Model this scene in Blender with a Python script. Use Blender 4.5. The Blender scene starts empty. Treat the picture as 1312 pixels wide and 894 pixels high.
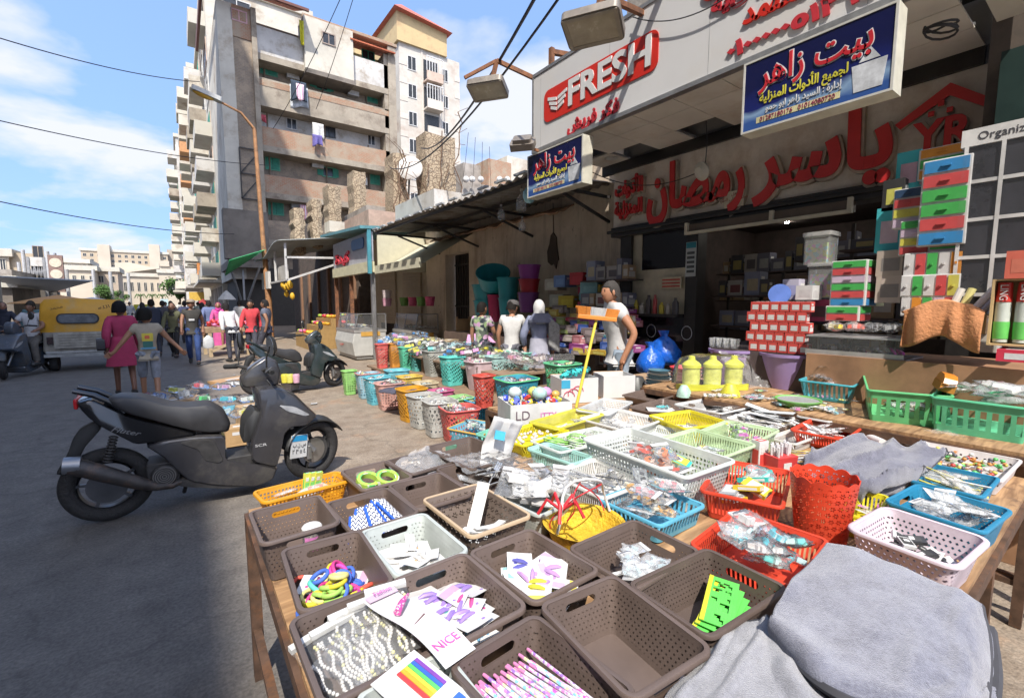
import bpy,math,random
from mathutils import Vector,Matrix,noise
R=random.Random(11)
rad=math.radians
PI=math.pi
SC=bpy.context.scene
COL=SC.collection

# ------------------------------------------------------------------ camera, sky, sun, exposure
# world axes: X runs from the road towards the shops, Y runs down the street, metres
CZ=1.6; YAW=rad(36); PITCH=rad(5.75)
cam=bpy.data.cameras.new('camera'); cam_o=bpy.data.objects.new('camera',cam); COL.objects.link(cam_o)
cam.lens=16; cam.sensor_width=36; cam.clip_start=0.05; cam.clip_end=3000
cam_o.location=(0,0,CZ); cam_o.rotation_euler=(rad(90)-PITCH,0,-YAW)
SC.camera=cam_o
SUN_DIR=Vector((.40,.65,-1.0)).normalized()
SC.view_settings.view_transform='Standard'; SC.view_settings.look='None'
SC.view_settings.exposure=1.65; SC.view_settings.gamma=1
sun=bpy.data.lights.new('sun','SUN'); sun.energy=2.25; sun.angle=rad(.55); sun.color=(1,.945,.86)
sun_o=bpy.data.objects.new('sun',sun); COL.objects.link(sun_o)
sun_o.rotation_euler=SUN_DIR.to_track_quat('-Z','Y').to_euler(); sun_o.location=(-8,-13,20)
world=bpy.data.worlds.new('World'); SC.world=world; world.use_nodes=True
def build_world():
    nt=world.node_tree; N=nt.nodes; L=nt.links; N.clear()
    out=N.new('ShaderNodeOutputWorld'); bg=N.new('ShaderNodeBackground'); L.new(bg.outputs[0],out.inputs[0])
    bg.inputs[1].default_value=.15
    sky=N.new('ShaderNodeTexSky'); sky.sky_type='NISHITA'; sky.sun_disc=False
    sky.sun_elevation=math.asin(-SUN_DIR.z); sky.sun_rotation=math.atan2(-SUN_DIR.x,-SUN_DIR.y)
    sky.air_density=1.0; sky.dust_density=1.2; sky.ozone_density=1.5
    tc=N.new('ShaderNodeTexCoord'); sep=N.new('ShaderNodeSeparateXYZ'); L.new(tc.outputs['Generated'],sep.inputs[0])
    def math_(op,a,b=None):
        m=N.new('ShaderNodeMath'); m.operation=op
        for i,q in enumerate((a,b)):
            if q is None: continue
            if isinstance(q,(int,float)): m.inputs[i].default_value=q
            else: L.new(q,m.inputs[i])
        return m.outputs[0]
    zz=math_('ADD',math_('MAXIMUM',sep.outputs[2],0.0),.22)
    cx=math_('DIVIDE',sep.outputs[0],zz); cy=math_('DIVIDE',sep.outputs[1],zz)
    cmb=N.new('ShaderNodeCombineXYZ'); L.new(cx,cmb.inputs[0]); L.new(cy,cmb.inputs[1]); cmb.inputs[2].default_value=4.1
    n1=N.new('ShaderNodeTexNoise'); n1.inputs['Scale'].default_value=1.55; n1.inputs['Detail'].default_value=9; n1.inputs['Roughness'].default_value=.52
    n1.inputs['Distortion'].default_value=.15
    L.new(cmb.outputs[0],n1.inputs[0])
    n2=N.new('ShaderNodeTexNoise'); n2.inputs['Scale'].default_value=.6; n2.inputs['Detail'].default_value=2
    L.new(cmb.outputs[0],n2.inputs[0])
    s=math_('ADD',n1.outputs[0],math_('MULTIPLY',math_('SUBTRACT',n2.outputs[0],.5),.5))
    rp=N.new('ShaderNodeValToRGB'); rp.color_ramp.elements[0].position=.49; rp.color_ramp.elements[1].position=.615
    rp.color_ramp.elements[0].color=(0,0,0,1); rp.color_ramp.elements[1].color=(1,1,1,1)
    L.new(s,rp.inputs[0])
    hz=N.new('ShaderNodeMapRange'); hz.inputs['From Min'].default_value=0; hz.inputs['From Max'].default_value=.22
    hz.inputs['To Min'].default_value=.12; hz.inputs['To Max'].default_value=.03
    L.new(sep.outputs[2],hz.inputs[0])
    fac=math_('MAXIMUM',math_('MULTIPLY',rp.outputs[0],.93),hz.outputs[0])
    mx=N.new('ShaderNodeMix'); mx.data_type='RGBA'
    sv=N.new('ShaderNodeCombineXYZ'); L.new(sep.outputs[0],sv.inputs[0]); L.new(sep.outputs[1],sv.inputs[1]); L.new(math_('ADD',math_('MULTIPLY',math_('MAXIMUM',sep.outputs[2],0.0),.8),.42),sv.inputs[2])
    nv=N.new('ShaderNodeVectorMath'); nv.operation='NORMALIZE'; L.new(sv.outputs[0],nv.inputs[0]); L.new(nv.outputs[0],sky.inputs[0]); hs=N.new('ShaderNodeHueSaturation'); hs.inputs['Saturation'].default_value=1.05; hs.inputs['Value'].default_value=.92; L.new(sky.outputs[0],hs.inputs['Color'])
    L.new(fac,mx.inputs[0]); L.new(hs.outputs[0],mx.inputs[6])
    mx.inputs[7].default_value=(2.05,2.1,2.25,1)
    L.new(mx.outputs[2],bg.inputs[0])
build_world()
SC.cycles.transparent_max_bounces=24; SC.cycles.max_bounces=7

# ------------------------------------------------------------------ helpers
def ray(px,py):
    F=1312*16/36; x=(px-656)/F; y=(447-py)/F
    c,s=math.cos(PITCH),math.sin(PITCH); f=c+y*s; u=-s+y*c
    return Vector((x*math.cos(YAW)+f*math.sin(YAW),-x*math.sin(YAW)+f*math.cos(YAW),u))
def at(px,py,z=None,x=None,y=None):
    """where the sight line through a photo pixel meets the plane z, x or y = const"""
    d=ray(px,py)
    k=(z-CZ)/d.z if z is not None else x/d.x if x is not None else y/d.y
    return Vector((0,0,CZ))+d*k

def col4(c): return (c[0],c[1],c[2],1)
def soft(c): return tuple(q if q < .45 else .45+(q - .45) * .33 for q in c)   # keep painted whites at a worn .65
MATS={}
def new_mat(name):
    m=bpy.data.materials.new(name); m.use_nodes=True
    nt=m.node_tree; b=nt.nodes['Principled BSDF']
    return m,nt,b
def M(c,rough=.6,metal=0,var=.18,scale=6,bump=0,bscale=40,coat=0,spec=.5,dirt=None,name=None):
    """plain worn surface: the colour wanders a little, optional dirt patches and bump"""
    c=soft(c); k=(tuple(c),rough,metal,var,scale,bump,bscale,coat,spec,dirt)
    if k in MATS: return MATS[k]
    m,nt,b=new_mat(name or 'paint'); N=nt.nodes; L=nt.links
    b.inputs['Roughness'].default_value=rough; b.inputs['Metallic'].default_value=metal
    b.inputs['Coat Weight'].default_value=coat; b.inputs['Specular IOR Level'].default_value=spec
    b.inputs['Base Color'].default_value=col4(c)
    if var or dirt:
        tc=N.new('ShaderNodeTexCoord'); no=N.new('ShaderNodeTexNoise')
        no.inputs['Scale'].default_value=scale; no.inputs['Detail'].default_value=6; no.inputs['Roughness'].default_value=.65
        L.new(tc.outputs['Object'],no.inputs[0])
        rp=N.new('ShaderNodeValToRGB'); e=rp.color_ramp.elements
        e[0].position=.3; e[1].position=.7
        e[0].color=col4([q*(1-var) for q in c]); e[1].color=col4([min(1,q*(1+var)) for q in c])
        L.new(no.outputs[0],rp.inputs[0]); o=rp.outputs[0]
        if dirt:
            n2=N.new('ShaderNodeTexNoise'); n2.inputs['Scale'].default_value=dirt[3]; n2.inputs['Detail'].default_value=8
            n2.inputs['Roughness'].default_value=.7
            L.new(tc.outputs['Object'],n2.inputs[0])
            r2=N.new('ShaderNodeValToRGB'); r2.color_ramp.elements[0].position=.5; r2.color_ramp.elements[1].position=.68
            L.new(n2.outputs[0],r2.inputs[0])
            mx=N.new('ShaderNodeMix'); mx.data_type='RGBA'; L.new(r2.outputs[0],mx.inputs[0]); L.new(o,mx.inputs[6])
            mx.inputs[7].default_value=col4(dirt[:3]); o=mx.outputs[2]
        L.new(o,b.inputs['Base Color'])
        rr=N.new('ShaderNodeMapRange'); rr.inputs['To Min'].default_value=max(.02,rough - .12); rr.inputs['To Max'].default_value=min(1,rough + .12)
        L.new(no.outputs[0],rr.inputs[0]); L.new(rr.outputs[0],b.inputs['Roughness'])
        if bump:
            n3=N.new('ShaderNodeTexNoise'); n3.inputs['Scale'].default_value=bscale; n3.inputs['Detail'].default_value=5
            L.new(tc.outputs['Object'],n3.inputs[0])
            bp=N.new('ShaderNodeBump'); bp.inputs['Strength'].default_value=bump; bp.inputs['Distance'].default_value=.02
            L.new(n3.outputs[0],bp.inputs['Height']); L.new(bp.outputs[0],b.inputs['Normal'])
    MATS[k]=m
    return m
def EMIT(c,s):
    k=('e',tuple(c),s)
    if k in MATS: return MATS[k]
    m,nt,b=new_mat('glow'); b.inputs['Emission Color'].default_value=col4(c); b.inputs['Emission Strength'].default_value=s
    b.inputs['Base Color'].default_value=col4(c); MATS[k]=m
    return m
def GLASS(c=(.9,.95,.95),a=.25,rough=.08):
    """thin clear sheet: mostly see-through with a glossy skin"""
    k=('g',tuple(c),a,rough)
    if k in MATS: return MATS[k]
    m,nt,b=new_mat('clear_plastic'); N=nt.nodes; L=nt.links
    b.inputs['Base Color'].default_value=col4(c); b.inputs['Roughness'].default_value=rough; b.inputs['Specular IOR Level'].default_value=.8
    t=N.new('ShaderNodeBsdfTransparent'); mx=N.new('ShaderNodeMixShader'); fr=N.new('ShaderNodeFresnel'); fr.inputs[0].default_value=1.22
    g=N.new('ShaderNodeBsdfGlossy'); g.inputs['Roughness'].default_value=rough; g.inputs['Color'].default_value=(.9,.9,.9,1); m2=N.new('ShaderNodeMixShader')
    tc=N.new('ShaderNodeTexCoord'); no=N.new('ShaderNodeTexNoise'); no.inputs['Scale'].default_value=45; no.inputs['Detail'].default_value=4
    L.new(tc.outputs['Object'],no.inputs[0])
    bp=N.new('ShaderNodeBump'); bp.inputs['Strength'].default_value=.35; bp.inputs['Distance'].default_value=.01
    L.new(no.outputs[0],bp.inputs['Height']); L.new(bp.outputs[0],b.inputs['Normal']); L.new(bp.outputs[0],g.inputs['Normal'])
    mx.inputs[0].default_value=min(1,a * .5); L.new(t.outputs[0],mx.inputs[1]); L.new(b.outputs[0],mx.inputs[2])
    L.new(fr.outputs[0],m2.inputs[0]); L.new(mx.outputs[0],m2.inputs[1]); L.new(g.outputs[0],m2.inputs[2])
    L.new(m2.outputs[0],N['Material Output'].inputs[0]); MATS[k]=m
    return m

class Node:
    """tiny arithmetic on shader sockets"""
    def __init__(s,nt): s.nt=nt
    def m(s,op,a,b=None,c=None):
        n=s.nt.nodes.new('ShaderNodeMath'); n.operation=op
        for i,q in enumerate((a,b,c)):
            if q is None: continue
            if isinstance(q,(int,float)): n.inputs[i].default_value=q
            else: s.nt.links.new(q,n.inputs[i])
        return n.outputs[0]
def PERF(c,kind,rough=.42,lo=.03,hi=.9,cell=.016,slot=None,var=.2):
    """moulded plastic wall with real see-through openings. UV: u = metres along the wall, v = metres up.
    lo..hi: height range of the openings; slot=(v) cuts a hand slot where |u-10|<.05 (walls flagged with u+10)"""
    c=soft(c); k=('p',tuple(c),kind,rough,lo,hi,cell,slot)
    if k in MATS: return MATS[k]
    m,nt,b=new_mat('moulded_plastic'); N=nt.nodes; L=nt.links; X=Node(nt)
    b.inputs['Roughness'].default_value=rough
    tc=N.new('ShaderNodeTexCoord'); no=N.new('ShaderNodeTexNoise'); no.inputs['Scale'].default_value=9; no.inputs['Detail'].default_value=6
    L.new(tc.outputs['Object'],no.inputs[0])
    rp=N.new('ShaderNodeValToRGB'); rp.color_ramp.elements[0].position=.3; rp.color_ramp.elements[1].position=.72
    rp.color_ramp.elements[0].color=col4([q*(1-var) for q in c]); rp.color_ramp.elements[1].color=col4([min(1,q*(1+var)) for q in c])
    L.new(no.outputs[0],rp.inputs[0]); L.new(rp.outputs[0],b.inputs['Base Color'])
    uv=N.new('ShaderNodeUVMap'); sp=N.new('ShaderNodeSeparateXYZ'); L.new(uv.outputs[0],sp.inputs[0])
    u,v=sp.outputs[0],sp.outputs[1]; mm=X.m
    iu=mm('DIVIDE',u,cell); iv=mm('DIVIDE',v,cell)
    def band(x,a,bb): return mm('MULTIPLY',mm('GREATER_THAN',x,a),mm('LESS_THAN',x,bb))
    def fr(x): return mm('FRACT',mm('ADD',x,1000.))
    def cen(x): return mm('ABSOLUTE',mm('SUBTRACT',fr(x),.5))
    if kind == 'dots':      # small round holes in staggered rows
        row=mm('FLOOR',iv); uu=mm('ADD',iu,mm('MULTIPLY',mm('MODULO',row,2),.5))
        d=mm('SQRT',mm('ADD',mm('POWER',cen(uu),2),mm('POWER',cen(iv),2))); h=mm('LESS_THAN',d,.17)
    elif kind == 'slots':   # tall vertical slots in one band
        h=mm('LESS_THAN',cen(iu),.27)
    elif kind == 'grid':    # square windows
        h=mm('MULTIPLY',mm('LESS_THAN',cen(iu),.31),mm('LESS_THAN',cen(mm('MULTIPLY',iv,.95)),.31))
    elif kind == 'diag':    # slanted ovals in staggered rows
        a1=mm('ADD',iu,mm('MULTIPLY',iv,.62)); b1=mm('SUBTRACT',mm('MULTIPLY',iv,.6),mm('MULTIPLY',iu,.38))
        d=mm('ADD',mm('POWER',mm('MULTIPLY',cen(a1),1.0),2),mm('POWER',cen(b1),2)); h=mm('LESS_THAN',d,.135)
    elif kind == 'weave':   # short ovals between crossing bands
        row=mm('FLOOR',iv); uu=mm('ADD',iu,mm('MULTIPLY',mm('MODULO',row,2),.5))
        d=mm('ADD',mm('POWER',mm('MULTIPLY',cen(uu),1.25),2),mm('POWER',mm('MULTIPLY',cen(iv),.9),2)); h=mm('LESS_THAN',d,.12)
    elif kind == 'lace':    # daisies
        row=mm('FLOOR',iv); fu=mm('SUBTRACT',fr(mm('ADD',iu,mm('MULTIPLY',mm('MODULO',row,2),.5))),.5); fv=mm('SUBTRACT',fr(iv),.5)
        d=mm('SQRT',mm('ADD',mm('POWER',fu,2),mm('POWER',fv,2))); an=mm('ARCTAN2',fv,fu)
        pet=mm('ADD',.30,mm('MULTIPLY',.12,mm('COSINE',mm('MULTIPLY',an,6))))
        h=mm('MULTIPLY',mm('LESS_THAN',d,pet),mm('GREATER_THAN',d,.13))
    elif kind == 'cross':   # plus-shaped openings
        row=mm('FLOOR',iv); uu=mm('ADD',iu,mm('MULTIPLY',mm('MODULO',row,2),.5)); a1=cen(uu); b1=cen(iv)
        d=mm('ADD',a1,b1); h=mm('LESS_THAN',d,.3)
    h=mm('MULTIPLY',h,band(v,lo,hi))
    if slot:
        du=mm('MAXIMUM',mm('SUBTRACT',mm('ABSOLUTE',mm('SUBTRACT',u,10.)),.036),0.); dv=mm('SUBTRACT',v,slot)
        dd=mm('SQRT',mm('ADD',mm('POWER',du,2),mm('POWER',dv,2)))
        near=mm('LESS_THAN',dd,.022)
        h=mm('MULTIPLY',h,mm('SUBTRACT',1.,near))
        h=mm('MAXIMUM',h,mm('LESS_THAN',dd,.0105))
    t=N.new('ShaderNodeBsdfTransparent'); mx=N.new('ShaderNodeMixShader')
    L.new(h,mx.inputs[0]); L.new(b.outputs[0],mx.inputs[1]); L.new(t.outputs[0],mx.inputs[2])
    L.new(mx.outputs[0],N['Material Output'].inputs[0]); MATS[k]=m
    return m

class MB:
    """collects faces, builds ONE mesh object"""
    def __init__(s): s.v=[]; s.f=[]; s.mi=[]; s.uv={}; s.cur=0
    def add(s,vs,fs,mi=None):
        o=len(s.v); s.v += [tuple(v) for v in vs]; q=s.cur if mi is None else mi
        for f in fs: s.f.append(tuple(i+o for i in f)); s.mi.append(q)
        return s
    def box(s,x0,y0,z0,x1,y1,z1,mi=None,tap=0,mat=None):
        vs=[(x0,y0,z0),(x1,y0,z0),(x1,y1,z0),(x0,y1,z0),(x0+tap,y0+tap,z1),(x1-tap,y0+tap,z1),(x1-tap,y1-tap,z1),(x0+tap,y1-tap,z1)]
        if mat is not None: vs=[mat @ Vector(v) for v in vs]
        return s.add(vs,[(3,2,1,0),(4,5,6,7),(0,1,5,4),(1,2,6,5),(2,3,7,6),(3,0,4,7)],mi)
    def bar(s,a,b,w,h=None,mi=None):
        """square bar from a to b"""
        a,b=Vector(a),Vector(b); d=b-a; h=h or w
        q=d.to_track_quat('Z','Y').to_matrix().to_4x4(); q.translation=a
        return s.box(-w/2,-h/2,0,w/2,h/2,d.length,mi,0,q)
    def tube(s,pts,r,n=8,mi=None,cap=True):
        pts=[Vector(p) for p in pts]; rr=r if isinstance(r,(list,tuple)) else [r]*len(pts); rings=[]
        up=Vector((0,0,1))
        for i,p in enumerate(pts):
            d=(pts[min(i+1,len(pts)-1)]-pts[max(i-1,0)]).normalized()
            a=d.cross(up if abs(d.z) < .95 else Vector((1,0,0))).normalized(); b=d.cross(a)
            rings.append([p+(a*math.cos(2*PI*j/n)+b*math.sin(2*PI*j/n))*rr[i] for j in range(n)])
        return s.loft(rings,mi,cap)
    def loft(s,rings,mi=None,cap=True,closed=False):
        n=len(rings[0]); vs=[p for r in rings for p in r]; fs=[]
        m=len(rings)
        for i in range(m if closed else m-1):
            k=(i+1) % m
            for j in range(n): fs.append((i*n+j,i*n+(j+1) % n,k*n+(j+1) % n,k*n+j))
        if cap and not closed: fs.append(tuple(range(n-1,-1,-1))); fs.append(tuple((m-1)*n+j for j in range(n)))
        return s.add(vs,fs,mi)
    def lathe(s,prof,n=20,c=(0,0,0),mi=None,cap=True,ax=None,sx=1,sy=1):
        q=Matrix.Identity(4) if ax is None else Vector(ax).to_track_quat('Z','Y').to_matrix().to_4x4()
        q=Matrix.Translation(c) @ q
        rings=[[q @ Vector((r*sx*math.cos(2*PI*j/n),r*sy*math.sin(2*PI*j/n),z)) for j in range(n)] for r,z in prof]
        return s.loft(rings,mi,cap)
    def ball(s,c,rx,ry=None,rz=None,n=12,mi=None,m=8):
        ry=ry or rx; rz=rz or rx
        rings=[[Vector(c)+Vector((rx*math.sin(PI*i/m)*math.cos(2*PI*j/n),ry*math.sin(PI*i/m)*math.sin(2*PI*j/n),-rz*math.cos(PI*i/m))) for j in range(n)] for i in [.15]+list(range(1,m)) + [m - .15]]
        return s.loft(rings,mi,True)
    def prism(s,poly,a,b,mi=None,ax='z'):
        """extrude a 2D outline from a to b along ax"""
        n=len(poly)
        f={'z': lambda p,h: (p[0],p[1],h),'y': lambda p,h: (p[0],h,p[1]),'x': lambda p,h: (h,p[0],p[1])}[ax]
        vs=[f(p,a) for p in poly] + [f(p,b) for p in poly]
        fs=[tuple(range(n-1,-1,-1)),tuple(range(n,2*n))] + [(i,(i+1) % n,n+(i+1) % n,n+i) for i in range(n)]
        return s.add(vs,fs,mi)
    def grid(s,nx,ny,fn,mi=None):
        vs=[fn(i/nx,j/ny) for j in range(ny+1) for i in range(nx+1)]
        fs=[(j*(nx+1)+i,j*(nx+1)+i+1,(j+1)*(nx+1)+i+1,(j+1)*(nx+1)+i) for j in range(ny) for i in range(nx)]
        return s.add(vs,fs,mi)
    def xf(s,m): s.v=[tuple(m @ Vector(v)) for v in s.v]; return s
    def build(s,name,mats,parent=None,smooth=35,bevel=0,solid=0,sub=0,kind=None):
        me=bpy.data.meshes.new(name); me.from_pydata(s.v,[],s.f)
        if not isinstance(mats,(list,tuple)): mats=[mats]
        for m in mats: me.materials.append(m)
        me.polygons.foreach_set('material_index',s.mi)
        if smooth:
            me.polygons.foreach_set('use_smooth',[True]*len(s.f)); me.set_sharp_from_angle(angle=rad(smooth))
        if s.uv:
            ul=me.uv_layers.new(name='UVMap')
            for p in me.polygons:
                q=s.uv.get(p.index)
                if q:
                    for k,li in enumerate(p.loop_indices): ul.data[li].uv=q[k]
        me.update()
        o=bpy.data.objects.new(name,me); COL.objects.link(o)
        if parent is not None: o.parent=parent
        if solid:
            md=o.modifiers.new('solid','SOLIDIFY'); md.thickness=solid; md.offset=0
        if bevel:
            md=o.modifiers.new('bevel','BEVEL'); md.width=bevel; md.segments=2; md.limit_method='ANGLE'; md.angle_limit=rad(40)
        if sub:
            md=o.modifiers.new('sub','SUBSURF'); md.levels=sub; md.render_levels=sub
        return o
def _flat(s,*a,**k): return s.build(*a,smooth=0,**k)
MB.flat=_flat
def tag(o,label,cat,group=None):
    o['label']=label; o['category']=cat
    if group: o['group']=group
    return o
def struct(o): o['kind']='structure'; return o
def thing(name,label,cat,loc=(0,0,0),rz=0,group=None):
    o=bpy.data.objects.new(name,None); COL.objects.link(o); o.location=loc; o.rotation_euler=(0,0,rz)
    o.empty_display_size=.1
    return tag(o,label,cat,group)
def kids(o): return [c for c in COL.objects if c.parent == o]
def dup(root,loc,rz=None,label=None,rot=None):
    r=root.copy(); COL.objects.link(r); r.location=loc
    if rz is not None: r.rotation_euler=(0,0,rz)
    if rot is not None: r.rotation_euler=rot
    if label: r['label']=label
    for ch in root.children:
        c=ch.copy(); COL.objects.link(c); c.parent=r
        for g in ch.children:
            d=g.copy(); COL.objects.link(d); d.parent=c
    return r
def textm(body,size,mats,name='lettering',parent=None,depth=.006,mat4=None,width=None,align='CENTER',bevel=0,offset=0,shear=0):
    """lettering as a mesh; lies in local XZ, facing local -Y, before mat4"""
    cu=bpy.data.curves.new(name,'FONT'); cu.body=body; cu.size=size; cu.extrude=depth; cu.align_x=align; cu.align_y='CENTER'
    cu.offset=offset; cu.bevel_depth=bevel; cu.shear=shear; cu.resolution_u=3
    t=bpy.data.objects.new(name,cu); COL.objects.link(t)
    dg=bpy.context.evaluated_depsgraph_get(); me=bpy.data.meshes.new_from_object(t.evaluated_get(dg))
    bpy.data.objects.remove(t)
    par=list(range(len(me.vertices)))      # joined letters overlap: set each glyph a hair in front of the last
    def root(i):
        while par[i] != i: par[i]=par[par[i]]; i=par[i]
        return i
    for e in me.edges: par[root(e.vertices[0])]=root(e.vertices[1])
    ids={}
    for v in me.vertices if depth >= .012 else (): v.co.z += .0007*(ids.setdefault(root(v.index),len(ids)) % 9)
    xs=[v.co.x for v in me.vertices] or [0,1]
    k=1 if not width else width/max(.001,max(xs)-min(xs)); cx=(max(xs)+min(xs))/2 if align == 'CENTER' else 0
    m=Matrix.Rotation(PI/2,4,'X') @ Matrix.Diagonal((k,1,1,1)) @ Matrix.Translation((-cx,0,0))
    if mat4 is not None: m=mat4 @ m
    me.transform(m); me.materials.clear(); me.materials.append(mats)
    o=bpy.data.objects.new(name,me); COL.objects.link(o)
    if parent is not None: o.parent=parent
    return o
# Arabic letters are written here in their joined forms; ar() shapes a plain Arabic string, right to left
_AR={'ا': (0xFE8D,2),'أ': (0xFE83,2),'إ': (0xFE87,2),'ب': (0xFE8F,4),'ة': (0xFE93,2),'ت': (0xFE95,4),'ث': (0xFE99,4),'ج': (0xFE9D,4),'ح': (0xFEA1,4),'خ': (0xFEA5,4),'د': (0xFEA9,2),'ذ': (0xFEAB,2),'ر': (0xFEAD,2),'ز': (0xFEAF,2),'س': (0xFEB1,4),'ش': (0xFEB5,4),'ص': (0xFEB9,4),'ض': (0xFEBD,4),'ط': (0xFEC1,4),'ظ': (0xFEC5,4),'ع': (0xFEC9,4),'غ': (0xFECD,4),'ف': (0xFED1,4),'ق': (0xFED5,4),'ك': (0xFED9,4),'ل': (0xFEDD,4),'م': (0xFEE1,4),'ن': (0xFEE5,4),'ه': (0xFEE9,4),'و': (0xFEED,2),'ى': (0xFEEF,2),'ي': (0xFEF1,4)}
def ar(t):
    out=[]
    for i,c in enumerate(t):
        if c not in _AR: out.append(c); continue
        b,n=_AR[c]; p=t[i-1] if i else ' '; x=t[i+1] if i+1 < len(t) else ' '
        jp=p in _AR and _AR[p][1] == 4; jn=x in _AR and n == 4
        out.append(chr(b+(3 if jp and jn else 2 if jn else 1 if jp else 0)))
    s=''.join(reversed(out))
    import re
    return re.sub('[0-9٠-٩]+',lambda m: m.group(0)[::-1],s)
def FACE_T(x,y,z): return Matrix.Translation((x,y,z)) @ Matrix.Rotation(-PI/2,4,'Z')   # puts lettering on a wall facing the road (-X)
# ------------------------------------------------------------------ ground and road
def ground_mat():
    m,nt,b=new_mat('dusty_ground'); N=nt.nodes; L=nt.links; X=Node(nt)
    geo=N.new('ShaderNodeNewGeometry'); sp=N.new('ShaderNodeSeparateXYZ'); L.new(geo.outputs['Position'],sp.inputs[0])
    def noise_(sc,det=6,ro=.6):
        n=N.new('ShaderNodeTexNoise'); n.inputs['Scale'].default_value=sc; n.inputs['Detail'].default_value=det; n.inputs['Roughness'].default_value=ro
        L.new(geo.outputs['Position'],n.inputs[0]); return n.outputs[0]
    a=noise_(.9); g=noise_(60,4); mid=noise_(4,8,.7)
    # worn asphalt on the carriageway, dust and broken concrete towards the shops
    t=X.m('ADD',sp.outputs[0],X.m('MULTIPLY',X.m('SUBTRACT',a,.5),1.3))
    f=N.new('ShaderNodeMapRange'); f.inputs['From Min'].default_value=-.1; f.inputs['From Max'].default_value=1.3; L.new(t,f.inputs[0])
    r1=N.new('ShaderNodeValToRGB'); e=r1.color_ramp.elements; e[0].position=.3; e[1].position=.72; e[0].color=(.085,.08,.076,1); e[1].color=(.15,.14,.13,1); L.new(mid,r1.inputs[0])
    r2=N.new('ShaderNodeValToRGB'); e=r2.color_ramp.elements; e[0].position=.28; e[1].position=.75; e[0].color=(.17,.125,.088,1); e[1].color=(.32,.265,.205,1); L.new(mid,r2.inputs[0])
    w=N.new('ShaderNodeValToRGB'); e=w.color_ramp.elements; e[0].position=.56; e[1].position=.66; L.new(noise_(1.7,5),w.inputs[0])
    mo=N.new('ShaderNodeMix'); mo.data_type='RGBA'; mo.inputs[7].default_value=(.36,.21,.12,1); L.new(r2.outputs[0],mo.inputs[6])
    L.new(X.m('MULTIPLY',w.outputs[0],.45),mo.inputs[0])
    mx=N.new('ShaderNodeMix'); mx.data_type='RGBA'; L.new(f.outputs[0],mx.inputs[0]); L.new(r1.outputs[0],mx.inputs[6]); L.new(mo.outputs[2],mx.inputs[7])
    vk=N.new('ShaderNodeTexVoronoi'); vk.feature='DISTANCE_TO_EDGE'; vk.inputs['Scale'].default_value=.55; vd=N.new('ShaderNodeVectorMath'); vd.operation='MULTIPLY_ADD'; vd.inputs[1].default_value=(1.2,1.2,0); nn=N.new('ShaderNodeTexNoise'); nn.inputs['Scale'].default_value=1.6; nn.inputs['Detail'].default_value=7; L.new(geo.outputs['Position'],nn.inputs[0]); L.new(nn.outputs['Color'],vd.inputs[0]); L.new(geo.outputs['Position'],vd.inputs[2]); L.new(vd.outputs[0],vk.inputs['Vector'])
    ck=N.new('ShaderNodeMapRange'); ck.inputs['From Max'].default_value=.012; ck.inputs['To Min'].default_value=.28; ck.inputs['To Max'].default_value=0; L.new(vk.outputs[0],ck.inputs[0])
    cm=N.new('ShaderNodeMix'); cm.data_type='RGBA'; cm.inputs[7].default_value=(.03,.027,.024,1); L.new(ck.outputs[0],cm.inputs[0]); L.new(mx.outputs[2],cm.inputs[6]); mx=cm
    oil=N.new('ShaderNodeValToRGB'); e=oil.color_ramp.elements; e[0].position=.62; e[1].position=.72; L.new(noise_(2.3,4),oil.inputs[0]); om=N.new('ShaderNodeMix'); om.data_type='RGBA'; om.inputs[7].default_value=(.05,.046,.043,1); L.new(X.m('MULTIPLY',oil.outputs[0],.5),om.inputs[0]); L.new(mx.outputs[2],om.inputs[6]); mx=om
    sp2=N.new('ShaderNodeMix'); sp2.data_type='RGBA'; sp2.blend_type='MULTIPLY'; sp2.inputs[0].default_value=.55
    r3=N.new('ShaderNodeValToRGB'); e=r3.color_ramp.elements; e[0].position=.35; e[1].position=.65; e[0].color=(.45,.45,.45,1); e[1].color=(1.25,1.25,1.25,1); L.new(g,r3.inputs[0])
    L.new(mx.outputs[2],sp2.inputs[6]); L.new(r3.outputs[0],sp2.inputs[7]); L.new(sp2.outputs[2],b.inputs['Base Color'])
    b.inputs['Roughness'].default_value=.82
    bp=N.new('ShaderNodeBump'); bp.inputs['Strength'].default_value=.5; bp.inputs['Distance'].default_value=.012
    L.new(X.m('ADD',g,X.m('MULTIPLY',mid,1.5)),bp.inputs['Height']); L.new(bp.outputs[0],b.inputs['Normal'])
    return m
g=MB(); g.grid(60,60,lambda u,v: ((u - .5)*1600,-200+v*1600,-.06))
struct(g.flat('ground',M((.2,.175,.15),.9)))
g=MB(); g.grid(40,80,lambda u,v: (-9+u*22,-12+v*140,.012*noise.noise((u*22 * .5,v*140 * .5,0)) - .004))
struct(g.build('road',ground_mat()))

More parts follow.
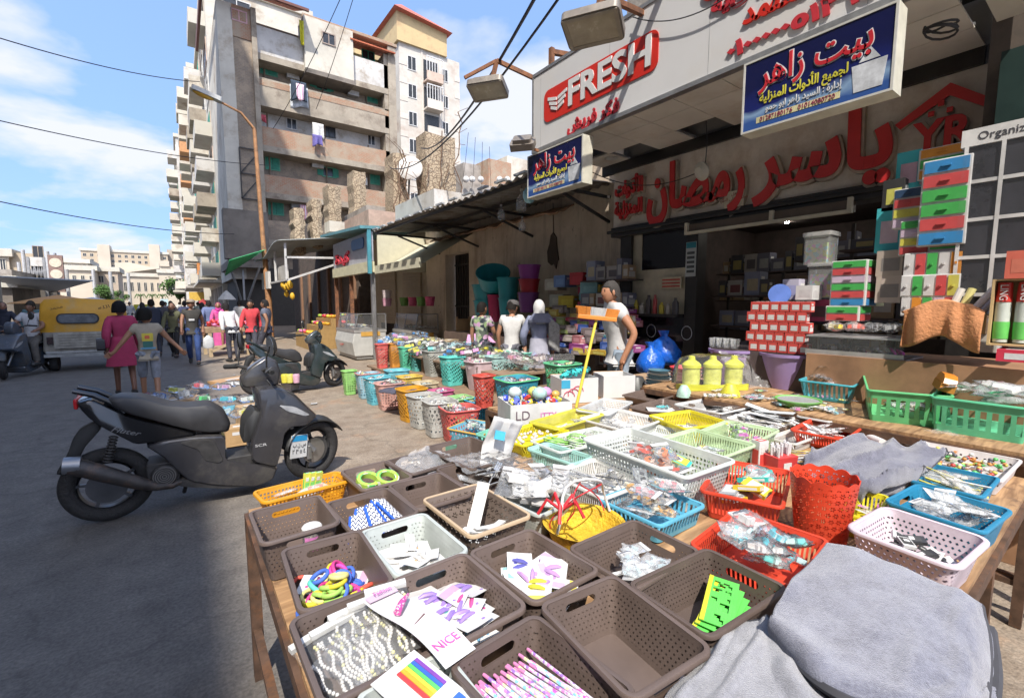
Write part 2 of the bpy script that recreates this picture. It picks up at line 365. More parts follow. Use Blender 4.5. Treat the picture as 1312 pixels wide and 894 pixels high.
# ------------------------------------------------------------------ facade kit
PLASTER=M((.31,.27,.215),.9,var=.22,scale=.9,bump=.4,bscale=12,dirt=(.16,.125,.095,.7))
CREAM=M((.62,.53,.41),.9,var=.15,scale=.6,bump=.2,bscale=9,dirt=(.30,.24,.18,.45))
PALE=M((.54,.48,.40),.9,var=.12,scale=.5,dirt=(.40,.35,.29,.5))
WHITEW=M((.56,.52,.45),.85,var=.15,scale=.8,dirt=(.30,.26,.21,1.1))
GREYC=M((.30,.275,.25),.9,var=.25,scale=1.1,bump=.4,bscale=14,dirt=(.15,.13,.115,.8))
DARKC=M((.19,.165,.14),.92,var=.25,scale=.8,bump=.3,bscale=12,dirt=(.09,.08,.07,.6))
PINKB=M((.5,.36,.29),.9,var=.15,scale=1.4,dirt=(.3,.22,.18,.9))
def brick_mat(c1,c2,mortar,scale=1.0,name='brickwork'):
    m,nt,b=new_mat(name); N=nt.nodes; L=nt.links
    tc=N.new('ShaderNodeTexCoord'); mp=N.new('ShaderNodeMapping'); mp.inputs['Rotation'].default_value=(rad(90),0,0)
    L.new(tc.outputs['Object'],mp.inputs[0])
    br=N.new('ShaderNodeTexBrick'); br.inputs['Color1'].default_value=col4(c1); br.inputs['Color2'].default_value=col4(c2); br.inputs['Mortar'].default_value=col4(mortar)
    br.inputs['Scale'].default_value=scale; br.inputs['Brick Width'].default_value=.25; br.inputs['Row Height'].default_value=.09; br.inputs['Mortar Size'].default_value=.012
    L.new(mp.outputs[0],br.inputs[0])
    no=N.new('ShaderNodeTexNoise'); no.inputs['Scale'].default_value=1.2; no.inputs['Detail'].default_value=7; no.inputs['Roughness'].default_value=.7; L.new(tc.outputs['Object'],no.inputs[0])
    rp=N.new('ShaderNodeValToRGB'); rp.color_ramp.elements[0].position=.46; rp.color_ramp.elements[1].position=.6; L.new(no.outputs[0],rp.inputs[0])
    mx=N.new('ShaderNodeMix'); mx.data_type='RGBA'; L.new(rp.outputs[0],mx.inputs[0]); L.new(br.outputs[0],mx.inputs[6]); mx.inputs[7].default_value=(.34,.27,.2,1)
    L.new(mx.outputs[2],b.inputs['Base Color']); b.inputs['Roughness'].default_value=.92
    bp=N.new('ShaderNodeBump'); bp.inputs['Strength'].default_value=.5; bp.inputs['Distance'].default_value=.02; L.new(br.outputs['Fac'],bp.inputs['Height']); bp.invert=True
    L.new(bp.outputs[0],b.inputs['Normal'])
    return m
BRICK=brick_mat((.35,.165,.095),(.30,.19,.12),(.33,.27,.21))
BROWNB=brick_mat((.21,.165,.125),(.25,.195,.145),(.25,.22,.185))
def stone_mat():
    m,nt,b=new_mat('rubble_stone'); N=nt.nodes; L=nt.links
    tc=N.new('ShaderNodeTexCoord'); vo=N.new('ShaderNodeTexVoronoi'); vo.feature='DISTANCE_TO_EDGE'; vo.inputs['Scale'].default_value=6.5
    no=N.new('ShaderNodeTexNoise'); no.inputs['Scale'].default_value=3; no.inputs['Detail'].default_value=6; L.new(tc.outputs['Object'],no.inputs[0])
    ad=N.new('ShaderNodeVectorMath'); ad.operation='MULTIPLY_ADD'; ad.inputs[1].default_value=(.3,.3,.3); L.new(no.outputs['Color'],ad.inputs[0]); L.new(tc.outputs['Object'],ad.inputs[2])
    L.new(ad.outputs[0],vo.inputs['Vector'])
    rp=N.new('ShaderNodeValToRGB'); e=rp.color_ramp.elements; e[0].position=.0; e[1].position=.12; e[0].color=(.17,.12,.08,1); e[1].color=(.50,.40,.28,1)
    L.new(vo.outputs[0],rp.inputs[0])
    v2=N.new('ShaderNodeTexVoronoi'); v2.inputs['Scale'].default_value=6.5; L.new(ad.outputs[0],v2.inputs['Vector'])
    mx=N.new('ShaderNodeMix'); mx.data_type='RGBA'; mx.blend_type='MULTIPLY'; mx.inputs[0].default_value=.5; L.new(rp.outputs[0],mx.inputs[6]); L.new(v2.outputs['Distance'],mx.inputs[7])
    L.new(mx.outputs[2],b.inputs['Base Color']); b.inputs['Roughness'].default_value=.95
    bp=N.new('ShaderNodeBump'); bp.inputs['Strength'].default_value=.8; bp.inputs['Distance'].default_value=.06; L.new(rp.outputs[0],bp.inputs['Height']); L.new(bp.outputs[0],b.inputs['Normal'])
    return m
STONE=stone_mat()
GREENP=M((.035,.27,.18),.6,var=.25,scale=5)
DARKW=M((.03,.032,.035),.25,var=.1)
WINW=M((.7,.69,.66),.6)
METAL=M((.32,.32,.32),.45,.7,var=.2)
DKMETAL=M((.05,.045,.042),.6,.3,var=.3)
RUST=M((.2,.085,.04),.85,.1,var=.35,scale=12,dirt=(.07,.04,.03,9))
BLACKP=M((.018,.018,.02),.45)
WIRE=M((.03,.03,.032),.6,var=0)

def window(parent,px0,py0,px1,py1,wall,shut=None,frame=None,ax='y',open_=False,depth=.12):
    """a framed pane on a wall plane (ax = the plane's axis, wall = its place); shut = shutter colour"""
    kw={ax: wall}
    a,c=at(px0,py0,**kw),at(px1,py1,**kw)
    u=0 if ax == 'y' else 1
    u0,u1=sorted((a[u],c[u])); z0,z1=sorted((a.z,c.z))
    return win(parent,u0,u1,z0,z1,wall,shut,frame,ax,open_)
def win(parent,u0,u1,z0,z1,wall,shut=None,frame=None,ax='y',open_=False,pane=None):
    fr=.07
    def B(m,a0,a1,b0,b1,d0,d1):
        if ax == 'y': m.box(a0,wall-d1,b0,a1,wall-d0,b1)
        else: m.box(wall-d1,a0,b0,wall-d0,a1,b1)
    f=MB()
    B(f,u0,u1,z0,z0+fr,-.03,.06); B(f,u0,u1,z1-fr,z1,-.03,.06)
    B(f,u0,u0+fr,z0+fr,z1-fr,-.03,.06); B(f,u1-fr,u1,z0+fr,z1-fr,-.03,.06)
    if not shut: B(f,(u0+u1)/2 - .03,(u0+u1)/2 + .03,z0+fr,z1-fr,-.03,.05)
    w=f.flat('window',frame or WINW,parent)
    p=MB(); B(p,u0+fr,u1-fr,z0+fr,z1-fr,-.02,.012); p.flat('pane',pane or DARKW,w)
    if shut:
        n=2
        for k in range(n):
            s=MB(); wd=(u1-u0-2*fr)/n; a0=u0+fr+k*wd
            if open_ and k == 0: a0 -= wd * .9
            if open_ and k == 1: a0 += wd * .55
            for q in range(9):
                zz=z0+fr+(z1-z0-2*fr)*q/9
                B(s,a0 + .02,a0+wd - .02,zz + .01,zz+(z1-z0-2*fr)/9 - .01,.035,.09)
            B(s,a0 + .01,a0+wd - .01,z0+fr,z1-fr,.013,.05)
            s.flat('shutter',shut,w)
    return w
def rail_balcony(parent,x0,x1,y0,y1,z,mat_,h=1.0,slab=None):
    b=MB(); b.box(x0,y0,z - .14,x1,y1,z); b.box(x0,y0,z,x0 + .1,y1,z+h); b.box(x0 + .1,y0,z,x1,y0 + .1,z+h); b.box(x0 + .1,y1 - .1,z,x1,y1,z+h)
    return b.flat('balcony',mat_,parent)

# ------------------------------------------------------------------ the big brown apartment block across the end of the market
FY=35.4
ab=thing('apartment_building','big brown brick apartment block with green shutters and long balconies above the market','building',(0,0,0))
tL,tS,tR=2.95,5.0,14.5
m=MB(); m.box(tS,FY+1.2,0,tR,FY+9,20.4); m.flat('wall',BROWNB,ab)
m=MB(); m.box(tL,FY - .25,3.2,tS,FY+9,20.3); m.flat('stair_tower',BROWNB,ab)
m=MB(); m.box(tL - .004,FY - .32,3.2,tL + .75,FY - .25,20.3); m.box(tL - .06,FY - .32,3.2,tL - .004,FY+9,20.3)
m.flat('plaster_corner',CREAM,ab)
m=MB(); m.box(tS - .25,FY - .45,3.2,tS + .05,FY - .25,20.4); m.flat('column',PLASTER,ab)
m=MB(); m.box(tL + .75,FY - .3,18.4,tS - .25,FY - .25,20.3); m.flat('brick_panel',BRICK,ab)
window(ab,295,10,317,32,FY - .26,None,M((.6,.3,.33),.7))
for z0,z1,mat_,n_ in ((17.9,19.6,WHITEW,0),(15.0,16.4,PLASTER,1),(12.1,13.3,BRICK,0),(9.05,10.2,BRICK,0),(5.9,7.2,BROWNB,0)):
    m=MB(); m.box(tS + .05,FY - .1,z0,tR - .35,FY + .1,z1); m.box(tR - .35,FY - .1,z0,tR - .15,FY+1.2,z1)
    p=m.flat('balcony',mat_,ab)
    m=MB(); m.box(tS + .05,FY - .14,z0 - .4,tR - .13,FY+1.2,z0); m.flat('slab',PLASTER,p)
    if n_:
        m=MB(); m.box(tS + .05,FY - .125,z1 - .5,tR - .3,FY - .1,z1 - .12); m.flat('brick_course',BRICK,p)
m=MB(); m.box(tS,FY+1.1,12.0,tR - .2,FY+1.2,14.7); m.flat('whitewashed_wall',WHITEW,ab)
m=MB(); m.box(7.9,FY - .5,17.6,11.2,FY+1.2,21.0); p=m.flat('bay',CREAM,ab)
window(p,412,40,430,61,FY - .5,None,M((.25,.2,.17),.7))
m=MB(); m.box(7.9,FY - .6,17.3,11.2,FY+1.2,17.6); m.flat('slab',DARKC,p)
m=MB(); m.box(tR - .6,FY - .2,2,tR,FY + .2,21); m.box(tR - .9,FY - .1,2,tR - .6,FY+1.2,20.4); m.flat('column',PLASTER,ab)
m=MB(); m.box(11.2,FY+1.08,18,tR - .9,FY+1.2,20.4); m.flat('painted_wall',M((.6,.44,.2),.85),ab)
for q in ((332,77,356,100,0),(403,101,424,119,1),(468,116,484,134,0),(339,197,359,220,0),(412,213,431,229,1),(473,221,487,238,0),(343,257,364,277,0)):
    window(ab,*q[:4],FY+1.2,GREENP,M((.1,.33,.22),.7),open_=bool(q[4]))
window(ab,463,62,480,80,FY+1.08,None,GREENP)
window(ab,366,150,381,168,FY+1.1,None,M((.5,.5,.48),.7)); window(ab,413,158,430,178,FY+1.1,None,BLACKP); window(ab,470,172,481,188,FY+1.1,None,WINW)
window(ab,440,258,457,274,FY+1.2,None,BROWNB)
# plank roofs
def plank_roof(x0,x1,y0,y1,z0,z1,name='roof'):
    m=MB(); n=int((x1-x0) / .28)
    for k in range(n):
        a=x0+(x1-x0)*k/n; b=a+(x1-x0)/n - .03
        m.add([(a,y0,z0),(b,y0,z0),(b,y1,z1),(a,y1,z1),(a,y0,z0 + .09),(b,y0,z0 + .09),(b,y1,z1 + .09),(a,y1,z1 + .09)],[(3,2,1,0),(4,5,6,7),(0,1,5,4),(1,2,6,5),(2,3,7,6),(3,0,4,7)])
    return m.flat(name,M((.36,.1,.05),.85,var=.4,scale=1.5),ab)
plank_roof(2.2,7.9,FY-1.6,FY+2,20.7,22.4)
plank_roof(11.0,14.4,FY - .6,FY+1.6,20.4,21)
m=MB(); m.box(2.1,FY-1.75,20.45,2.25,FY+8,20.95); m.box(2.25,FY-1.75,20.62,8,FY-1.6,20.78); m.flat('fascia',M((.14,.06,.05),.8),ab)
m=MB(); m.box(8,FY + .2,21.0,14.3,FY + .5,21.5); m.box(11.2,FY - .3,21.05,14.6,FY+1.6,21.25); m.flat('parapet',BRICK,ab)
for k,(px,py) in enumerate(((366,96),(444,118),(398,210),(455,232),(372,262),(425,60))):
    q=at(px,py,y=FY+1.2); m=MB(); m.box(q.x,FY + .75,q.z - .3,q.x + .8,FY+1.19,q.z + .25); m.flat('air_conditioner',M((.5,.48,.44),.6,dirt=(.3,.26,.2,2)),ab)
for x,z0,z1 in ((5.6,4,18),(9.4,4,17.2),(12.6,4,20)): m=MB(); m.tube([(x,FY+1.1,z0),(x + .05,FY+1.12,(z0+z1)/2),(x,FY+1.1,z1)],.06,6); m.build('drain_pipe',M((.2,.15,.11),.8),ab)
# projecting dark lower storeys with struts
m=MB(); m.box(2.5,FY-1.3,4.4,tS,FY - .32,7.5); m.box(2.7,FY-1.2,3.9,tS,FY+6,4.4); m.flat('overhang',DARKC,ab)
m=MB()
for a,b in (((2.7,FY-1.2,4.0),(3.3,FY - .4,1.8)),((4.4,FY-1.2,4.0),(3.7,FY - .4,1.8)),((3.5,FY - .4,1.8),(3.5,FY - .4,4.0))): m.bar(a,b,.1)
m.flat('strut',METAL,ab)
m=MB()
for z in (8.4,10.0,11.6): m.bar((3.7,FY - .36,z),(4.9,FY - .36,z),.07)
for x in (3.7,4.9): m.bar((x,FY - .36,8.4),(x,FY - .36,11.6),.07)
m.bar((3.7,FY - .36,8.4),(4.9,FY - .36,10),.07); m.bar((3.7,FY - .36,10),(4.9,FY - .36,11.6),.07)
m.flat('iron_frame',DKMETAL,ab)
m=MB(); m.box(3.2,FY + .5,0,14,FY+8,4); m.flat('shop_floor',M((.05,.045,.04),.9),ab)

# laundry hanging from its balconies: each cloth is a thing
def cloth(name,label,px0,py0,px1,py1,wall,c,stripe=None,group='laundry hung from the balconies'):
    a,b=at(px0,py0,y=wall),at(px1,py1,y=wall); m=MB(); ph=R.random()*9
    m.grid(10,8,lambda u,v: (a.x+(b.x-a.x)*u,wall - .12*math.sin(u*9+ph)*v - .05,a.z+(b.z-a.z)*v + .12*math.sin(u*5+ph)*v))
    mt=M(c,.9,var=.25,scale=5)
    if stripe:
        mt=new_mat('striped_cloth')[0]; nt=mt.node_tree; b_=nt.nodes['Principled BSDF']; tc=nt.nodes.new('ShaderNodeTexCoord'); wv=nt.nodes.new('ShaderNodeTexWave'); wv.inputs['Scale'].default_value=2.2
        nt.links.new(tc.outputs['Object'],wv.inputs[0]); rp=nt.nodes.new('ShaderNodeValToRGB'); rp.color_ramp.elements[0].color=col4(c); rp.color_ramp.elements[1].color=col4(stripe); nt.links.new(wv.outputs[0],rp.inputs[0]); nt.links.new(rp.outputs[0],b_.inputs['Base Color'])
    return tag(m.build(name,mt,solid=.02),label,'laundry',group)
W0=FY - .2
cloth('hanging_cloth','pale blue sheet hanging lowest from the brick balcony',371,108,395,141,W0,(.5,.58,.66))
cloth('hanging_cloth','dark navy trousers hanging over the pale blue sheet',372,102,393,132,W0 - .25,(.03,.045,.07))
cloth('hanging_cloth','pink striped towel hanging over dark clothes',379,107,390,129,W0 - .5,(.62,.33,.45),(.75,.6,.65))
cloth('hanging_cloth','white shirt hanging over the red brick balcony',400,157,415,180,W0,(.66,.64,.58))
cloth('hanging_cloth','purple shorts hanging below the white shirt',400,172,413,188,W0 - .25,(.12,.1,.3))
cloth('hanging_cloth','red cloth hanging at the shaded corner of the balcony',330,146,341,158,W0,(.35,.06,.08))
cloth('hanging_cloth','yellow cloth hanging from the top plank roof',383,26,390,58,W0 - .4,(.6,.5,.03))
cloth('hanging_cloth','red and white cloth drying at a low window',384,262,402,283,FY + .2,(.5,.1,.15),(.7,.65,.7))

# ------------------------------------------------------------------ tower with the red roof behind
tw=thing('apartment_tower','tall pale tower with yellow top storey and red pitched roof','building')
c0=at(511,60,y=50).x; c1=at(569,60,y=50).x
TZ=33.0
m=MB(); m.box(c0,50,0,c1+2,66,TZ-3); m.flat('wall',M((.53,.45,.40),.9,var=.14,scale=.35,dirt=(.36,.29,.24,.4)),tw)
YEL=M((.52,.36,.19),.85,var=.15,scale=.5,dirt=(.36,.25,.14,.5))
m=MB(); m.box(c0 - .3,49.7,TZ-3,c1 + .2,66.5,TZ); m.box(c0-2.2,58,0,c0,72,TZ + .6); m.flat('top_storey',YEL,tw)
ROOFR=M((.4,.11,.08),.8,var=.2,scale=2)
m=MB(); cx=(c0+c1)/2
m.add([(c0 - .8,49,TZ),(c1 + .6,49,TZ - .6),(c1 + .6,67,TZ - .6),(c0 - .8,67,TZ),(cx-1.5,52,TZ+2.2),(cx-1.5,66,TZ+2.2)],[(0,1,4),(1,2,5,4),(2,3,5),(3,0,4,5),(3,2,1,0)])
m.add([(c0-2.6,57.5,TZ + .6),(c0,57.5,TZ + .6),(c0,73,TZ + .6),(c0-2.6,73,TZ + .6),(c0-1.2,60,TZ+1.8),(c0-1.2,70,TZ+1.8)],[(0,1,4),(1,2,5,4),(2,3,5),(3,0,4,5),(3,2,1,0)])
m.flat('roof',ROOFR,tw)
PK=M((.62,.47,.4),.85,var=.15,scale=.6)
m=MB()
for k in range(26):
    z=4+k * .95
    if k % 2: m.box(c0 - .03,49.96,z,c0 + .9,50,z + .6)
    if k % 2: m.box(c1+1.3,49.96,z,c1+2,50,z + .6)
m.flat('quoin',PK,tw)
w_=(c1-c0)
for k in range(9):
    z=TZ-5.6-k*2.95
    win(tw,c0+w_ * .17,c0+w_ * .36,z,z+1.5,50,None,WINW); win(tw,c0+w_ * .93,c0+w_*1.08,z - .1,z+1.3,50,None,WINW)
    b=MB(); x0,x1=c0+w_ * .5,c0+w_ * .86
    b.box(x0,48.8,z-1.0,x1,49.95,z - .82); b.box(x0,48.8,z - .82,x1,48.95,z); p=b.flat('balcony',PK if k % 3 else PINKB,tw)
    b=MB(); b.box(x0 + .1,49.9,z - .8,x1 - .1,49.99,z+1.6); b.flat('opening',DARKW,p)
    if k in (0,1,5):
        b=MB()
        for q in range(7): b.box(x0+(x1-x0)*q/6 - .03,48.85,z,x0+(x1-x0)*q/6 + .03,48.93,z+1.5)
        b.box(x0,48.84,z+1.5,x1,48.94,z+1.6); b.flat('glazing_bar',WINW,p)
m=MB(); m.box(c0+w_ * .47,49.93,2,c0+w_ * .5,50,TZ-3); m.box(c0+w_ * .86,49.93,2,c0+w_ * .89,50,TZ-3); m.flat('pilaster',PK,tw)
m=MB(); a=at(470,38,y=50); win(tw,55,56.6,TZ-8,TZ-6.4,c0,None,WINW,'x')

# ------------------------------------------------------------------ receding row of facades on the same side of the street
def row_house(name,label,x,y0,y1,h,mat_,nf,seed,dx=8,acc=None):
    rr=random.Random(seed); o=thing(name,label,'building')
    m=MB(); m.box(x,y0,0,x+dx,y1,h); m.flat('wall',mat_,o)
    m=MB(); m.box(x - .25,y0 - .2,h,x+dx,y1,h + .5); m.flat('cornice',PALE,o)
    fh=(h-4)/nf; nb=max(2,int((y1-y0)/5))
    for f in range(nf):
        z=4+f*fh
        for q in range(nb):
            a=y0+(y1-y0)*(q + .12)/nb; b=y0+(y1-y0)*(q + .88)/nb
            if rr.random() < .68: rail_balcony(o,x-1.1-rr.random() * .35,x,a,b,z,rr.choice([mat_,CREAM,PALE,acc or PLASTER,WHITEW]),.95)
            win(o,a + .3,b - .3,z + .2,z+fh * .72,x,rr.choice([None,None,GREENP]),rr.choice([WINW,PLASTER,PINKB]),'x')
        if nb and rr.random() < .5:
            z2=z+1; win(o,x+1.2,x+3.2,z2,z2+1.3,y0,None,WINW)
    m=MB(); m.box(x-1.6,y0,3.3,x,y1,3.5); m.flat('canopy',rr.choice([PINKB,GREYC,CREAM]),o)
    m=MB()
    for q in range(nb): m.box(x - .03,y0+(y1-y0)*(q + .1)/nb,0,x,y0+(y1-y0)*(q + .9)/nb,3)
    m.flat('shopfront',DARKC,o)
    return o
row_house('street_house','narrow cream house with stacked balconies touching the brown block',2.95,45,62,26.5,CREAM,8,3)
row_house('street_house','pale house with an orange painted top storey in the receding row',2.3,63,84,27.0,PALE,8,7,acc=M((.55,.25,.12),.85))
row_house('street_house','farthest white apartment house of the receding row',.9,86,120,26,WHITEW,8,9)
a=MB(); a.box(2.25,62.9,22.6,3.6,62.98,25.8); p=[o for o in COL.objects if o.get('label','').startswith('pale house with an orange')][0]; a.flat('painted_panel',M((.5,.2,.1),.85),p)

# ------------------------------------------------------------------ pale civic buildings at the far end
def civic(name,label,px0,px1,ytop,y,depth,mat_,rows,n,wy=(0,0),kids_=()):
    A,B=at(px0,ytop,y=y),at(px1,ytop,y=y); h=A.z
    o=thing(name,label,'building'); m=MB(); m.box(A.x,y,-.06,B.x,y+depth,h); m.flat('wall',mat_,o)
    m=MB(); m.box(A.x - .4,y - .4,h - .5,B.x + .4,y+depth,h + .4); m.flat('cornice',PALE,o)
    for (ya,yb) in rows:
        za=at(px0,ya,y=y).z; zb=at(px0,yb,y=y).z
        for k in range(n):
            u=A.x+(B.x-A.x)*(k + .25)/n; win(o,u,u+(B.x-A.x) * .5/n,min(za,zb),max(za,zb),y,None,PALE)
    return o,A,B
SAND=M((.40,.33,.24),.9,var=.12,scale=.2); SANDL=M((.47,.40,.32),.9,var=.1,scale=.2)
o,A,B=civic('hotel','long sand coloured hotel rising behind the white station',103,214,319,230,30,SAND,((324,328),(331,335),(338,342)),13)
for p0,p1 in ((124,140),(190,204)):
    q0,q1=at(p0,313,y=229),at(p1,313,y=229); m=MB(); m.box(q0.x,228.4,q0.z-14,q1.x,236,q0.z); m.flat('stair_tower',SANDL,o)
q0,q1=at(213,318,y=231),at(229,322,y=231); m=MB(); m.box(q0.x,236,0,q1.x,262,q0.z); m.flat('side_wing',M((.33,.28,.22),.9),o)
o,A,B=civic('station','low white classical station wing with a row of tall windows',146,206,351,150,12,SANDL,((361,373),),7)
o,A,B=civic('gatehouse','white station pavilion with a parapet and single framed window',203,236,347,147,14,SANDL,((357,373),),1)
q0,q1=at(204,336,y=147),at(234,347,y=147); m=MB(); m.box(q0.x,147,q1.z,q1.x,149,q0.z-1); m.box(q0.x,146.6,q0.z-1,q0.x+2,149,q0.z + .4); m.box(q1.x-2,146.6,q0.z-1,q1.x,149,q0.z + .4); m.flat('parapet',SANDL,o)
m=MB(); a0,a1,ap=at(148,351,y=163),at(204,344,y=163),at(165,336,y=163)
m.prism([(a0.x,a0.z),(a1.x,a1.z),(a1.x,a1.z+1.5),(ap.x+6,ap.z-1.4),(ap.x,ap.z),(a0.x,a0.z+3)],163,190,ax='y'); tag(m.flat('station_hall',SANDL),'big white station gable with a sloping roof behind the low wing','building')
o,A,B=civic('white_house','plain cream house with a grey shaded side at the far crossing',77,121,342,118,16,SANDL,((352,358),),4)
o,A,B=civic('white_house','small brown fronted house with an arched doorway at the far crossing',121,150,344,122,10,M((.4,.33,.26),.9),((353,362),),2)
o,A,B=civic('white_house','long white house topped by a low roof storey behind the traffic lights',22,112,331,135,14,SANDL,((336,340),),9)
o,A,B=civic('corner_house','white corner house at the left edge with a beige flank wall',-40,10,321,80,14,SANDL,((330,350),),3)
m=MB(); q=at(10,324,y=80).x; q1=at(44,331,y=80); m.box(q + .02,80.4,0,q1.x,92,q1.z + .6); m.flat('flank_wall',SAND,o); win(o,q+2,q+3,6.6,8.6,80.4,None,BROWNB)
o,A,B=civic('market_shed','dark low market shed with a pale tin roof at the left edge',-40,14,359,52,9,DARKC,(),1)
q0,q1=at(0,345,y=58),at(16,360,y=58); m=MB(); m.box(q0.x-9,58,0,q1.x,66,q0.z); tag(m.flat('concrete_box',GREYC),'bare grey concrete block above the market shed','building')
m=MB(); q0,q1=at(-30,354,y=46),at(62,372,y=60); m.add([(q0.x,44,q0.z),(q0.x+6,44,q0.z - .2),(q1.x,62,q1.z - .1),(q0.x,62,q0.z + .4)],[(0,1,2,3)]); tag(m.flat('tin_roof',M((.5,.56,.62),.5,.3),solid=.08),'pale blue tin roof over the market stalls at the left','roof')

# buildings along the opposite pavement stay outside the frame and shade the carriageway
for k,(y0,y1,h) in enumerate(((-40,-22,22),(-22,-4,20.6),(-4,6,21.2),(6,17,49),(17,38,22.5))):
    o=thing('street_house',['grey','plain','broad','tall narrow','shaded'][k] + ' house on the opposite side of the street','building')
    m=MB(); m.box(-19,y0,0,-8.1,y1 - .05,h); m.flat('wall',PLASTER,o)
# ------------------------------------------------------------------ the shop on the right: walls, soffit, signs
MARBLE=M((1.0,.80,.56),.35,var=.16,scale=2.5,dirt=(.46,.36,.27,1.5))
TILEW=M((1.0,.88,.68),.8,var=.12,scale=1.2,dirt=(.52,.43,.34,1.1))
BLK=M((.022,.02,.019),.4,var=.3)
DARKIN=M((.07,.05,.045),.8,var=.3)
sb=thing('shop_building','household goods shop with a deep tiled soffit over its dark open front','building')
m=MB(); m.box(5.9,4.75,0,6.4,9.95,4.1); m.box(5.9,9.95,2.9,6.4,11.2,4.1); m.box(5.9,11.2,0,6.4,12.4,4.1)
def plaster_wall():
    m,nt,b=new_mat('stained_plaster'); N=nt.nodes; L=nt.links
    geo=N.new('ShaderNodeNewGeometry')
    def nz(sc,det,ro,stretch=None):
        n=N.new('ShaderNodeTexNoise'); n.inputs['Scale'].default_value=sc; n.inputs['Detail'].default_value=det; n.inputs['Roughness'].default_value=ro
        if stretch:
            mp=N.new('ShaderNodeMapping'); mp.inputs['Scale'].default_value=stretch; L.new(geo.outputs['Position'],mp.inputs[0]); L.new(mp.outputs[0],n.inputs[0])
        else: L.new(geo.outputs['Position'],n.inputs[0])
        return n.outputs[0]
    def ramp(x,a,b_,c1,c2):
        r=N.new('ShaderNodeValToRGB'); e=r.color_ramp.elements; e[0].position=a; e[1].position=b_; e[0].color=col4(c1); e[1].color=col4(c2); L.new(x,r.inputs[0]); return r.outputs[0]
    base=ramp(nz(1.4,8,.65),.3,.72,(.44,.35,.26),(.66,.56,.44))
    streak=ramp(nz(1.2,6,.7,(1,3.5,.5)),.52,.7,(0,0,0),(1,1,1))
    spots=ramp(nz(5,9,.75),.60,.68,(0,0,0),(1,1,1))
    def mixc(f,a,c,k):
        mu=N.new('ShaderNodeMath'); mu.operation='MULTIPLY'; mu.inputs[1].default_value=k; L.new(f,mu.inputs[0])
        x=N.new('ShaderNodeMix'); x.data_type='RGBA'; L.new(mu.outputs[0],x.inputs[0]); L.new(a,x.inputs[6]); x.inputs[7].default_value=col4(c); return x.outputs[2]
    o=mixc(streak,base,(.2,.15,.11),.55); o=mixc(spots,o,(.1,.075,.055),.8)
    L.new(o,b.inputs['Base Color']); b.inputs['Roughness'].default_value=.93
    bp=N.new('ShaderNodeBump'); bp.inputs['Strength'].default_value=.5; bp.inputs['Distance'].default_value=.03; L.new(nz(6,8,.7),bp.inputs['Height']); L.new(bp.outputs[0],b.inputs['Normal'])
    return m
STAIN=plaster_wall()
m.flat('plaster_wall',STAIN,sb)
m=MB(); m.box(5.52,-1,3.72,6.6,4.75,6.2); m.box(6.6,-1,0,6.9,.7,6.2); m.flat('upper_wall',GREYC,sb)
# soffit of square tiles, three missing
m=MB(); ny,nx=8,3; y0s,x0s=.92,4.14; dy=(5.12-y0s)/ny; dx=(5.5-x0s)/nx
holes={(6,2),(4,2),(2,1),(7,1)}
for i in range(ny):
    for j in range(nx):
        if (i,j) in holes: continue
        m.box(x0s+j*dx + .004,y0s+i*dy + .004,3.70,x0s+(j+1)*dx - .004,y0s+(i+1)*dy - .004,3.715)
m.flat('soffit',TILEW,sb)
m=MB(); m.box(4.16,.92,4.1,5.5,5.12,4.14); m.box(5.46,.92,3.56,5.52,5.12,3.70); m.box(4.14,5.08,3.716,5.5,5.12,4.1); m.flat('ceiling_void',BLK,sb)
m=MB()
for j in range(1,nx): m.box(x0s+j*dx - .012,y0s,3.716,x0s+j*dx + .012,5.08,3.735)
for i in range(1,ny): m.box(x0s,y0s+i*dy - .012,3.7165,5.5,y0s+i*dy + .012,3.7345)
m.flat('ceiling_rail',METAL,sb)
m=MB(); m.lathe([(.10,0),(.12,.012),(.12,.03),(.08,.04)],20,(5.22,4.72,3.70)); l=m.build('round_downlight',WINW,sb);
m=MB(); m.lathe([(.085,-.004),(.085,.002)],20,(5.22,4.72,3.70)); m.build('lamp_glass',M((.75,.75,.7),.3),l)
# sign band and beam over the opening
m=MB(); m.box(5.5,.86,2.75,5.62,4.9,3.56); m.flat('sign_panel',MARBLE,sb)
m=MB(); m.box(5.44,.7,2.6,5.7,4.9,2.745); m.box(5.4,.7,2.655,5.44,4.95,2.70); m.flat('beam',BLK,sb,bevel=.01)
m=MB(); m.box(5.34,1.75,2.5,5.5,3.5,2.6); m.flat('shutter_box',M((.10,.075,.055),.5),sb)
m=MB(); m.box(5.30,1.72,2.47,5.345,3.53,2.505); m.box(5.30,3.49,2.505,5.345,3.53,2.62); m.box(5.30,1.72,2.505,5.345,1.76,2.62); m.box(5.305,2.45,2.505,5.34,2.49,2.61); m.flat('shutter_frame',M((.55,.46,.35),.5),sb)
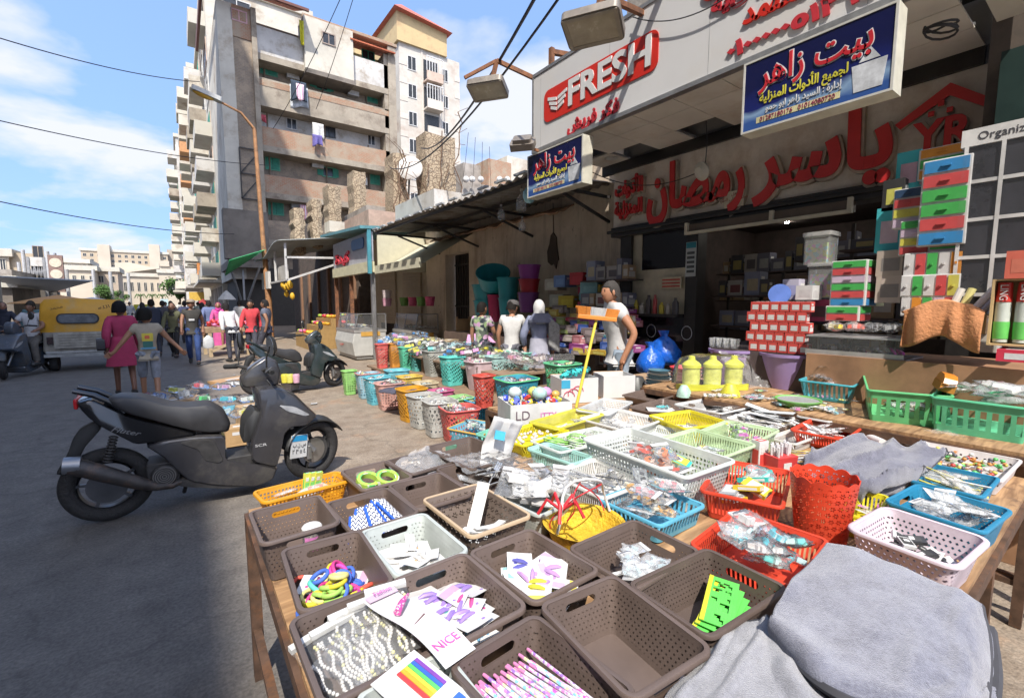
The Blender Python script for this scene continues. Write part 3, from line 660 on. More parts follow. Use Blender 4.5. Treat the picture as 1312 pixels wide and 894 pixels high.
# dark room
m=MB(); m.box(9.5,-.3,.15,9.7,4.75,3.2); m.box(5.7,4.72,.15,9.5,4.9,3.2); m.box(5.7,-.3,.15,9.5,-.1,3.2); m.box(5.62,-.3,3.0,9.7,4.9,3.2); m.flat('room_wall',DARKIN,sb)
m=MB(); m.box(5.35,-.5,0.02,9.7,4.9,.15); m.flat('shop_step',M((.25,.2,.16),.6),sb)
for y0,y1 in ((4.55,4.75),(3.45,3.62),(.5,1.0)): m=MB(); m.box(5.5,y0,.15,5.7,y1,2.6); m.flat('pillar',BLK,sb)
m=MB(); m.box(5.56,3.62,1.45,5.66,4.55,2.08); m.box(5.56,4.4,2.08,5.66,4.55,2.6); m.flat('cream_board',M((.55,.44,.33),.6),sb)
m=MB(); m.box(5.58,3.62,2.08,5.64,4.4,2.6); m.box(5.52,3.62,.15,5.64,4.55,1.45); m.flat('black_glass',M((.012,.012,.016),.12),sb)
for k in range(7):
    m=MB(); m.lathe([(.03,0),(.03,.02)],10,(6.2+R.random()*2.4,1.2+R.random()*2.6,2.97)); m.build('ceiling_lamp',EMIT((1,.95,.85),60),sb)
m=MB(); m.box(5.0,.2,2.9,5.9,.82,5.5); m.box(5.35,.35,0,5.95,.6,2.9); m.flat('end_pillar',M((.085,.065,.05),.8,var=.3),sb)
# red block lettering with deep grey returns
SIGNRED=M((.66,.03,.03),.35,var=.12,scale=3)
RETURN=M((.42,.35,.27),.55,var=.2)
def sign_text(body,y,z,h,width,mats=(SIGNRED,RETURN),x=5.5,parent=None,name='red_lettering',off=.03,deep=.03):
    mt=FACE_T(x - .03,y,z); textm(body,h,mats[1],'letter_return',parent,deep,mt,width,offset=off*1.7)
    return textm(body,h,mats[0],name,parent,.012,FACE_T(x - .03-deep - .012,y + .01,z + .012),width * .985,offset=off)
ss=thing('shop_sign','large red Arabic block letters on the marble band over the shop opening','sign')
sign_text(ar('ياسر'),2.10,3.14,.80,1.30,parent=ss,off=.027)
sign_text(ar('رمضان'),3.52,3.11,.80,1.40,parent=ss,off=.027)
sign_text(ar('الأدوات'),4.55,3.27,.26,.52,parent=ss,off=.012,deep=.03)
sign_text(ar('المنزلية'),4.55,2.98,.26,.52,parent=ss,off=.012,deep=.03)
ys=thing('house_emblem','red house outline emblem with the letters YR at the end of the marble band','sign')
def emblem(g,x0,x1,mat_,nm):
    m=MB(); P=lambda y,z: (y,z)
    cy,cz=1.13,3.1
    m.prism([(cy + .30,cz + .08),(cy + .34,cz + .13),(cy - .02,cz + .37),(cy - .30,cz + .14),(cy - .26,cz + .09),(cy - .02,cz + .29+g)],x0,x1,ax='x')
    m.prism([(cy + .2,cz - .22),(cy + .1,cz - .25),(cy - .1,cz - .21),(cy - .24,cz - .12),(cy - .22,cz - .1+g),(cy - .08,cz - .17+g),(cy + .1,cz - .2+g)],x0,x1,ax='x')
    for a,b in ((.09,.15),(-.03,.15),(.03,.22)): m.box(x0,cy+a - .02,cz+b - .02,x1,cy+a + .02,cz+b + .02)
    return m.flat(nm,mat_,ys)
emblem(0,5.45,5.497,RETURN,'emblem_return'); emblem(-.02,5.43,5.448,SIGNRED,'red_emblem')
textm('YR',.36,RETURN,'letter_return',ys,.03,FACE_T(5.47,1.13,3.04),.42,offset=.024); textm('YR',.36,SIGNRED,'red_lettering',ys,.01,FACE_T(5.425,1.135,3.045),.405,offset=.010)
# paper notice
m=MB(); m.box(5.42,2.84,2.74,5.435,3.08,2.93); n_=m.build('paper_notice',M((.6,.45,.34),.8)); tag(n_,'small pink paper notice taped under the red shop lettering','notice')
for k,t_ in enumerate(('هل','صليت على النبي','اليوم؟')): textm(ar(t_),.05,M((.25,.06,.04),.8),'lettering',n_,.001,FACE_T(5.418,2.96,2.895-k * .055),None)

# ------------------------------------------------------------------ FRESH fascia
fs=thing('fascia_sign','long white fascia board with the red FRESH panel and red Arabic writing','sign')
FW=M((.72,.71,.70),.38,var=.05,scale=.8,dirt=(.55,.53,.5,.9))
m=MB(); m.box(4.1,-1.2,3.70,4.14,5.13,4.66); m.flat('board',FW,fs)
m=MB(); m.box(4.075,-1.2,3.655,4.16,5.15,3.699); m.box(4.09,-1.2,4.661,4.15,5.15,4.70); m.box(4.09,5.131,3.70,4.15,5.16,4.66); m.flat('frame',METAL,fs)
m=MB()
for q in range(5): m.box(4.098,.1+q*1.22,3.70,4.0995,.105+q*1.22,4.66)
m.flat('panel_joint',M((.35,.35,.35),.6),fs)
def rrect(x0,y0,x1,y1,r,n=6,rs=None):
    out=[]
    for (cx,cy,a,k) in ((x1-r,y1-r,0,0),(x0+r,y1-r,90,1),(x0+r,y0+r,180,2),(x1-r,y0+r,270,3)):
        if rs and not rs[k]:
            out.append(((x1 if k in (0,3) else x0),(y1 if k in (0,1) else y0))); continue
        for i in range(n+1): t=rad(a+90*i/n); out.append((cx+r*math.cos(t),cy+r*math.sin(t)))
    return out
FRED=M((.62,.022,.012),.35,var=.06,scale=2); RED2=M((.42,.02,.03),.5,var=.08)
m=MB(); m.prism(rrect(3.10,3.985,4.90,4.385,.09),4.088,4.0995,ax='x'); m.flat('red_panel',FRED,fs)
FWH=M((.8,.8,.78),.4,var=.03)
textm('FRESH',.42,FWH,'white_lettering',fs,.006,FACE_T(4.082,3.80,4.185),1.24,offset=.012)
m=MB()
for s_ in (0,1):      # open book emblem: three slanted leaves either side
    for k in range(3):
        z=4.25-k * .062; a0=4.63+(0.012 if s_ == 0 else -.012); a1=a0+(.17 - .03*k)*(1 if s_ == 0 else -1)
        m.prism([(a0,z - .05),(a1,z - .005),(a1,z + .035),(a0,z - .01)],4.077,4.087,ax='x')
m.flat('book_emblem',FWH,fs)
for body,y,z,h,wd,mt in ((ar('فكر فريش'),4.02,3.80,.2,.84,RED2),(ar('رمضان'),2.05,4.52,.3,1.15,FRED),(ar('للأجهزة الكهربائية'),1.72,4.28,.2,1.62,RED2),(ar('موزع معتمد'),1.73,4.06,.22,1.0,FRED),('٠١٠٠٠٠٠٥١٢٦٥',1.80,3.82,.17,1.12,RED2)):
    textm(body,h,mt,'red_lettering',fs,.008,FACE_T(4.09,y,z),wd,offset=.012 if h > .25 else .008)
textm(ar('صيانة'),.14,M((.02,.3,.35),.5),'teal_lettering',fs,.004,FACE_T(4.095,.88,3.80),.5,offset=.004)

# ------------------------------------------------------------------ blue light boxes under the fascia
def blue_mat():
    m,nt,b=new_mat('blue_print'); N=nt.nodes; L=nt.links; X=Node(nt)
    tc=N.new('ShaderNodeTexCoord'); sp=N.new('ShaderNodeSeparateXYZ'); L.new(tc.outputs['Generated'],sp.inputs[0])
    no=N.new('ShaderNodeTexNoise'); no.inputs['Scale'].default_value=4; no.inputs['Detail'].default_value=3; L.new(tc.outputs['Generated'],no.inputs[0])
    # a diagonal pale swoosh across the lower part
    f=X.m('ADD',sp.outputs[2],X.m('MULTIPLY',X.m('SUBTRACT',no.outputs[0],.5),.28))
    r=N.new('ShaderNodeValToRGB'); e=r.color_ramp.elements; e[0].position=.24; e[0].color=(.20,.31,.46,1); e[1].position=.33; e[1].color=(.010,.016,.12,1)
    q=e.new(.62); q.color=(.005,.007,.05,1); q=e.new(.1); q.color=(.03,.08,.26,1)
    L.new(f,r.inputs[0]); L.new(r.outputs[0],b.inputs['Base Color']); b.inputs['Roughness'].default_value=.25
    return m
BLUEP=blue_mat(); YELP=M((.75,.6,.05),.5); WHP=M((.8,.8,.8),.5,var=.03)
def lightbox(x,y0,y1,z0,z1,label):
    o=thing('light_box_sign',label,'sign',group='blue light box signs under the fascia'); s=y1-y0; h=z1-z0; cy=(y0+y1)/2
    m=MB(); m.box(x,y0,z0,x + .16,y1,z1); m.flat('case',M((.62,.56,.4),.5),o)
    m=MB(); m.box(x - .006,y0 + .015,z0 + .015,x - .001,y1 - .015,z1 - .015); m.flat('printed_face',BLUEP,o)
    m=MB()
    for a in ((y0,z0,y1,z0 + .015),(y0,z1 - .015,y1,z1),(y0,z0 + .015,y0 + .015,z1 - .015),(y1 - .015,z0 + .015,y1,z1 - .015)): m.box(x - .012,a[0],a[1],x - .001,a[2],a[3])
    m.flat('frame',M((.5,.48,.42),.4),o)
    textm(ar('بيت زاهر'),h * .45,WHP,'letter_outline',o,.001,FACE_T(x - .008,cy,z0+h * .73),s * .76,offset=.011)
    textm(ar('بيت زاهر'),h * .45,M((.55,.02,.03),.4),'red_lettering',o,.003,FACE_T(x - .012,cy,z0+h * .73),s * .75,offset=.003)
    textm(ar('لجميع الأدوات المنزلية'),h * .17,YELP,'yellow_lettering',o,.002,FACE_T(x - .01,cy + .06*s,z0+h * .43),s * .6,offset=.002)
    textm(ar('إدارة : السيد زاهر ابو حمو'),h * .12,WHP,'white_lettering',o,.002,FACE_T(x - .01,cy + .05*s,z0+h * .27),s * .52,offset=.001)
    m=MB(); m.box(x - .008,y0 + .3*s,z0+h * .1,x - .006,y1 - .12*s,z0+h * .18); m.flat('number_strip',M((.78,.66,.3),.5),o)
    textm('01287180176   01014080720',h * .085,M((.25,.03,.08),.5),'number_lettering',o,.0015,FACE_T(x - .01,cy + .09*s,z0+h * .14),s * .52)
    m=MB(); m.prism([(y0 + .06*s,z0 + .1*h),(y0 + .22*s,z0 + .1*h),(y0 + .24*s,z0 + .42*h),(y0 + .04*s,z0 + .42*h)],x - .009,x - .006,ax='x'); m.prism([(y0 + .08*s,z0 + .44*h),(y0 + .2*s,z0 + .44*h),(y0 + .14*s,z0 + .6*h)],x - .009,x - .006,ax='x'); m.flat('picture_of_pans',M((.5,.55,.62),.4,var=.4,scale=9),o)
    return o
lightbox(4.0,4.06,5.13,3.04,3.60,'smaller looking blue sign at the far end of the fascia beside the tin awning')
lightbox(3.9,1.08,2.09,3.0,3.56,'blue sign of the same print nearer the camera with its whole face readable')
# dark green sign on the next building
gs=thing('green_sign','dark green sign with gold Arabic letters on the pillar at the right edge','sign')
m=MB(); m.box(4.9,.1,2.75,4.96,.74,3.4); m.flat('board',M((.012,.03,.026),.4),gs)
textm(ar('مكتب'),.2,M((.35,.3,.18),.5),'gold_lettering',gs,.004,FACE_T(4.89,.36,3.18),.36); textm(ar('صيانة'),.17,M((.35,.3,.18),.5),'gold_lettering',gs,.004,FACE_T(4.89,.38,2.95),.36)
# lit cream soffit edge and conduit at the right end
m=MB(); m.box(4.3,.55,3.62,4.9,.78,4.0); m.flat('conduit_box',CREAM,sb)

# ------------------------------------------------------------------ floodlights on rusty arms
def floodlight(label,c,ax,arm,size=.42):
    o=thing('floodlight',label,'lamp',c,0,'floodlights on arms above the fascia')
    q=Matrix.Rotation(rad(ax[2]),4,'Z') @ Matrix.Rotation(rad(ax[1]),4,'Y') @ Matrix.Rotation(rad(ax[0]),4,'X'); s=size
    m=MB(); m.prism(rrect(-s * .42,-s * .62,s * .42,s * .62,.05),-.03,.05)
    m.prism(rrect(-s * .32,-s * .45,s * .32,s * .45,.03),.05,.10); m.xf(q); m.build('housing',M((.20,.175,.15),.5,.3,var=.25),o)
    m=MB()
    for a in ((-s * .38,-s * .58,-s * .31,s * .58),(s * .31,-s * .58,s * .38,s * .58),(-s * .31,-s * .58,s * .31,-s * .5),(-s * .31,s * .5,s * .31,s * .58)): m.box(a[0],a[1],-.042,a[2],a[3],-.031)
    m.xf(q); m.flat('rim',M((.30,.26,.2),.5),o)
    m=MB(); m.box(-s * .31,-s * .5,-.036,s * .31,s * .5,-.031); m.xf(q); m.flat('lamp_glass',M((.38,.33,.24),.25,var=.2),o)
    m=MB()
    for a,b,w in arm: m.bar(Vector(a)-Vector(c),Vector(b)-Vector(c),w)
    m.flat('arm',RUST,o)
    return o
f1=at(625,115,x=3.6); f2=at(760,35,x=3.3); f3=at(670,186,x=3.85)
floodlight('grey floodlight hanging lower from an angled rusty arm beside the blue sky',f1,(0,18,36),((f1+Vector((.05,0,.06)),f1+Vector((.15,0,.42)),.05),(f1+Vector((.15,0,.42)),(4.3,5.1,4.62),.05),(f1+Vector((.15,0,.42)),f1+Vector((-.25,.2,.16)),.04)))
floodlight('larger grey floodlight on a long arm directly above the FRESH panel',f2,(0,18,30),((f2+Vector((.05,0,.06)),f2+Vector((.1,0,.32)),.05),(f2+Vector((.1,0,.32)),(4.35,3.35,4.66),.05)),.44)
floodlight('small dark square floodlight at the far end of the fascia',f3,(0,-40,40),((f3+Vector((.03,0,0)),(4.1,5.0,3.66),.03),),.27)
m=MB()
for a,b in (((4.3,5.0,4.7),(4.3,5.0,5.05)),((4.3,5.0,5.0),(5.5,4.8,5.1)),((3.6,3.0,4.72),(5.2,3.1,4.9)),((4.15,5.16,3.7),(4.15,5.16,4.7))): m.bar(a,b,.06)
m.flat('roof_frame',RUST,sb)
# small bits under the soffit
m=MB(); m.lathe([(.02,0),(.10,.03),(.11,.06),(.06,.1)],16,(0,0,0),ax=(-.7,.2,-.3));
o=thing('hanging_lamp','little round lamp hanging on a cord from a hole in the soffit','lamp',(5.1,3.15,3.16)); m.build('lamp_shade',M((.5,.45,.38),.5),o); m=MB(); m.tube([(0,0,.05),(.02,0,.3),(0,.01,.55)],.006,6); m.build('cord',WIRE,o)
m=MB(); m.tube([(4.35,.95+k * .0,3.66 - .03*math.sin(k)) for k in range(2)],.01);
m=MB()
for k in range(3): m.tube([(4.5 + .11*math.cos(t * .5+k),1.0 + .09*math.sin(t * .5+k),3.6 - .02*k - .06*math.sin(t * .25)) for t in range(14)],.008,6)
tag(m.build('cable_coil',WIRE),'loose coil of black cable hanging from the soffit end','cable')

# ------------------------------------------------------------------ corrugated tin awning over the pavement
aw=thing('tin_awning','corrugated tin awning on a rusty frame beyond the fascia','awning')
def tin(u,v):
    y=5.22+u*6.4; x=4.08+v*1.95; return (x,y,3.42+v * .16 + .022*math.sin(y*2*PI / .21) - .03*math.sin(u*7)*(1-v))
m=MB(); m.grid(240,6,tin); m.build('tin_sheet',M((.27,.245,.215),.55,.35,var=.35,scale=2.5,dirt=(.13,.085,.055,1.6)),aw,solid=.004)
m=MB()
for k in range(13):
    y=5.4+k * .5; m.box(4.02,y - .17,3.425,4.075,y + .1,3.455)
m.flat('bent_edge',M((.5,.55,.58),.45,.5),aw)
m=MB(); m.bar((4.15,5.22,3.36),(4.15,11.6,3.36),.05); m.bar((5.0,5.22,3.42),(5.0,11.6,3.42),.05); m.flat('rail',DKMETAL,aw)
for y in (5.35,7.4,9.5,11.5):
    m=MB(); m.bar((4.15,y,3.35),(5.9,y,3.35),.045); m.bar((5.9,y,2.95),(4.7,y,3.33),.04); m.flat('bracket',DKMETAL,aw)
m=MB(); n_=40
m.grid(n_,3,lambda u,v: (5.55 + .35*v,6.2+5.2*u,3.38 - .14*(1-v) - .10*noise.noise((u*14,v*2,3))*(1.2-v)))
m.build('broken_board',M((.34,.2,.12),.9,var=.5,scale=6),aw,solid=.03)
# hanging water bottles
def bottle(label,c,h,cap,parent_len):
    o=thing('water_bottle',label,'bottle',c,0,'clear bottles hung under the awning'); r=h * .27
    m=MB(); m.lathe([(r * .9,0),(r,.02),(r,h * .55),(r * .8,h * .68),(r * .3,h * .82),(r * .28,h)],16); m.build('bottle_body',GLASS((.85,.9,.95),.35),o)
    m=MB(); m.lathe([(r * .32,h),(r * .32,h + .03)],12); m.build('cap',M(cap,.4),o)
    m=MB(); m.tube([(0,0,h + .03),(0,0,h + .03+parent_len)],.004,5); m.build('string',WIRE,o)
bottle('biggest clear bottle hanging beside the blue sign',at(668,270,x=4.4),.30,(.85,.85,.85),.15)
bottle('milky bottle hanging lower and further left under the awning',at(642,282,x=4.7),.24,(.8,.8,.8),.3)
bottle('small dim bottle hanging lowest near the plaster wall',at(669,296,x=5.0),.22,(.5,.5,.5),.45)
m=MB(); m.grid(8,8,lambda u,v: (0,0,0)); m=MB(); m.ball((0,0,0),.1,.09,.12)
m.v=[(x + .02*noise.noise((x*30,y*30,z*30)),y + .02*noise.noise((y*30,z*30,x*30)),z) for x,y,z in m.v]
o=m.build('plastic_bag',M((.25,.55,.75),.3)); o.location=at(678,250,x=4.25); tag(o,'crumpled light blue bag tied to the sign corner','bag')
# torn plaster hole and iron door in the wall
m=MB();
pts=[(6.75,2.95),(6.82,2.9),(6.85,2.75),(6.92,2.6),(6.9,2.4),(6.8,2.33),(6.72,2.36),(6.66,2.25),(6.62,2.4),(6.58,2.42),(6.63,2.6),(6.66,2.85)]
m.prism(pts,5.875,5.899,ax='x'); m.tube([(5.88,6.74,2.9),(5.88,6.76,3.5)],.008,5); m.flat('broken_patch',M((.09,.065,.045),.95),sb)
dr=thing('iron_door','dark iron grille door at the end of the plaster wall','door')
m=MB(); m.box(6.2,10.0,0,6.24,11.15,2.9); m.flat('door_sheet',M((.035,.028,.024),.6,var=.4),dr)
m=MB()
for k in range(9): m.bar((6.17,10.06+k * .13,0),(6.17,10.06+k * .13,2.88),.025)
for z in (.3,1.5,2.6): m.box(6.15,10.0,z,6.19,11.15,z + .04)
m.flat('grille',DKMETAL,dr)
m=MB()
for z in (2.35,1.95): m.box(5.8,4.62,z,5.895,4.95,z + .12)
m.flat('bracket_sign',MARBLE,sb)
# ------------------------------------------------------------------ baskets and small goods: builders
BROWN=(.125,.092,.078); GREYB=(.40,.43,.41); ORANGE=(.85,.27,.015); REDB=(.72,.05,.022); TEALB=(.02,.19,.33)
LIME=(.42,.72,.33); MINT=(.30,.66,.50); YELLOW=(.85,.60,.02); WHITEB=(.80,.77,.70); PALEG=(.60,.68,.62); PINKL=(.78,.52,.68); GREENB=(.10,.42,.17)
def ring_pts(w,l,r,z,n=5):
    return [(x,y,z) for x,y in rrect(-w/2,-l/2,w/2,l/2,r,n)]
class Bk: pass
def quad_frame(q,z):
    P=[at(p[0],p[1],z=z) for p in q]
    X=((P[1]-P[0])+(P[2]-P[3]))/2; Y=((P[0]-P[3])+(P[1]-P[2]))/2
    w,l=X.length,Y.length
    a=math.atan2(X.y,X.x); b=math.atan2(Y.y,Y.x)-PI/2
    while b-a > PI: b -= 2*PI
    while b-a < -PI: b += 2*PI
    return sum(P,Vector())/4,w,l,(a+b)/2
def wall_mesh(w,l,h,tap,r,th=.0035,z0=0,flag=None,n=5):
    m=MB(); A=ring_pts(w*tap,l*tap,r*tap,z0,n); B=ring_pts(w,l,r,h,n)
    Bi=ring_pts(w-2*th,l-2*th,r,h,n); Ai=ring_pts(w*tap-2*th,l*tap-2*th,r*tap,z0+th,n); k=len(A)
    m.v=A+B+Bi+Ai
    def face(i0,i1,j1,j0,z_lo,z_hi):
        p,q=m.v[i0],m.v[i1]; nx,ny=q[1]-p[1],-(q[0]-p[0])
        ax=abs(nx) > abs(ny); f=10 if (flag == 'x' and ax) or (flag == 'y' and not ax) or flag == 'xy' else 0
        uvs=[]
        for i in (i0,i1,j1,j0):
            v=m.v[i]; uvs.append(((v[1] if ax else v[0])+f,v[2]))
        m.f.append((i0,i1,j1,j0)); m.mi.append(0); m.uv[len(m.f)-1]=uvs
    for i in range(k):
        j=(i+1) % k
        face(i,j,k+j,k+i,0,h); face(3*k+j,3*k+i,2*k+i,2*k+j,0,h)
    return m
def rim_mesh(w,l,h,r,lip=.010,n=5,t=.004):
    m=MB(); prof=[(-.0036,-.003),(-.0036,.0025),(.001,t),(lip * .8,t * .8),(lip,0),(lip,-.007),(lip - .003,-.007),(lip - .003,-.001),(.0005,-.0015),(.0005,-.003)]
    rings=[ring_pts(w+2*o,l+2*o,r+o,h+z,n) for o,z in prof]
    return m.loft(rings,closed=True,cap=False)
def basket(label,q,zr,h,c,pat='dots',handle='y',cell=.013,tap=.84,rim=None,group=None,lo=.02,hi=None,r=.022,lip=.009,frame=None,fill=.24,name='basket',cat='basket'):
    if frame: ctr,w,l,a=frame
    else: ctr,w,l,a=quad_frame(q,zr)
    o=thing(name,label,cat,(ctr.x,ctr.y,zr-h),a,group); o.rotation_euler=(R.uniform(-.018,.018),R.uniform(-.018,.018),a)
    slot=h - .028 if handle else None
    if hi is None: hi=h-(.014 if pat != 'dots' else .012)
    m=wall_mesh(w,l,h,tap,r,flag=handle); m.build('basket_wall',PERF(c,pat,.45,lo,hi,cell,round(slot,3) if slot else None),o,smooth=40)
    f=MB(); A=ring_pts(w*tap - .006,l*tap - .006,r*tap,.0005); B=ring_pts(w*tap - .006,l*tap - .006,r*tap,.005)
    f.loft([A,B],cap=True); f.flat('basket_floor',M(c,.5,var=.15),o)
    rim_mesh(w,l,h,r,lip).build('rim',M(rim or c,.42,var=.1),o,smooth=50)
    b=Bk(); b.o=o; b.w=w*tap; b.l=l*tap; b.W=w; b.L=l; b.z=zr-h + .006; b.z0=b.z; b.z += fill*h; b.zr=zr; b.h=h; b.a=a; b.c=ctr
    b.pt=lambda u,v,z=0: Vector((ctr.x,ctr.y,0))+Matrix.Rotation(a,3,'Z') @ Vector((u*b.w,v*b.l,0))+Vector((0,0,b.z+z))
    return b
def item(name,me,loc,rot,label,cat,group=None,sc=1):
    o=bpy.data.objects.new(name,me); COL.objects.link(o); o.location=loc; o.rotation_euler=rot
    if sc != 1: o.scale=(sc,sc,sc) if isinstance(sc,(int,float)) else sc
    return tag(o,label,cat,group)
def mesh_of(mb,mats,smooth=35):
    o=mb.build('proto',mats,smooth=smooth); me=o.data; bpy.data.objects.remove(o); return me
_MC={}
def cached(fn):
    def g(*a):
        k=(fn.__name__,)+a
        if k not in _MC: _MC[k]=fn(*a)
        return _MC[k]
    return g
@cached
def me_card(w,h,c1,c2,c3,seed):
    """printed card with a clip fixed on it"""
    rr=random.Random(seed); m=MB()
    bend=rr.uniform(-.12,.12)
    m.grid(6,4,lambda u,v: ((u - .5)*w,(v - .5)*h,bend*w*((u - .5) ** 2)*4 * .2 + .0012),0)
    m.grid(6,1,lambda u,v: ((u - .5)*w * .96,(h * .30)+v*h * .16,bend*w*((u - .5) ** 2)*4 * .2 + .002),1)
    for k in range(3):
        x,y=rr.uniform(-.36,.3)*w,rr.uniform(-.4,.22)*h; s=rr.uniform(.06,.13)*w
        m.prism([(x+s*math.cos(t * .7),y+s * .8*math.sin(t * .7)) for t in range(9)],.0016,.0022,2+k % 2)
    for y in (-.12,.08):
        a=rr.uniform(-.5,.5); L_=w * .30
        P=lambda t,e: (L_*t*math.cos(a)-e*math.sin(a),y*h+L_*t*math.sin(a)+e*math.cos(a))
        m.tube([(*P(-1,0),.004),(*P(-.4,.0015),.008),(*P(.4,.002),.008),(*P(1,0),.0045)],[.003,.006,.0065,.003],6,2)
    return mesh_of(m,[M((.84,.80,.76),.6,var=.03),M(c1,.5,var=.1),M(c2,.4,var=.1),M(c3,.45,var=.1)])
@cached
def me_ring(Rr,r,c,n=18):
    m=MB(); rings=[]
    for i in range(n):
        t=2*PI*i/n; rings.append([((Rr+r*math.cos(2*PI*j/7))*math.cos(t),(Rr+r*math.cos(2*PI*j/7))*math.sin(t) * .92,r*1.2*math.sin(2*PI*j/7)) for j in range(7)])
    m.loft(rings,closed=True,cap=False); return mesh_of(m,[M(c,.75,var=.15,scale=60)],80)
def print_mat(base,spots,scale=120,rough=.4):
    base=soft(base); spots=[soft(q) for q in spots]; k=('pr',tuple(base),tuple(spots),scale)
    if k in MATS: return MATS[k]
    m,nt,b=new_mat('printed'); N=nt.nodes; L=nt.links; tc=N.new('ShaderNodeTexCoord')
    vo=N.new('ShaderNodeTexVoronoi'); vo.inputs['Scale'].default_value=scale; L.new(tc.outputs['Object'],vo.inputs['Vector'])
    sp=N.new('ShaderNodeSeparateColor'); L.new(vo.outputs['Color'],sp.inputs[0])
    rp=N.new('ShaderNodeValToRGB'); rp.color_ramp.interpolation='CONSTANT'; cs=[base,base]+list(spots)
    e=rp.color_ramp.elements; e[0].color=col4(cs[0]); e[1].position=1/len(cs); e[1].color=col4(cs[1])
    for i,c in enumerate(cs[2:]): q=e.new((i+2)/len(cs)); q.color=col4(c)
    L.new(sp.outputs[0],rp.inputs[0]); L.new(rp.outputs[0],b.inputs['Base Color']); b.inputs['Roughness'].default_value=rough
    MATS[k]=m; return m
@cached
def me_pencil(v):
    m=MB(); m.lathe([(.0036,0),(.0036,.165)],6,ax=(0,1,0),c=(0,-.08,0),mi=0); m.lathe([(.0036,0),(.0036,.012),(.003,.016)],8,ax=(0,1,0),c=(0,.085,0),mi=1); m.lathe([(.0036,0),(.0008,.02)],6,ax=(0,-1,0),c=(0,-.08,0),mi=2)
    sp=[((.75,.2,.5),(.3,.15,.55),(.85,.8,.85)),((.2,.5,.7),(.8,.75,.3),(.75,.3,.6)),((.55,.35,.75),(.9,.85,.9),(.7,.1,.4))][v]
    return mesh_of(m,[print_mat((.72,.55,.72),sp,170),M((.75,.2,.38),.7),M((.7,.5,.3),.7)])
@cached
def me_packet(w,h,t,c,seed,clear,hdr):
    """sealed bag: crumpled clear skin round its coloured goods, printed header"""
    rr=random.Random(seed); m=MB(); ox=rr.random()*50
    def top(u,v,s):
        e=(4*u*(1-u)) ** .5*(4*v*(1-v)) ** .5
        return ((u - .5)*w,(v - .5)*h,t * .5+s*(t * .5*e + .25*t*noise.noise((u*5+ox,v*5,s)))*1)
    m.grid(9,9,lambda u,v: top(u,v,1),0); m.grid(9,9,lambda u,v: top(1-u,v,-1),0)
    if hdr: m.box(-w/2,h * .38,t * .45,w/2,h * .52,t * .55,2)
    for k in range(5):
        x,y=rr.uniform(-.3,.2)*w,rr.uniform(-.36,.22)*h; a=rr.uniform(0,3)
        q=Matrix.Translation((x,y,t * .3)) @ Matrix.Rotation(a,4,'Z'); m.box(-w * .16,-h * .05,0,w * .16,h * .05,t * .45,1+2*(k % 2),0,q)
    c2=(min(1,c[0] * .6 + .3),min(1,c[1] * .6 + .3),min(1,c[2] * .6 + .3))
    return mesh_of(m,[GLASS((.93,.95,.96),clear),M(c,.5,var=.25,scale=30),M((.82,.8,.78),.5,var=.05),M(c2,.5,var=.2,scale=30)],80)
@cached
def me_film(w,h,seed,a,amp=.35):
    """crumpled clear film"""
    ox=seed*7.3; m=MB()
    def f(u,v):
        n1=noise.noise((u*3+ox,v*3,0)); n2=noise.noise((u*8+ox,v*8,4)); n3=noise.noise((u*17+ox,v*17,2))
        ed=.07*noise.noise((u*5+ox,v*5,9))
        return ((u - .5+ed)*w,(v - .5-ed)*h,amp*w*(abs(n1) * .6+abs(n2) * .35+abs(n3) * .14)*(.35+1.3*u*(1-u)+1.3*v*(1-v)))
    m.grid(22,22,f); return mesh_of(m,[GLASS((.93,.94,.95),a,.2)],85)
@cached
def me_box(w,l,h,c,c2,seed):
    rr=random.Random(seed); m=MB(); m.box(-w/2,-l/2,0,w/2,l/2,h,0)
    e=.0012
    m.box(-w * .38,-l/2-e,h * .15,w * .38,-l/2,h * .55,1); m.box(-w * .4,-l * .4,h,w * .4,l * .3,h+e,1); m.box(-w/2-e,-l * .4,h * .2,-w/2,l * .3,h * .7,1)
    m.box(w/2,-l * .4,h * .2,w/2+e,l * .3,h * .7,1)
    m.box(-w * .3,-l/2-1.5*e,h * .62,w * .1,-l/2,h * .8,2); m.box(-w * .25,-l * .2,h,w * .2,l * .02,h+2*e,2)
    return mesh_of(m,[M(c,.5,var=.08),M(c2,.45,var=.12,scale=14),M((.8,.78,.74),.5,var=.05)],0)
@cached
def me_strip(w,l,t,c,bend=.3,rough=.5,metal=0):
    m=MB(); m.grid(2,10,lambda u,v: ((u - .5)*w,(v - .5)*l,t+bend*l*(v - .5) ** 2)); m.grid(2,10,lambda u,v: ((.5-u)*w,(v - .5)*l,bend*l*(v - .5) ** 2))
    return mesh_of(m,[M(c,rough,metal,var=.08)],60)
@cached
def me_fork(c,kind):
    m=MB(); m.tube([(0,-.09,.004),(0,0,.006),(0,.05,.004)],[.004,.003,.0035],6)
    if kind == 0: m.ball((0,.075,.006),.017,.026,.006,10,0,6)
    elif kind == 1:
        m.box(-.012,.05,.003,.012,.065,.007)
        for k in range(3): m.box(-.012+k * .009,.065,.003,-.006+k * .009,.1,.006)
    else: m.prism([(-.007,.04),(.008,.04),(.009,.12),(.003,.13),(-.006,.1)],.003,.006)
    return mesh_of(m,[M(c,.25,.6,var=.1)],60)
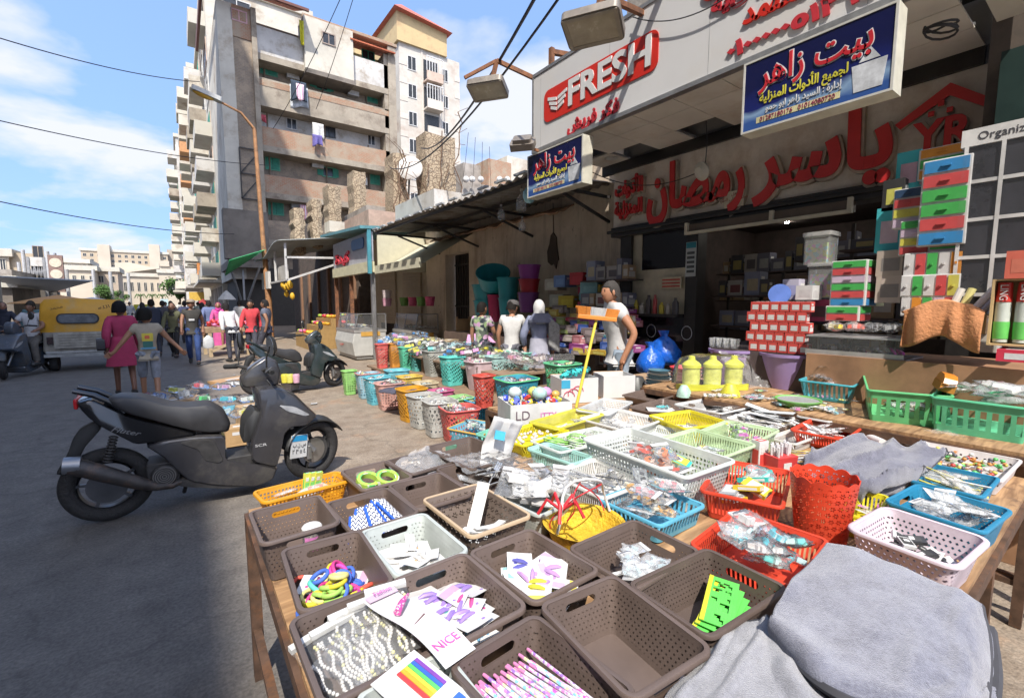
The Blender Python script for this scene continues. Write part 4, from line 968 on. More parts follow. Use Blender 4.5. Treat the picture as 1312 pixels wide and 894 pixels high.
@cached
def me_tape(c,c2):
    m=MB(); m.lathe([(.032,0),(.05,0),(.05,.024),(.032,.024)],24,mi=0,cap=False); m.loft([[(.032*math.cos(2*PI*j/24),.032*math.sin(2*PI*j/24),z) for j in range(24)] for z in (0,.024)],1,False)
    m.lathe([(.036,.0245),(.046,.0245)],24,mi=1,cap=False); return mesh_of(m,[print_mat(c,[c2,(.8,.8,.75)],45),M(c2,.4)],40)
@cached
def me_bead(c,s):
    m=MB(); m.ball((0,0,s),s,s * .9,s * .8,8,0,5); return mesh_of(m,[M(c,.3,var=.1)],80)
def heap(bk,meshes,n,name,label,cat,dz=.004,spread=.75,flat=.25,zmax=.05,yaw=None,group=None,off=(0,0),z0=0):
    """lay n pieces in a basket, one object each"""
    for k in range(n):
        u,v=(R.random() - .5)*spread+off[0],(R.random() - .5)*spread+off[1]
        z=z0+min(zmax,dz*k) + .003
        rot=(R.uniform(-flat,flat),R.uniform(-flat,flat),bk.a+(R.uniform(0,6.28) if yaw is None else yaw+R.uniform(-.35,.35)))
        item(name,R.choice(meshes),bk.pt(u,v,z),rot,label,cat,group or (name.replace('_',' ') + ' pieces in one basket' if n > 1 else None))
# ------------------------------------------------------------------ the tables
def wood_mat():
    m,nt,b=new_mat('worn_plywood'); N=nt.nodes; L=nt.links
    tc=N.new('ShaderNodeTexCoord'); mp=N.new('ShaderNodeMapping'); mp.inputs['Scale'].default_value=(2.2,18,6); L.new(tc.outputs['Object'],mp.inputs[0])
    no=N.new('ShaderNodeTexNoise'); no.inputs['Scale'].default_value=2; no.inputs['Detail'].default_value=8; no.inputs['Distortion'].default_value=.6; L.new(mp.outputs[0],no.inputs[0])
    rp=N.new('ShaderNodeValToRGB'); e=rp.color_ramp.elements; e[0].position=.3; e[1].position=.7; e[0].color=(.16,.085,.04,1); e[1].color=(.46,.28,.14,1); L.new(no.outputs[0],rp.inputs[0])
    n2=N.new('ShaderNodeTexNoise'); n2.inputs['Scale'].default_value=5; n2.inputs['Detail'].default_value=8; n2.inputs['Roughness'].default_value=.75; L.new(tc.outputs['Object'],n2.inputs[0])
    r2=N.new('ShaderNodeValToRGB'); r2.color_ramp.elements[0].position=.56; r2.color_ramp.elements[1].position=.66; L.new(n2.outputs[0],r2.inputs[0])
    mx=N.new('ShaderNodeMix'); mx.data_type='RGBA'; L.new(r2.outputs[0],mx.inputs[0]); L.new(rp.outputs[0],mx.inputs[6]); mx.inputs[7].default_value=(.13,.075,.045,1)
    L.new(mx.outputs[2],b.inputs['Base Color']); b.inputs['Roughness'].default_value=.7
    bp=N.new('ShaderNodeBump'); bp.inputs['Strength'].default_value=.35; bp.inputs['Distance'].default_value=.006; L.new(no.outputs[0],bp.inputs['Height']); L.new(bp.outputs[0],b.inputs['Normal'])
    return m
PLY=wood_mat()
IRON=M((.10,.058,.038),.65,.3,var=.45,scale=14,dirt=(.2,.09,.04,8))
def table(label,x0,y0,x1,y1,z,legs,name='stall_table'):
    o=thing(name,label,'table',(x0,y0,0)); w,l=x1-x0,y1-y0
    m=MB(); m.box(.015,.015,z - .018,w - .015,l - .015,z); m.flat('tabletop',PLY,o)
    m=MB()
    for a,b in (((0,0),(w,0)),((0,l),(w,l)),((0,.04),(0,l - .04)),((w,.04),(w,l - .04))):
        if a[0] == b[0]: m.box(a[0] - .0,a[1],z - .062,a[0]+(.035 if a[0] == 0 else -.035),b[1],z - .019) if a[0] == 0 else m.box(w - .035,a[1],z - .062,w,b[1],z - .019)
        else: m.box(0,a[1]-(0 if a[1] == 0 else .04),z - .062,w,a[1]+(.04 if a[1] == 0 else 0),z - .019)
    m.flat('frame',IRON,o)
    for (lx,ly) in legs:
        m=MB(); m.box(lx,ly,0,lx + .042,ly + .042,z - .062); m.flat('leg',IRON,o)
    for x in (.02,w - .02): m=MB(); m.bar((x,.02,.22),(x,l - .02,.22),.03); m.flat('stretcher',IRON,o)
    return o
TZ1=.75
table('long plywood stall table on rusty iron legs nearest the camera',.165,.22,3.30,2.12,TZ1,[(0,0),(0,1.858),(3.093,0),(3.093,1.858),(0,.75),(2.0,0)])
table('low plywood table carrying the farther trays behind the front table',1.98,2.14,3.55,3.1,TZ1,[(0,0),(1.528,.918),(0,.918)])
table('higher side table against the wooden counter',3.32,-.1,4.62,2.6,.86,[(0,0),(0,2.658),(1.258,2.658)])
def tb(label,q,h,c,base=TZ1,**k):
    if c == BROWN: j=R.uniform(.8,1.12); c=tuple(x*j for x in c)
    return basket(label,q,base + .004+h,h,c,**k)

BG='brown perforated plastic baskets on the front table'
b1=tb('brown basket holding only a tub of cotton buds at the table corner',[(323,656),(407,634),(436,671),(336,697)],.135,BROWN,group=BG,fill=.01)
b2=tb('brown basket of blue and white zigzag packets',[(421,644),(498,624),(531,657),(452,686)],.12,BROWN,group=BG)
b3=tb('empty brown basket between the zigzag packets and the lace sided basket',[(503,622),(565,605),(598,631),(533,656)],.11,BROWN,group=BG,fill=.01)
b4=tb('brown lace sided basket with a beige rim and white combs',[(546,640),(613,619),(676,660),(602,690)],.13,(.15,.115,.095),pat='lace',handle=None,cell=.03,rim=(.48,.34,.22),lip=.007,tap=.8,lo=.025,group=None)
b5=tb('grey perforated basket holding loose white hair cards',[(466,681),(541,659),(600,704),(508,741)],.12,GREYB)
b6=tb('brown basket full of bright coloured hair rings',[(362,708),(457,680),(503,744),(384,782)],.125,BROWN,group=BG)
b7=tb('brown basket of white cards with pink and purple hair clips',[(505,744),(592,711),(677,776),(568,831)],.125,BROWN,group=BG)
b8=tb('brown basket nearest the table corner with plastic packs of white beads',[(379,795),(497,745),(560,831),(413,905)],.125,BROWN,group=BG)
b9=tb('brown basket of yellow and lilac hair clip cards',[(603,710),(678,677),(767,731),(684,773)],.12,BROWN,group=BG)
b10=tb('brown basket with small white packets beside the blue tray',[(731,704),(811,666),(892,704),(813,756)],.12,BROWN,handle='x',group=BG)
b11=tb('brown basket holding green drawing stencils',[(815,752),(902,700),(1003,752),(908,824)],.13,BROWN,handle='x',group=BG)
b12=tb('large empty brown basket in the front row with a pale floor',[(692,777),(788,738),(903,829),(812,894)],.135,BROWN,group=BG,fill=.01)
b13=tb('brown basket of patterned pink pencils at the bottom edge',[(581,858),(684,784),(812,890),(700,990)],.125,BROWN,group=BG,fill=.5)
b14=tb('grey basket with a rainbow card at the bottom edge',[(455,893),(570,838),(628,912),(505,985)],.12,GREYB)
b15=tb('orange slotted basket hanging at the road end of the table',[(329,632),(430,602),(447,614),(337,646)],.085,ORANGE,pat='grid',handle=None,cell=.014)
b16=tb('brown basket of two green tape rolls',[(440,603),(496,590),(528,612),(464,629)],.11,BROWN,group=BG)
b17=tb('brown basket with a white plastic bag spilling out',[(498,590),(556,575),(574,588),(531,614)],.11,BROWN,group=BG)
b18=tb('brown basket nearest the red laundry basket with clear bags on it',[(558,573),(606,557),(650,584),(599,605)],.12,BROWN,group=BG)
b19=tb('brown basket of steel cutlery packs',[(566,601),(625,583),(680,612),(613,636)],.11,BROWN,group=BG)
b20=tb('grey dotted basket piled with white paper packets',[(640,632),(676,611),(730,639),(690,663)],.10,GREYB)
b22=tb('white slotted tray of steel kitchen tools',[(716,604),(762,585),(822,614),(772,644)],.085,WHITEB,pat='slots',handle=None,cell=.012,tap=.9)
b22b=tb('blue tray heaped with black and clear packets',[(772,640),(824,616),(897,646),(846,678)],.075,(.10,.36,.62),pat='slots',handle=None,cell=.02,tap=.9)
b23=tb('tall pale grid basket of red packets in the middle of the table',[(769,562),(814,545),(910,589),(877,618)],.17,PALEG,pat='grid',handle=None,cell=.019,lo=.02,hi=.145,tap=.88,lip=.012)
b24=tb('lime slotted basket beside the tall pale grid basket',[(856,562),(884,549),(953,566),(919,595)],.13,LIME,pat='slots',handle=None,cell=.014)
b25=tb('lime slotted basket with pink flowers farther back',[(899,554),(929,537),(997,551),(966,568)],.115,LIME,pat='slots',handle=None,cell=.014)
b26=tb('bright yellow slotted tray below the two flat brown trays',[(841,531),(886,526),(920,538),(880,553)],.10,YELLOW,pat='slots',handle=None,cell=.013)
b27=tb('white lattice tray of small screws',[(752,537),(788,522),(841,537),(806,553)],.09,WHITEB,pat='slots',handle=None,cell=.012)
b28=tb('pale green tray of lime green cords',[(700,567),(757,543),(783,556),(724,587)],.09,PALEG,pat='slots',handle=None,cell=.012)
b29=tb('mint slotted tray under crumpled clear bags',[(683,574),(703,565),(753,586),(731,596)],.09,MINT,pat='slots',handle=None,cell=.013)
b30=tb('yellow tray of pearl buttons',[(646,556),(682,540),(716,551),(672,577)],.085,YELLOW,pat='slots',handle=None,cell=.013)
b31=tb('olive yellow lattice tray beside the white toy box',[(688,541),(735,522),(762,530),(720,552)],.09,(.55,.47,.06),pat='grid',handle=None,cell=.011)
b32=tb('grey wire look lattice tray leaning by the broom',[(736,524),(775,511),(809,514),(780,532)],.09,(.46,.5,.5),pat='grid',handle=None,cell=.013)
b33=tb('flat dark brown dotted tray farthest from the camera',[(800,507),(835,496),(868,503),(842,514)],.07,BROWN,handle=None,cell=.016)
b34=tb('flat dark brown dotted tray with a turquoise packet',[(811,521),(847,511),(886,518),(850,532)],.07,BROWN,handle=None,cell=.016)
b35=tb('pale grey slotted tray with a brown comb',[(883,519),(929,502),(978,511),(933,536)],.085,(.62,.62,.60),pat='slots',handle=None,cell=.012)
b36=tb('white tray of long white envelopes',[(935,535),(985,520),(1035,528),(985,548)],.07,WHITEB,pat='slots',handle=None,cell=.012)
b37=tb('red slotted basket of teal and grey boxes',[(890,627),(932,591),(1022,603),(992,648)],.115,REDB,pat='slots',handle=None,cell=.013)
b38=tb('red slotted basket of mint coloured ribbons in clear bags',[(889,696),(939,655),(1062,690),(1010,752)],.11,REDB,pat='slots',handle=None,cell=.013)
b40=tb('red slotted tray of flat white packets farther back',[(1003,549),(1056,535),(1113,541),(1078,564)],.085,REDB,pat='slots',handle=None,cell=.013)
b41=tb('pale pink tray filled with mixed beads and buttons',[(1150,584),(1184,567),(1303,587),(1286,619)],.075,(.78,.66,.64),pat='dots',handle=None,cell=.03,tap=.93)
b42=tb('teal blue basket of yellow straws',[(1166,611),(1191,596),(1276,611),(1262,640)],.10,TEALB,handle=None,cell=.011)
b43=tb('teal blue basket of clear packets behind the pink basket',[(1150,640),(1168,621),(1281,648),(1266,690)],.12,TEALB,handle='y',cell=.011)
b44=tb('pale pink basket with cross shaped holes and black clips',[(1092,676),(1131,649),(1264,690),(1224,729)],.13,PINKL,pat='cross',handle=None,cell=.016,tap=.8,r=.035,lip=.011)
b45=tb('teal basket of patterned socks in front of the purple bucket',[(1022,487),(1050,478),(1108,484),(1096,495)],.14,(.06,.33,.40),base=.86,pat='slots',handle=None,cell=.03)
b46=tb('green slotted crate with an orange brush on its rim',[(1095,498),(1125,482),(1215,487),(1192,503)],.20,GREENB,base=.86,pat='slots',handle=None,cell=.045,tap=.9,hi=.15,lo=.04)
b47=tb('green slotted crate heaped with clear wrapped packs at the right edge',[(1195,506),(1215,493),(1330,503),(1325,524)],.20,(.10,.46,.25),base=.86,pat='slots',handle=None,cell=.045,tap=.9,hi=.15,lo=.04)
b48=tb('yellow basket half hidden behind the red cup',[(1078,655),(1100,628),(1140,636),(1118,668)],.09,YELLOW,pat='slots',handle=None,cell=.013)
b49=tb('small lime tray in front of the orange brush crate',[(985,560),(1015,550),(1048,556),(1020,570)],.06,(.66,.64,.55),pat='slots',handle=None,cell=.013)
b50=tb('olive green tray under the flat brown trays',[(850,500),(900,488),(940,496),(890,508)],.05,(.5,.5,.08),pat='slots',handle=None,cell=.013)
b51=tb('white slotted tray left of the steel kitchen tools',[(733,575),(765,562),(800,575),(768,590)],.06,WHITEB,pat='slots',handle=None,cell=.013)
b52=tb('pale green tray between the lattice tray and the yellow tray',[(800,555),(840,542),(868,553),(840,568)],.06,PALEG,pat='slots',handle=None,cell=.013)

b54=tb('white slotted tray by the side table before the canisters',[(938,513),(975,502),(1012,508),(980,520)],.06,WHITEB,base=.79,pat='slots',handle=None,cell=.013)
b55=tb('grey mesh tray by the side table in front of the teal basket',[(1022,533),(1062,518),(1100,524),(1066,541)],.05,(.45,.47,.45),base=.79,pat='grid',handle=None,cell=.012)
# round pieces
cc=at(748,668,z=.83); o=thing('round_basket','round orange woven basket with a red bound hoop handle','basket',(cc.x,cc.y,TZ1 + .002))
m=MB()
Rr,n=.135,40
prof=[(.10,.0),(.12,.03),(Rr,.075),(Rr + .012,.08)]
m.lathe(prof + [(Rr - .005,.07),(.112,.03),(.095,.006)],n); ww=m.build('basket_wall',M((.82,.36,.02),.7,var=.3,scale=40,bump=.6,bscale=90),o)
m=MB(); m.tube([(Rr*math.cos(t*PI/12),.02*math.sin(t),.08 + .155*math.sin(t*PI/12)) for t in range(13)],.005,8); m.build('handle',M((.72,.70,.66),.5),o)
m=MB()
for s_ in (0,2.1): m.tube([((Rr - .03)*math.cos(t*PI/48 + .2) + .012*math.sin(t * .33+s_),.05*math.sin(t * .12+s_),.09 + .13*math.sin(t*PI/52+s_ * .2)) for t in range(49)],.0026,6)
for k in range(5): m.tube([(-Rr * .8,.0,.15),(-Rr * .8 + .05*math.cos(k*1.3),.05*math.sin(k*1.3),.19),(-Rr * .8 + .08*math.cos(k*1.3),.08*math.sin(k*1.3),.14)],.006,6)
m.build('red_ribbon',M((.55,.02,.03),.4),o)
cb=at(1052,690,z=TZ1); cb=at(1050,692,z=TZ1)
o=thing('waste_bin','tall red plastic bin with a scalloped lace rim','bin',(cb.x,cb.y,TZ1 + .002))
m=MB(); rb,rt,hh,n=.078,.105,.235,64
vs=[]
for (rr_,zz,wav) in ((rb,0,0),(rt,hh,1),(rt - .003,hh,1),(rb - .003,.003,0)):
    for j in range(n): a=2*PI*j/n; vs.append((rr_*math.cos(a),rr_*math.sin(a),zz+(.012*abs(math.sin(a*6)) if wav else 0)))
m.v=vs
for i in range(n):
    j=(i+1) % n
    for (p,q,U0) in ((0,1,0),(3,2,0)):
        f=(p*n+i,p*n+j,q*n+j,q*n+i); m.f.append(f); m.mi.append(0)
        m.uv[len(m.f)-1]=[((i if k in (0,3) else i+1)*2*PI * .092/n,vs[f[k]][2]) for k in range(4)]
    m.f.append((n+i,n+j,2*n+j,2*n+i)); m.mi.append(0); m.uv[len(m.f)-1]=[(0,0)]*4
m.build('bin_wall',PERF((.75,.05,.02),'lace',.4,.03,.225,.024),o)
m=MB(); m.lathe([(rb - .004,.001),(rb - .004,.005)],32); m.build('bin_floor',M((.75,.05,.02),.4),o)
co=at(1022,517,z=.88); o=thing('oval_sieve','round dark green mesh rimmed colander lying behind the skewers','colander',(co.x,co.y,.865))
m=MB(); m.lathe([(.10,0),(.135,.05),(.145,.052),(.147,.046),(.138,.044),(.105,-.0)],40,sx=1.05); m.build('rim',M((.13,.33,.08),.5),o)
m=MB(); m.lathe([(.02,.004),(.1,.003),(.13,.045)],40); m.build('mesh_bowl',M((.62,.64,.62),.35,.5,var=.3,scale=90),o)

# ------------------------------------------------------------------ goods in the baskets
GL=GLASS((.93,.95,.96),.1)
cards=[me_card(.082,.135,(.75,.35,.5),(.7,.08,.25),(.25,.12,.45),1),me_card(.082,.135,(.8,.7,.6),(.28,.18,.55),(.1,.4,.35),2),me_card(.075,.12,(.82,.6,.25),(.1,.3,.5),(.75,.2,.1),3)]
cards2=[me_card(.08,.12,(.85,.65,.1),(.8,.62,.05),(.35,.2,.55),4),me_card(.08,.13,(.5,.35,.62),(.42,.25,.6),(.8,.75,.6),5),me_card(.075,.12,(.25,.5,.6),(.1,.1,.35),(.7,.3,.05),6)]
plain=[me_card(.065,.12,(.78,.72,.64),(.7,.68,.62),(.8,.3,.1),7),me_strip(.03,.09,.001,(.82,.78,.70),.1),me_card(.065,.11,(.8,.65,.2),(.1,.5,.2),(.7,.1,.1),8)]
o=thing('cotton_bud_tub','clear tub of cotton buds with a pink label and white lid','tub',b1.pt(.28,-.05)); rr_=.031
m=MB(); m.lathe([(rr_,0),(rr_,.075)],20); m.build('tub_wall',GLASS((.9,.9,.9),.3),o)
m=MB(); m.lathe([(rr_*1.03,.075),(rr_*1.05,.085),(rr_ * .9,.09)],20); m.build('lid',M((.82,.8,.78),.4),o)
m=MB(); m.loft([[(rr_*1.02*math.cos(a * .2-2.6),rr_*1.02*math.sin(a * .2-2.6),z) for a in range(10)] for z in (.012,.06)],cap=False);
m.f=[f for f in m.f if not ((f[0] % 10 == 9))]; m.mi=m.mi[:len(m.f)]; m.build('label',M((.72,.18,.42),.5,var=.3,scale=50),o)
m=MB()
for k in range(14): a=k*2.4; q=.6*rr_*math.sqrt((k + .5)/14)*1.3; m.tube([(q*math.cos(a),q*math.sin(a),.003),(q*math.cos(a),q*math.sin(a),.07)],.0022,5)
m.build('buds',M((.75,.6,.4),.8),o)
heap(b1,[me_strip(.012,.06,.001,(.7,.6,.5),.05)],1,'paper_slip','small tan paper slip on the floor of the cotton bud basket','paper')
zig=[me_packet(.06,.15,.010,(.02,.09,.45),3,.25,True),me_packet(.06,.15,.010,(.03,.12,.5),5,.25,True)]
def zmat():
    m,nt,b=new_mat('zigzag_print'); N=nt.nodes; L=nt.links; tc=N.new('ShaderNodeTexCoord'); sp=N.new('ShaderNodeSeparateXYZ'); L.new(tc.outputs['Object'],sp.inputs[0]); X=Node(nt)
    zz=X.m('ADD',X.m('MULTIPLY',sp.outputs[1],55),X.m('MULTIPLY',X.m('PINGPONG',X.m('MULTIPLY',sp.outputs[0],110),1),1.0))
    f=X.m('GREATER_THAN',X.m('FRACT',X.m('ADD',zz,100)),.52); ed=X.m('GREATER_THAN',X.m('ABSOLUTE',sp.outputs[0]),.023)
    mx=N.new('ShaderNodeMix'); mx.data_type='RGBA'; L.new(f,mx.inputs[0]); mx.inputs[6].default_value=(.8,.8,.8,1); mx.inputs[7].default_value=(.06,.07,.12,1)
    m2=N.new('ShaderNodeMix'); m2.data_type='RGBA'; L.new(ed,m2.inputs[0]); L.new(mx.outputs[2],m2.inputs[6]); m2.inputs[7].default_value=(.03,.1,.5,1)
    L.new(m2.outputs[2],b.inputs['Base Color']); b.inputs['Roughness'].default_value=.25; return m
mz=MB(); mz.grid(4,8,lambda u,v: ((u - .5) * .06,(v - .5) * .14,.012*(1-(2*u-1) ** 2) + .004)); mz.grid(4,2,lambda u,v: ((.5-u) * .06,(v - .5) * .14,0))
mz=mesh_of(mz,[zmat()],60)
for k in range(7):
    item('zigzag_packet',mz,b2.pt(-.34 + .115*k,-.12 + .05*(k % 3),.018 + .006*k),(.5,.25 + .2*(k % 2),b2.a - .25 + .13*k),'blue edged packet with a dark zigzag print in the brown basket','packet','zigzag packets')
heap(b3,[me_bead((.1,.1,.1),.004)],3,'dark_button','small dark button left in the empty brown basket','button',spread=.5)
for k in range(5): item('white_comb',me_strip(.03,.10,.004,(.82,.8,.75),.12),b4.pt(-.25 + .13*k,-.2 + .06*(k % 2),.012 + .004*k),(.1,.1,b4.a + .5*k),'white plastic comb lying in the lace sided basket','comb','white combs in the lace basket')
item('white_card',me_strip(.045,.17,.0012,(.82,.78,.70),.02),b4.pt(.12,.05,.085),(1.0,.1,b4.a - .9),'long blank white card standing in the lace sided basket','card')
heap(b5,plain,11,'hair_card','white hair card lying loose in the grey basket','card',dz=.004,spread=.62)
RC=[(.75,.04,.2),(.8,.5,.03),(.05,.12,.5),(.3,.62,.1),(.75,.08,.05),(.85,.75,.2),(.1,.55,.4),(.6,.05,.3)]
heap(b6,[cards[0]],2,'pink_card','pink card lying under the bright hair rings','card',spread=.5,z0=.01)
rings=[me_ring(.024,.0055,c) for c in RC] + [me_ring(.030,.005,c) for c in RC[:4]]
for k in range(54):
    u,v=R.gauss(0,.2),R.gauss(-.08,.17); u=max(-.4,min(.4,u)); v=max(-.4,min(.38,v))
    item('hair_ring',rings[k % 12],b6.pt(u,v,.008 + .055*max(0,1-(u*u+v*v)*6)*(k/46)),(R.uniform(-.7,.7),R.uniform(-.7,.7),R.random()*6),'bright coloured elastic hair ring in the brown basket','hair ring','hair rings in one brown basket')
heap(b7,cards,15,'clip_card','white card with pink or purple clips in the middle front basket','card',dz=.005,spread=.6,yaw=.4)
heap(b9,cards2,15,'clip_card','card with yellow or lilac clips in the basket by the round orange one','card',dz=.004,spread=.6)
heap(b10,[me_packet(.05,.08,.016,(.35,.5,.62),9,.4,True),me_packet(.05,.08,.016,(.6,.6,.58),10,.5,True),me_strip(.012,.07,.004,(.8,.78,.72),.05)],16,'small_packet','small white or pale blue packet in the brown basket by the blue tray','packet',dz=.005,spread=.55,z0=.005,off=(-.05,-.12))
STN=M((.12,.75,.10),.25,var=.1); STY=M((.75,.75,.04),.3)
def stencil(seed):
    rr=random.Random(seed); m=MB(); W_,L_=.075,.19; nx,ny=10,24
    holes_=[(rr.uniform(.15,.85),rr.uniform(.08,.92),rr.uniform(.07,.15)) for _ in range(14)]
    for i in range(nx):
        for j in range(ny):
            u,v=(i + .5)/nx,(j + .5)/ny
            if any((u-a) ** 2+((v-b)*2.4) ** 2 < c*c for a,b,c in holes_): continue
            m.box((u - .5)*W_-W_/nx * .51,(v - .5)*L_-L_/ny * .51,0,(u - .5)*W_+W_/nx * .51,(v - .5)*L_+L_/ny * .51,.0018)
    m.box(-W_/2,-L_/2,.002,-W_ * .36,L_/2,.0035,1); return mesh_of(m,[STN,STY],0)
sts=[stencil(k) for k in range(2)]
for k in range(5): item('stencil',sts[k % 2],b11.pt(.05 + .03*k,-.2 + .04*k,.006 + .009*k),(.06,.05,b11.a-1.35 + .12*(k-2)),'fluorescent green drawing stencil with a yellow edge','stencil','green stencils')
pen=[me_pencil(v) for v in range(3)]
for k in range(34):
    row=k // 17; item('pencil',pen[k % 3],b13.pt(-.38 + .046*(k % 17) + .015*row,-.02+R.uniform(-.09,.09),.006 + .0085*row+R.random() * .004),(0,R.random()*3,b13.a + .12+R.uniform(-.08,.08)),'pencil with a pink and purple speckled print','pencil','patterned pencils in one basket')
# plastic packs of beads
def beadpack(seed):
    rr=random.Random(seed); m=MB(); W_,L_=.10,.21
    def f(u,v): return ((u - .5)*W_,(v - .5)*L_,.012 + .014*(4*u*(1-u)) ** .5*(4*v*(1-v)) ** .5 + .006*noise.noise((u*6+seed,v*9,0)))
    m.grid(10,16,f,0); m.box(-W_/2,L_ * .42,.01,W_/2,L_ * .5,.022,1)
    for s_ in range(4):
        x0=-.036+s_ * .024; ph=rr.random()*6
        for k in range(20): m.ball((x0 + .006*math.sin(k * .6+ph),-.09+k * .0085,.009),.0045,n=6,m=4,mi=2 if rr.random() < .85 else 3)
    return mesh_of(m,[GLASS((.94,.95,.95),.12),M((.7,.7,.68),.5),M((.75,.72,.68),.25,var=.1),M((.8,.72,.25),.3)],60)
bp=[beadpack(1),beadpack(2)]
for k in range(5): item('bead_pack',bp[k % 2],b8.pt(-.3 + .17*k,.04 - .03*(k % 2),.03 + .012*k),(.12,-.05,b8.a + .25 - .12*k),'clear pack of white beads on strings with a grey header','packet','bead packs')
heap(b8,[me_film(.12,.2,3,.1,.2)],2,'clear_wrap','crumpled clear wrap over the bead packs','wrap',z0=.07,spread=.3)
# long paper card strip with polka dot clip
def long_card():
    m=MB(); m.grid(4,16,lambda u,v: ((u - .5) * .085,(v - .5) * .29,.012*math.sin(v*5) + .002),0)
    m.grid(3,1,lambda u,v: ((u - .5) * .08,.112+v * .022,.012*math.sin(4.7) + .005 + .004),1)
    m.tube([(-.028,.03,.015),(-.005,.045,.02),(.03,.066,.016)],[.009,.008,.003],8,2)
    for k in range(6): a=k*1.1; m.ball((-.03 + .012*(k % 3),-.05 + .02*(k // 3),.004),.004,n=6,m=4,mi=3)
    m.tube([(-.02,-.02,.01),(.02,-.005,.01)],.0022,6,4)
    return mesh_of(m,[M((.84,.80,.78),.5,var=.03),M((.8,.4,.6),.5),print_mat((.7,.08,.3),[(.8,.6,.7),(.7,.08,.3)],260),M((.75,.12,.3),.5),M((.15,.06,.06),.5)],60)
o=item('clip_card',long_card(),b8.pt(.50,-.28,.115),(.1,.12,b8.a + .25),'long white card with a pink polka dot clip hanging over two baskets','card')
textm('NICE',.03,M((.72,.1,.35),.5),'pink_lettering',o,.0005,Matrix.Translation((0,-.10,.012)) @ Matrix.Rotation(-PI/2,4,'X'),None)
textm('Fashion',.016,M((.65,.15,.4),.5),'pink_lettering',o,.0005,Matrix.Translation((0,.123,.006)) @ Matrix.Rotation(-PI/2,4,'X'),None)
def rainbow():
    m=MB(); m.box(-.055,-.08,0,.055,.08,.002,0); cs=[(.7,.05,.05),(.85,.35,.03),(.85,.7,.05),(.1,.5,.12),(.04,.12,.5),(.2,.06,.35)]
    for k in range(6): m.box(-.01+k * .009,-.02,.002,-.002+k * .009,.06,.005,1+k)
    m.prism([(-.04,-.06),(.0,-.06),(-.02,-.02)],.002,.003,3); m.box(.01,-.068,.002,.045,-.05,.0025,5)
    return mesh_of(m,[M((.84,.82,.8),.4,var=.03)] + [M(c,.5) for c in cs],0)
item('rainbow_card',rainbow(),b14.pt(.05,.1,.095),(.15,.05,b14.a + .35),'white card with a rainbow striped print on top of the grey basket','card')
# orange basket contents
heap(b15,[me_packet(.05,.10,.012,(.62,.08,.06),20,.4,False),me_packet(.05,.09,.012,(.75,.5,.4),21,.4,False)],7,'sweet_packet','red and white packet lying in the orange basket','packet',spread=.6,z0=.015)
for k in range(3): item('crayon_box',me_box(.03,.014,.085,(.72,.68,.08),(.15,.5,.1),4),b15.pt(.05 + .07*k,.1,.02),(0.1*k,.1,b15.a + .1),'upright yellow and green narrow box in the orange basket','box','narrow boxes in the orange basket')
for k in range(2): item('tape_roll',me_tape((.10,.45,.12),(.35,.6,.08)),b16.pt(-.2 + .42*k,.05 - .12*k,.045),(.35,.1,b16.a),['green tape roll lying left in the brown basket','green tape roll lying right over the other roll'][k],'tape roll')
item('tape_roll',me_tape((.05,.3,.5),(.8,.7,.1)),b16.pt(-.1,-.2,.008),(.1,.1,1),'blue and yellow tape roll under the two green rolls','tape roll')
item('plastic_bag',me_film(.26,.2,5,.38,.3),b17.pt(.05,.0,.06),(.15,-.1,b17.a + .3),'milky white plastic bag spilling from a brown basket','bag')
item('plastic_bag',me_film(.22,.2,8,.30,.3),b18.pt(-.25,-.35,.07),(.1,.1,b18.a),'milky clear bag spread between two brown baskets','bag')
silver=[me_packet(.05,.13,.012,(.45,.45,.46),30,.35,False),me_packet(.05,.12,.012,(.2,.2,.21),31,.35,True),me_fork((.6,.6,.6),0),me_fork((.55,.55,.55),1)]
heap(b19,silver,9,'cutlery_pack','clear pack of steel cutlery in the brown basket','packet',dz=.006,spread=.6,flat=.5,z0=.01)
white_pk=[me_strip(.06,.10,.004,(.80,.76,.70),.1),me_box(.05,.09,.02,(.80,.77,.72),(.75,.70,.64),2)]
heap(b20,white_pk,13,'paper_packet','plain white paper packet heaped on the grey dotted basket','packet',dz=.007,spread=.7,flat=.4,z0=.03,zmax=.09)
# big sheaf of clear bags and film lying over the middle
films=[me_film(.30,.22,s_,.16,.2) for s_ in (11,12,13)]
for k,(px,py,z_,rz,lab) in enumerate(((640,590,.90,.4,'crumpled clear bag with a white header nearest the laundry baskets'),(690,604,.89,1.2,'crumpled clear bag lying over the mint tray'))):
    item('clear_bag',films[k % 3],at(px,py,z=z_),(.2*(k % 2),.15,rz),lab,'bag')
m=MB(); m.grid(10,14,lambda u,v: ((u - .5) * .15,.05*math.sin(v*4) + .02*noise.noise((u*4,v*5,1)),v * .27)); m.box(-.05,-.025,.17,.0,-.02,.21,1)
o=m.build('printed_bag',[M((.74,.73,.72),.25,var=.1,scale=12),M((.05,.35,.65),.4)],solid=.002); o.location=at(635,612,z=.80); o.rotation_euler=(-.3,.3,-.3); tag(o,'upright white printed bag with a small blue picture','bag')
dark_sil=[me_packet(.07,.26,.016,(.08,.08,.085),40,.2,True),me_packet(.07,.24,.016,(.55,.55,.55),41,.3,True),me_packet(.07,.22,.016,(.62,.6,.56),42,.3,True)]
for k in range(5): item('cutlery_pack',dark_sil[k % 3],at(650+17*k,618+4*(k % 3),z=.885)+Vector((0,0,.006*k)),(.05,.1,-.75 + .15*(k % 4)),'long clear pack of steel knives lying across the trays','packet','knife packs')
heap(b22,[me_fork((.45,.45,.45),0),me_fork((.12,.12,.12),2),me_fork((.5,.5,.5),1)],15,'kitchen_tool','steel kitchen tool lying in the white slotted tray','kitchen tool',spread=.65,dz=.003,z0=.01)
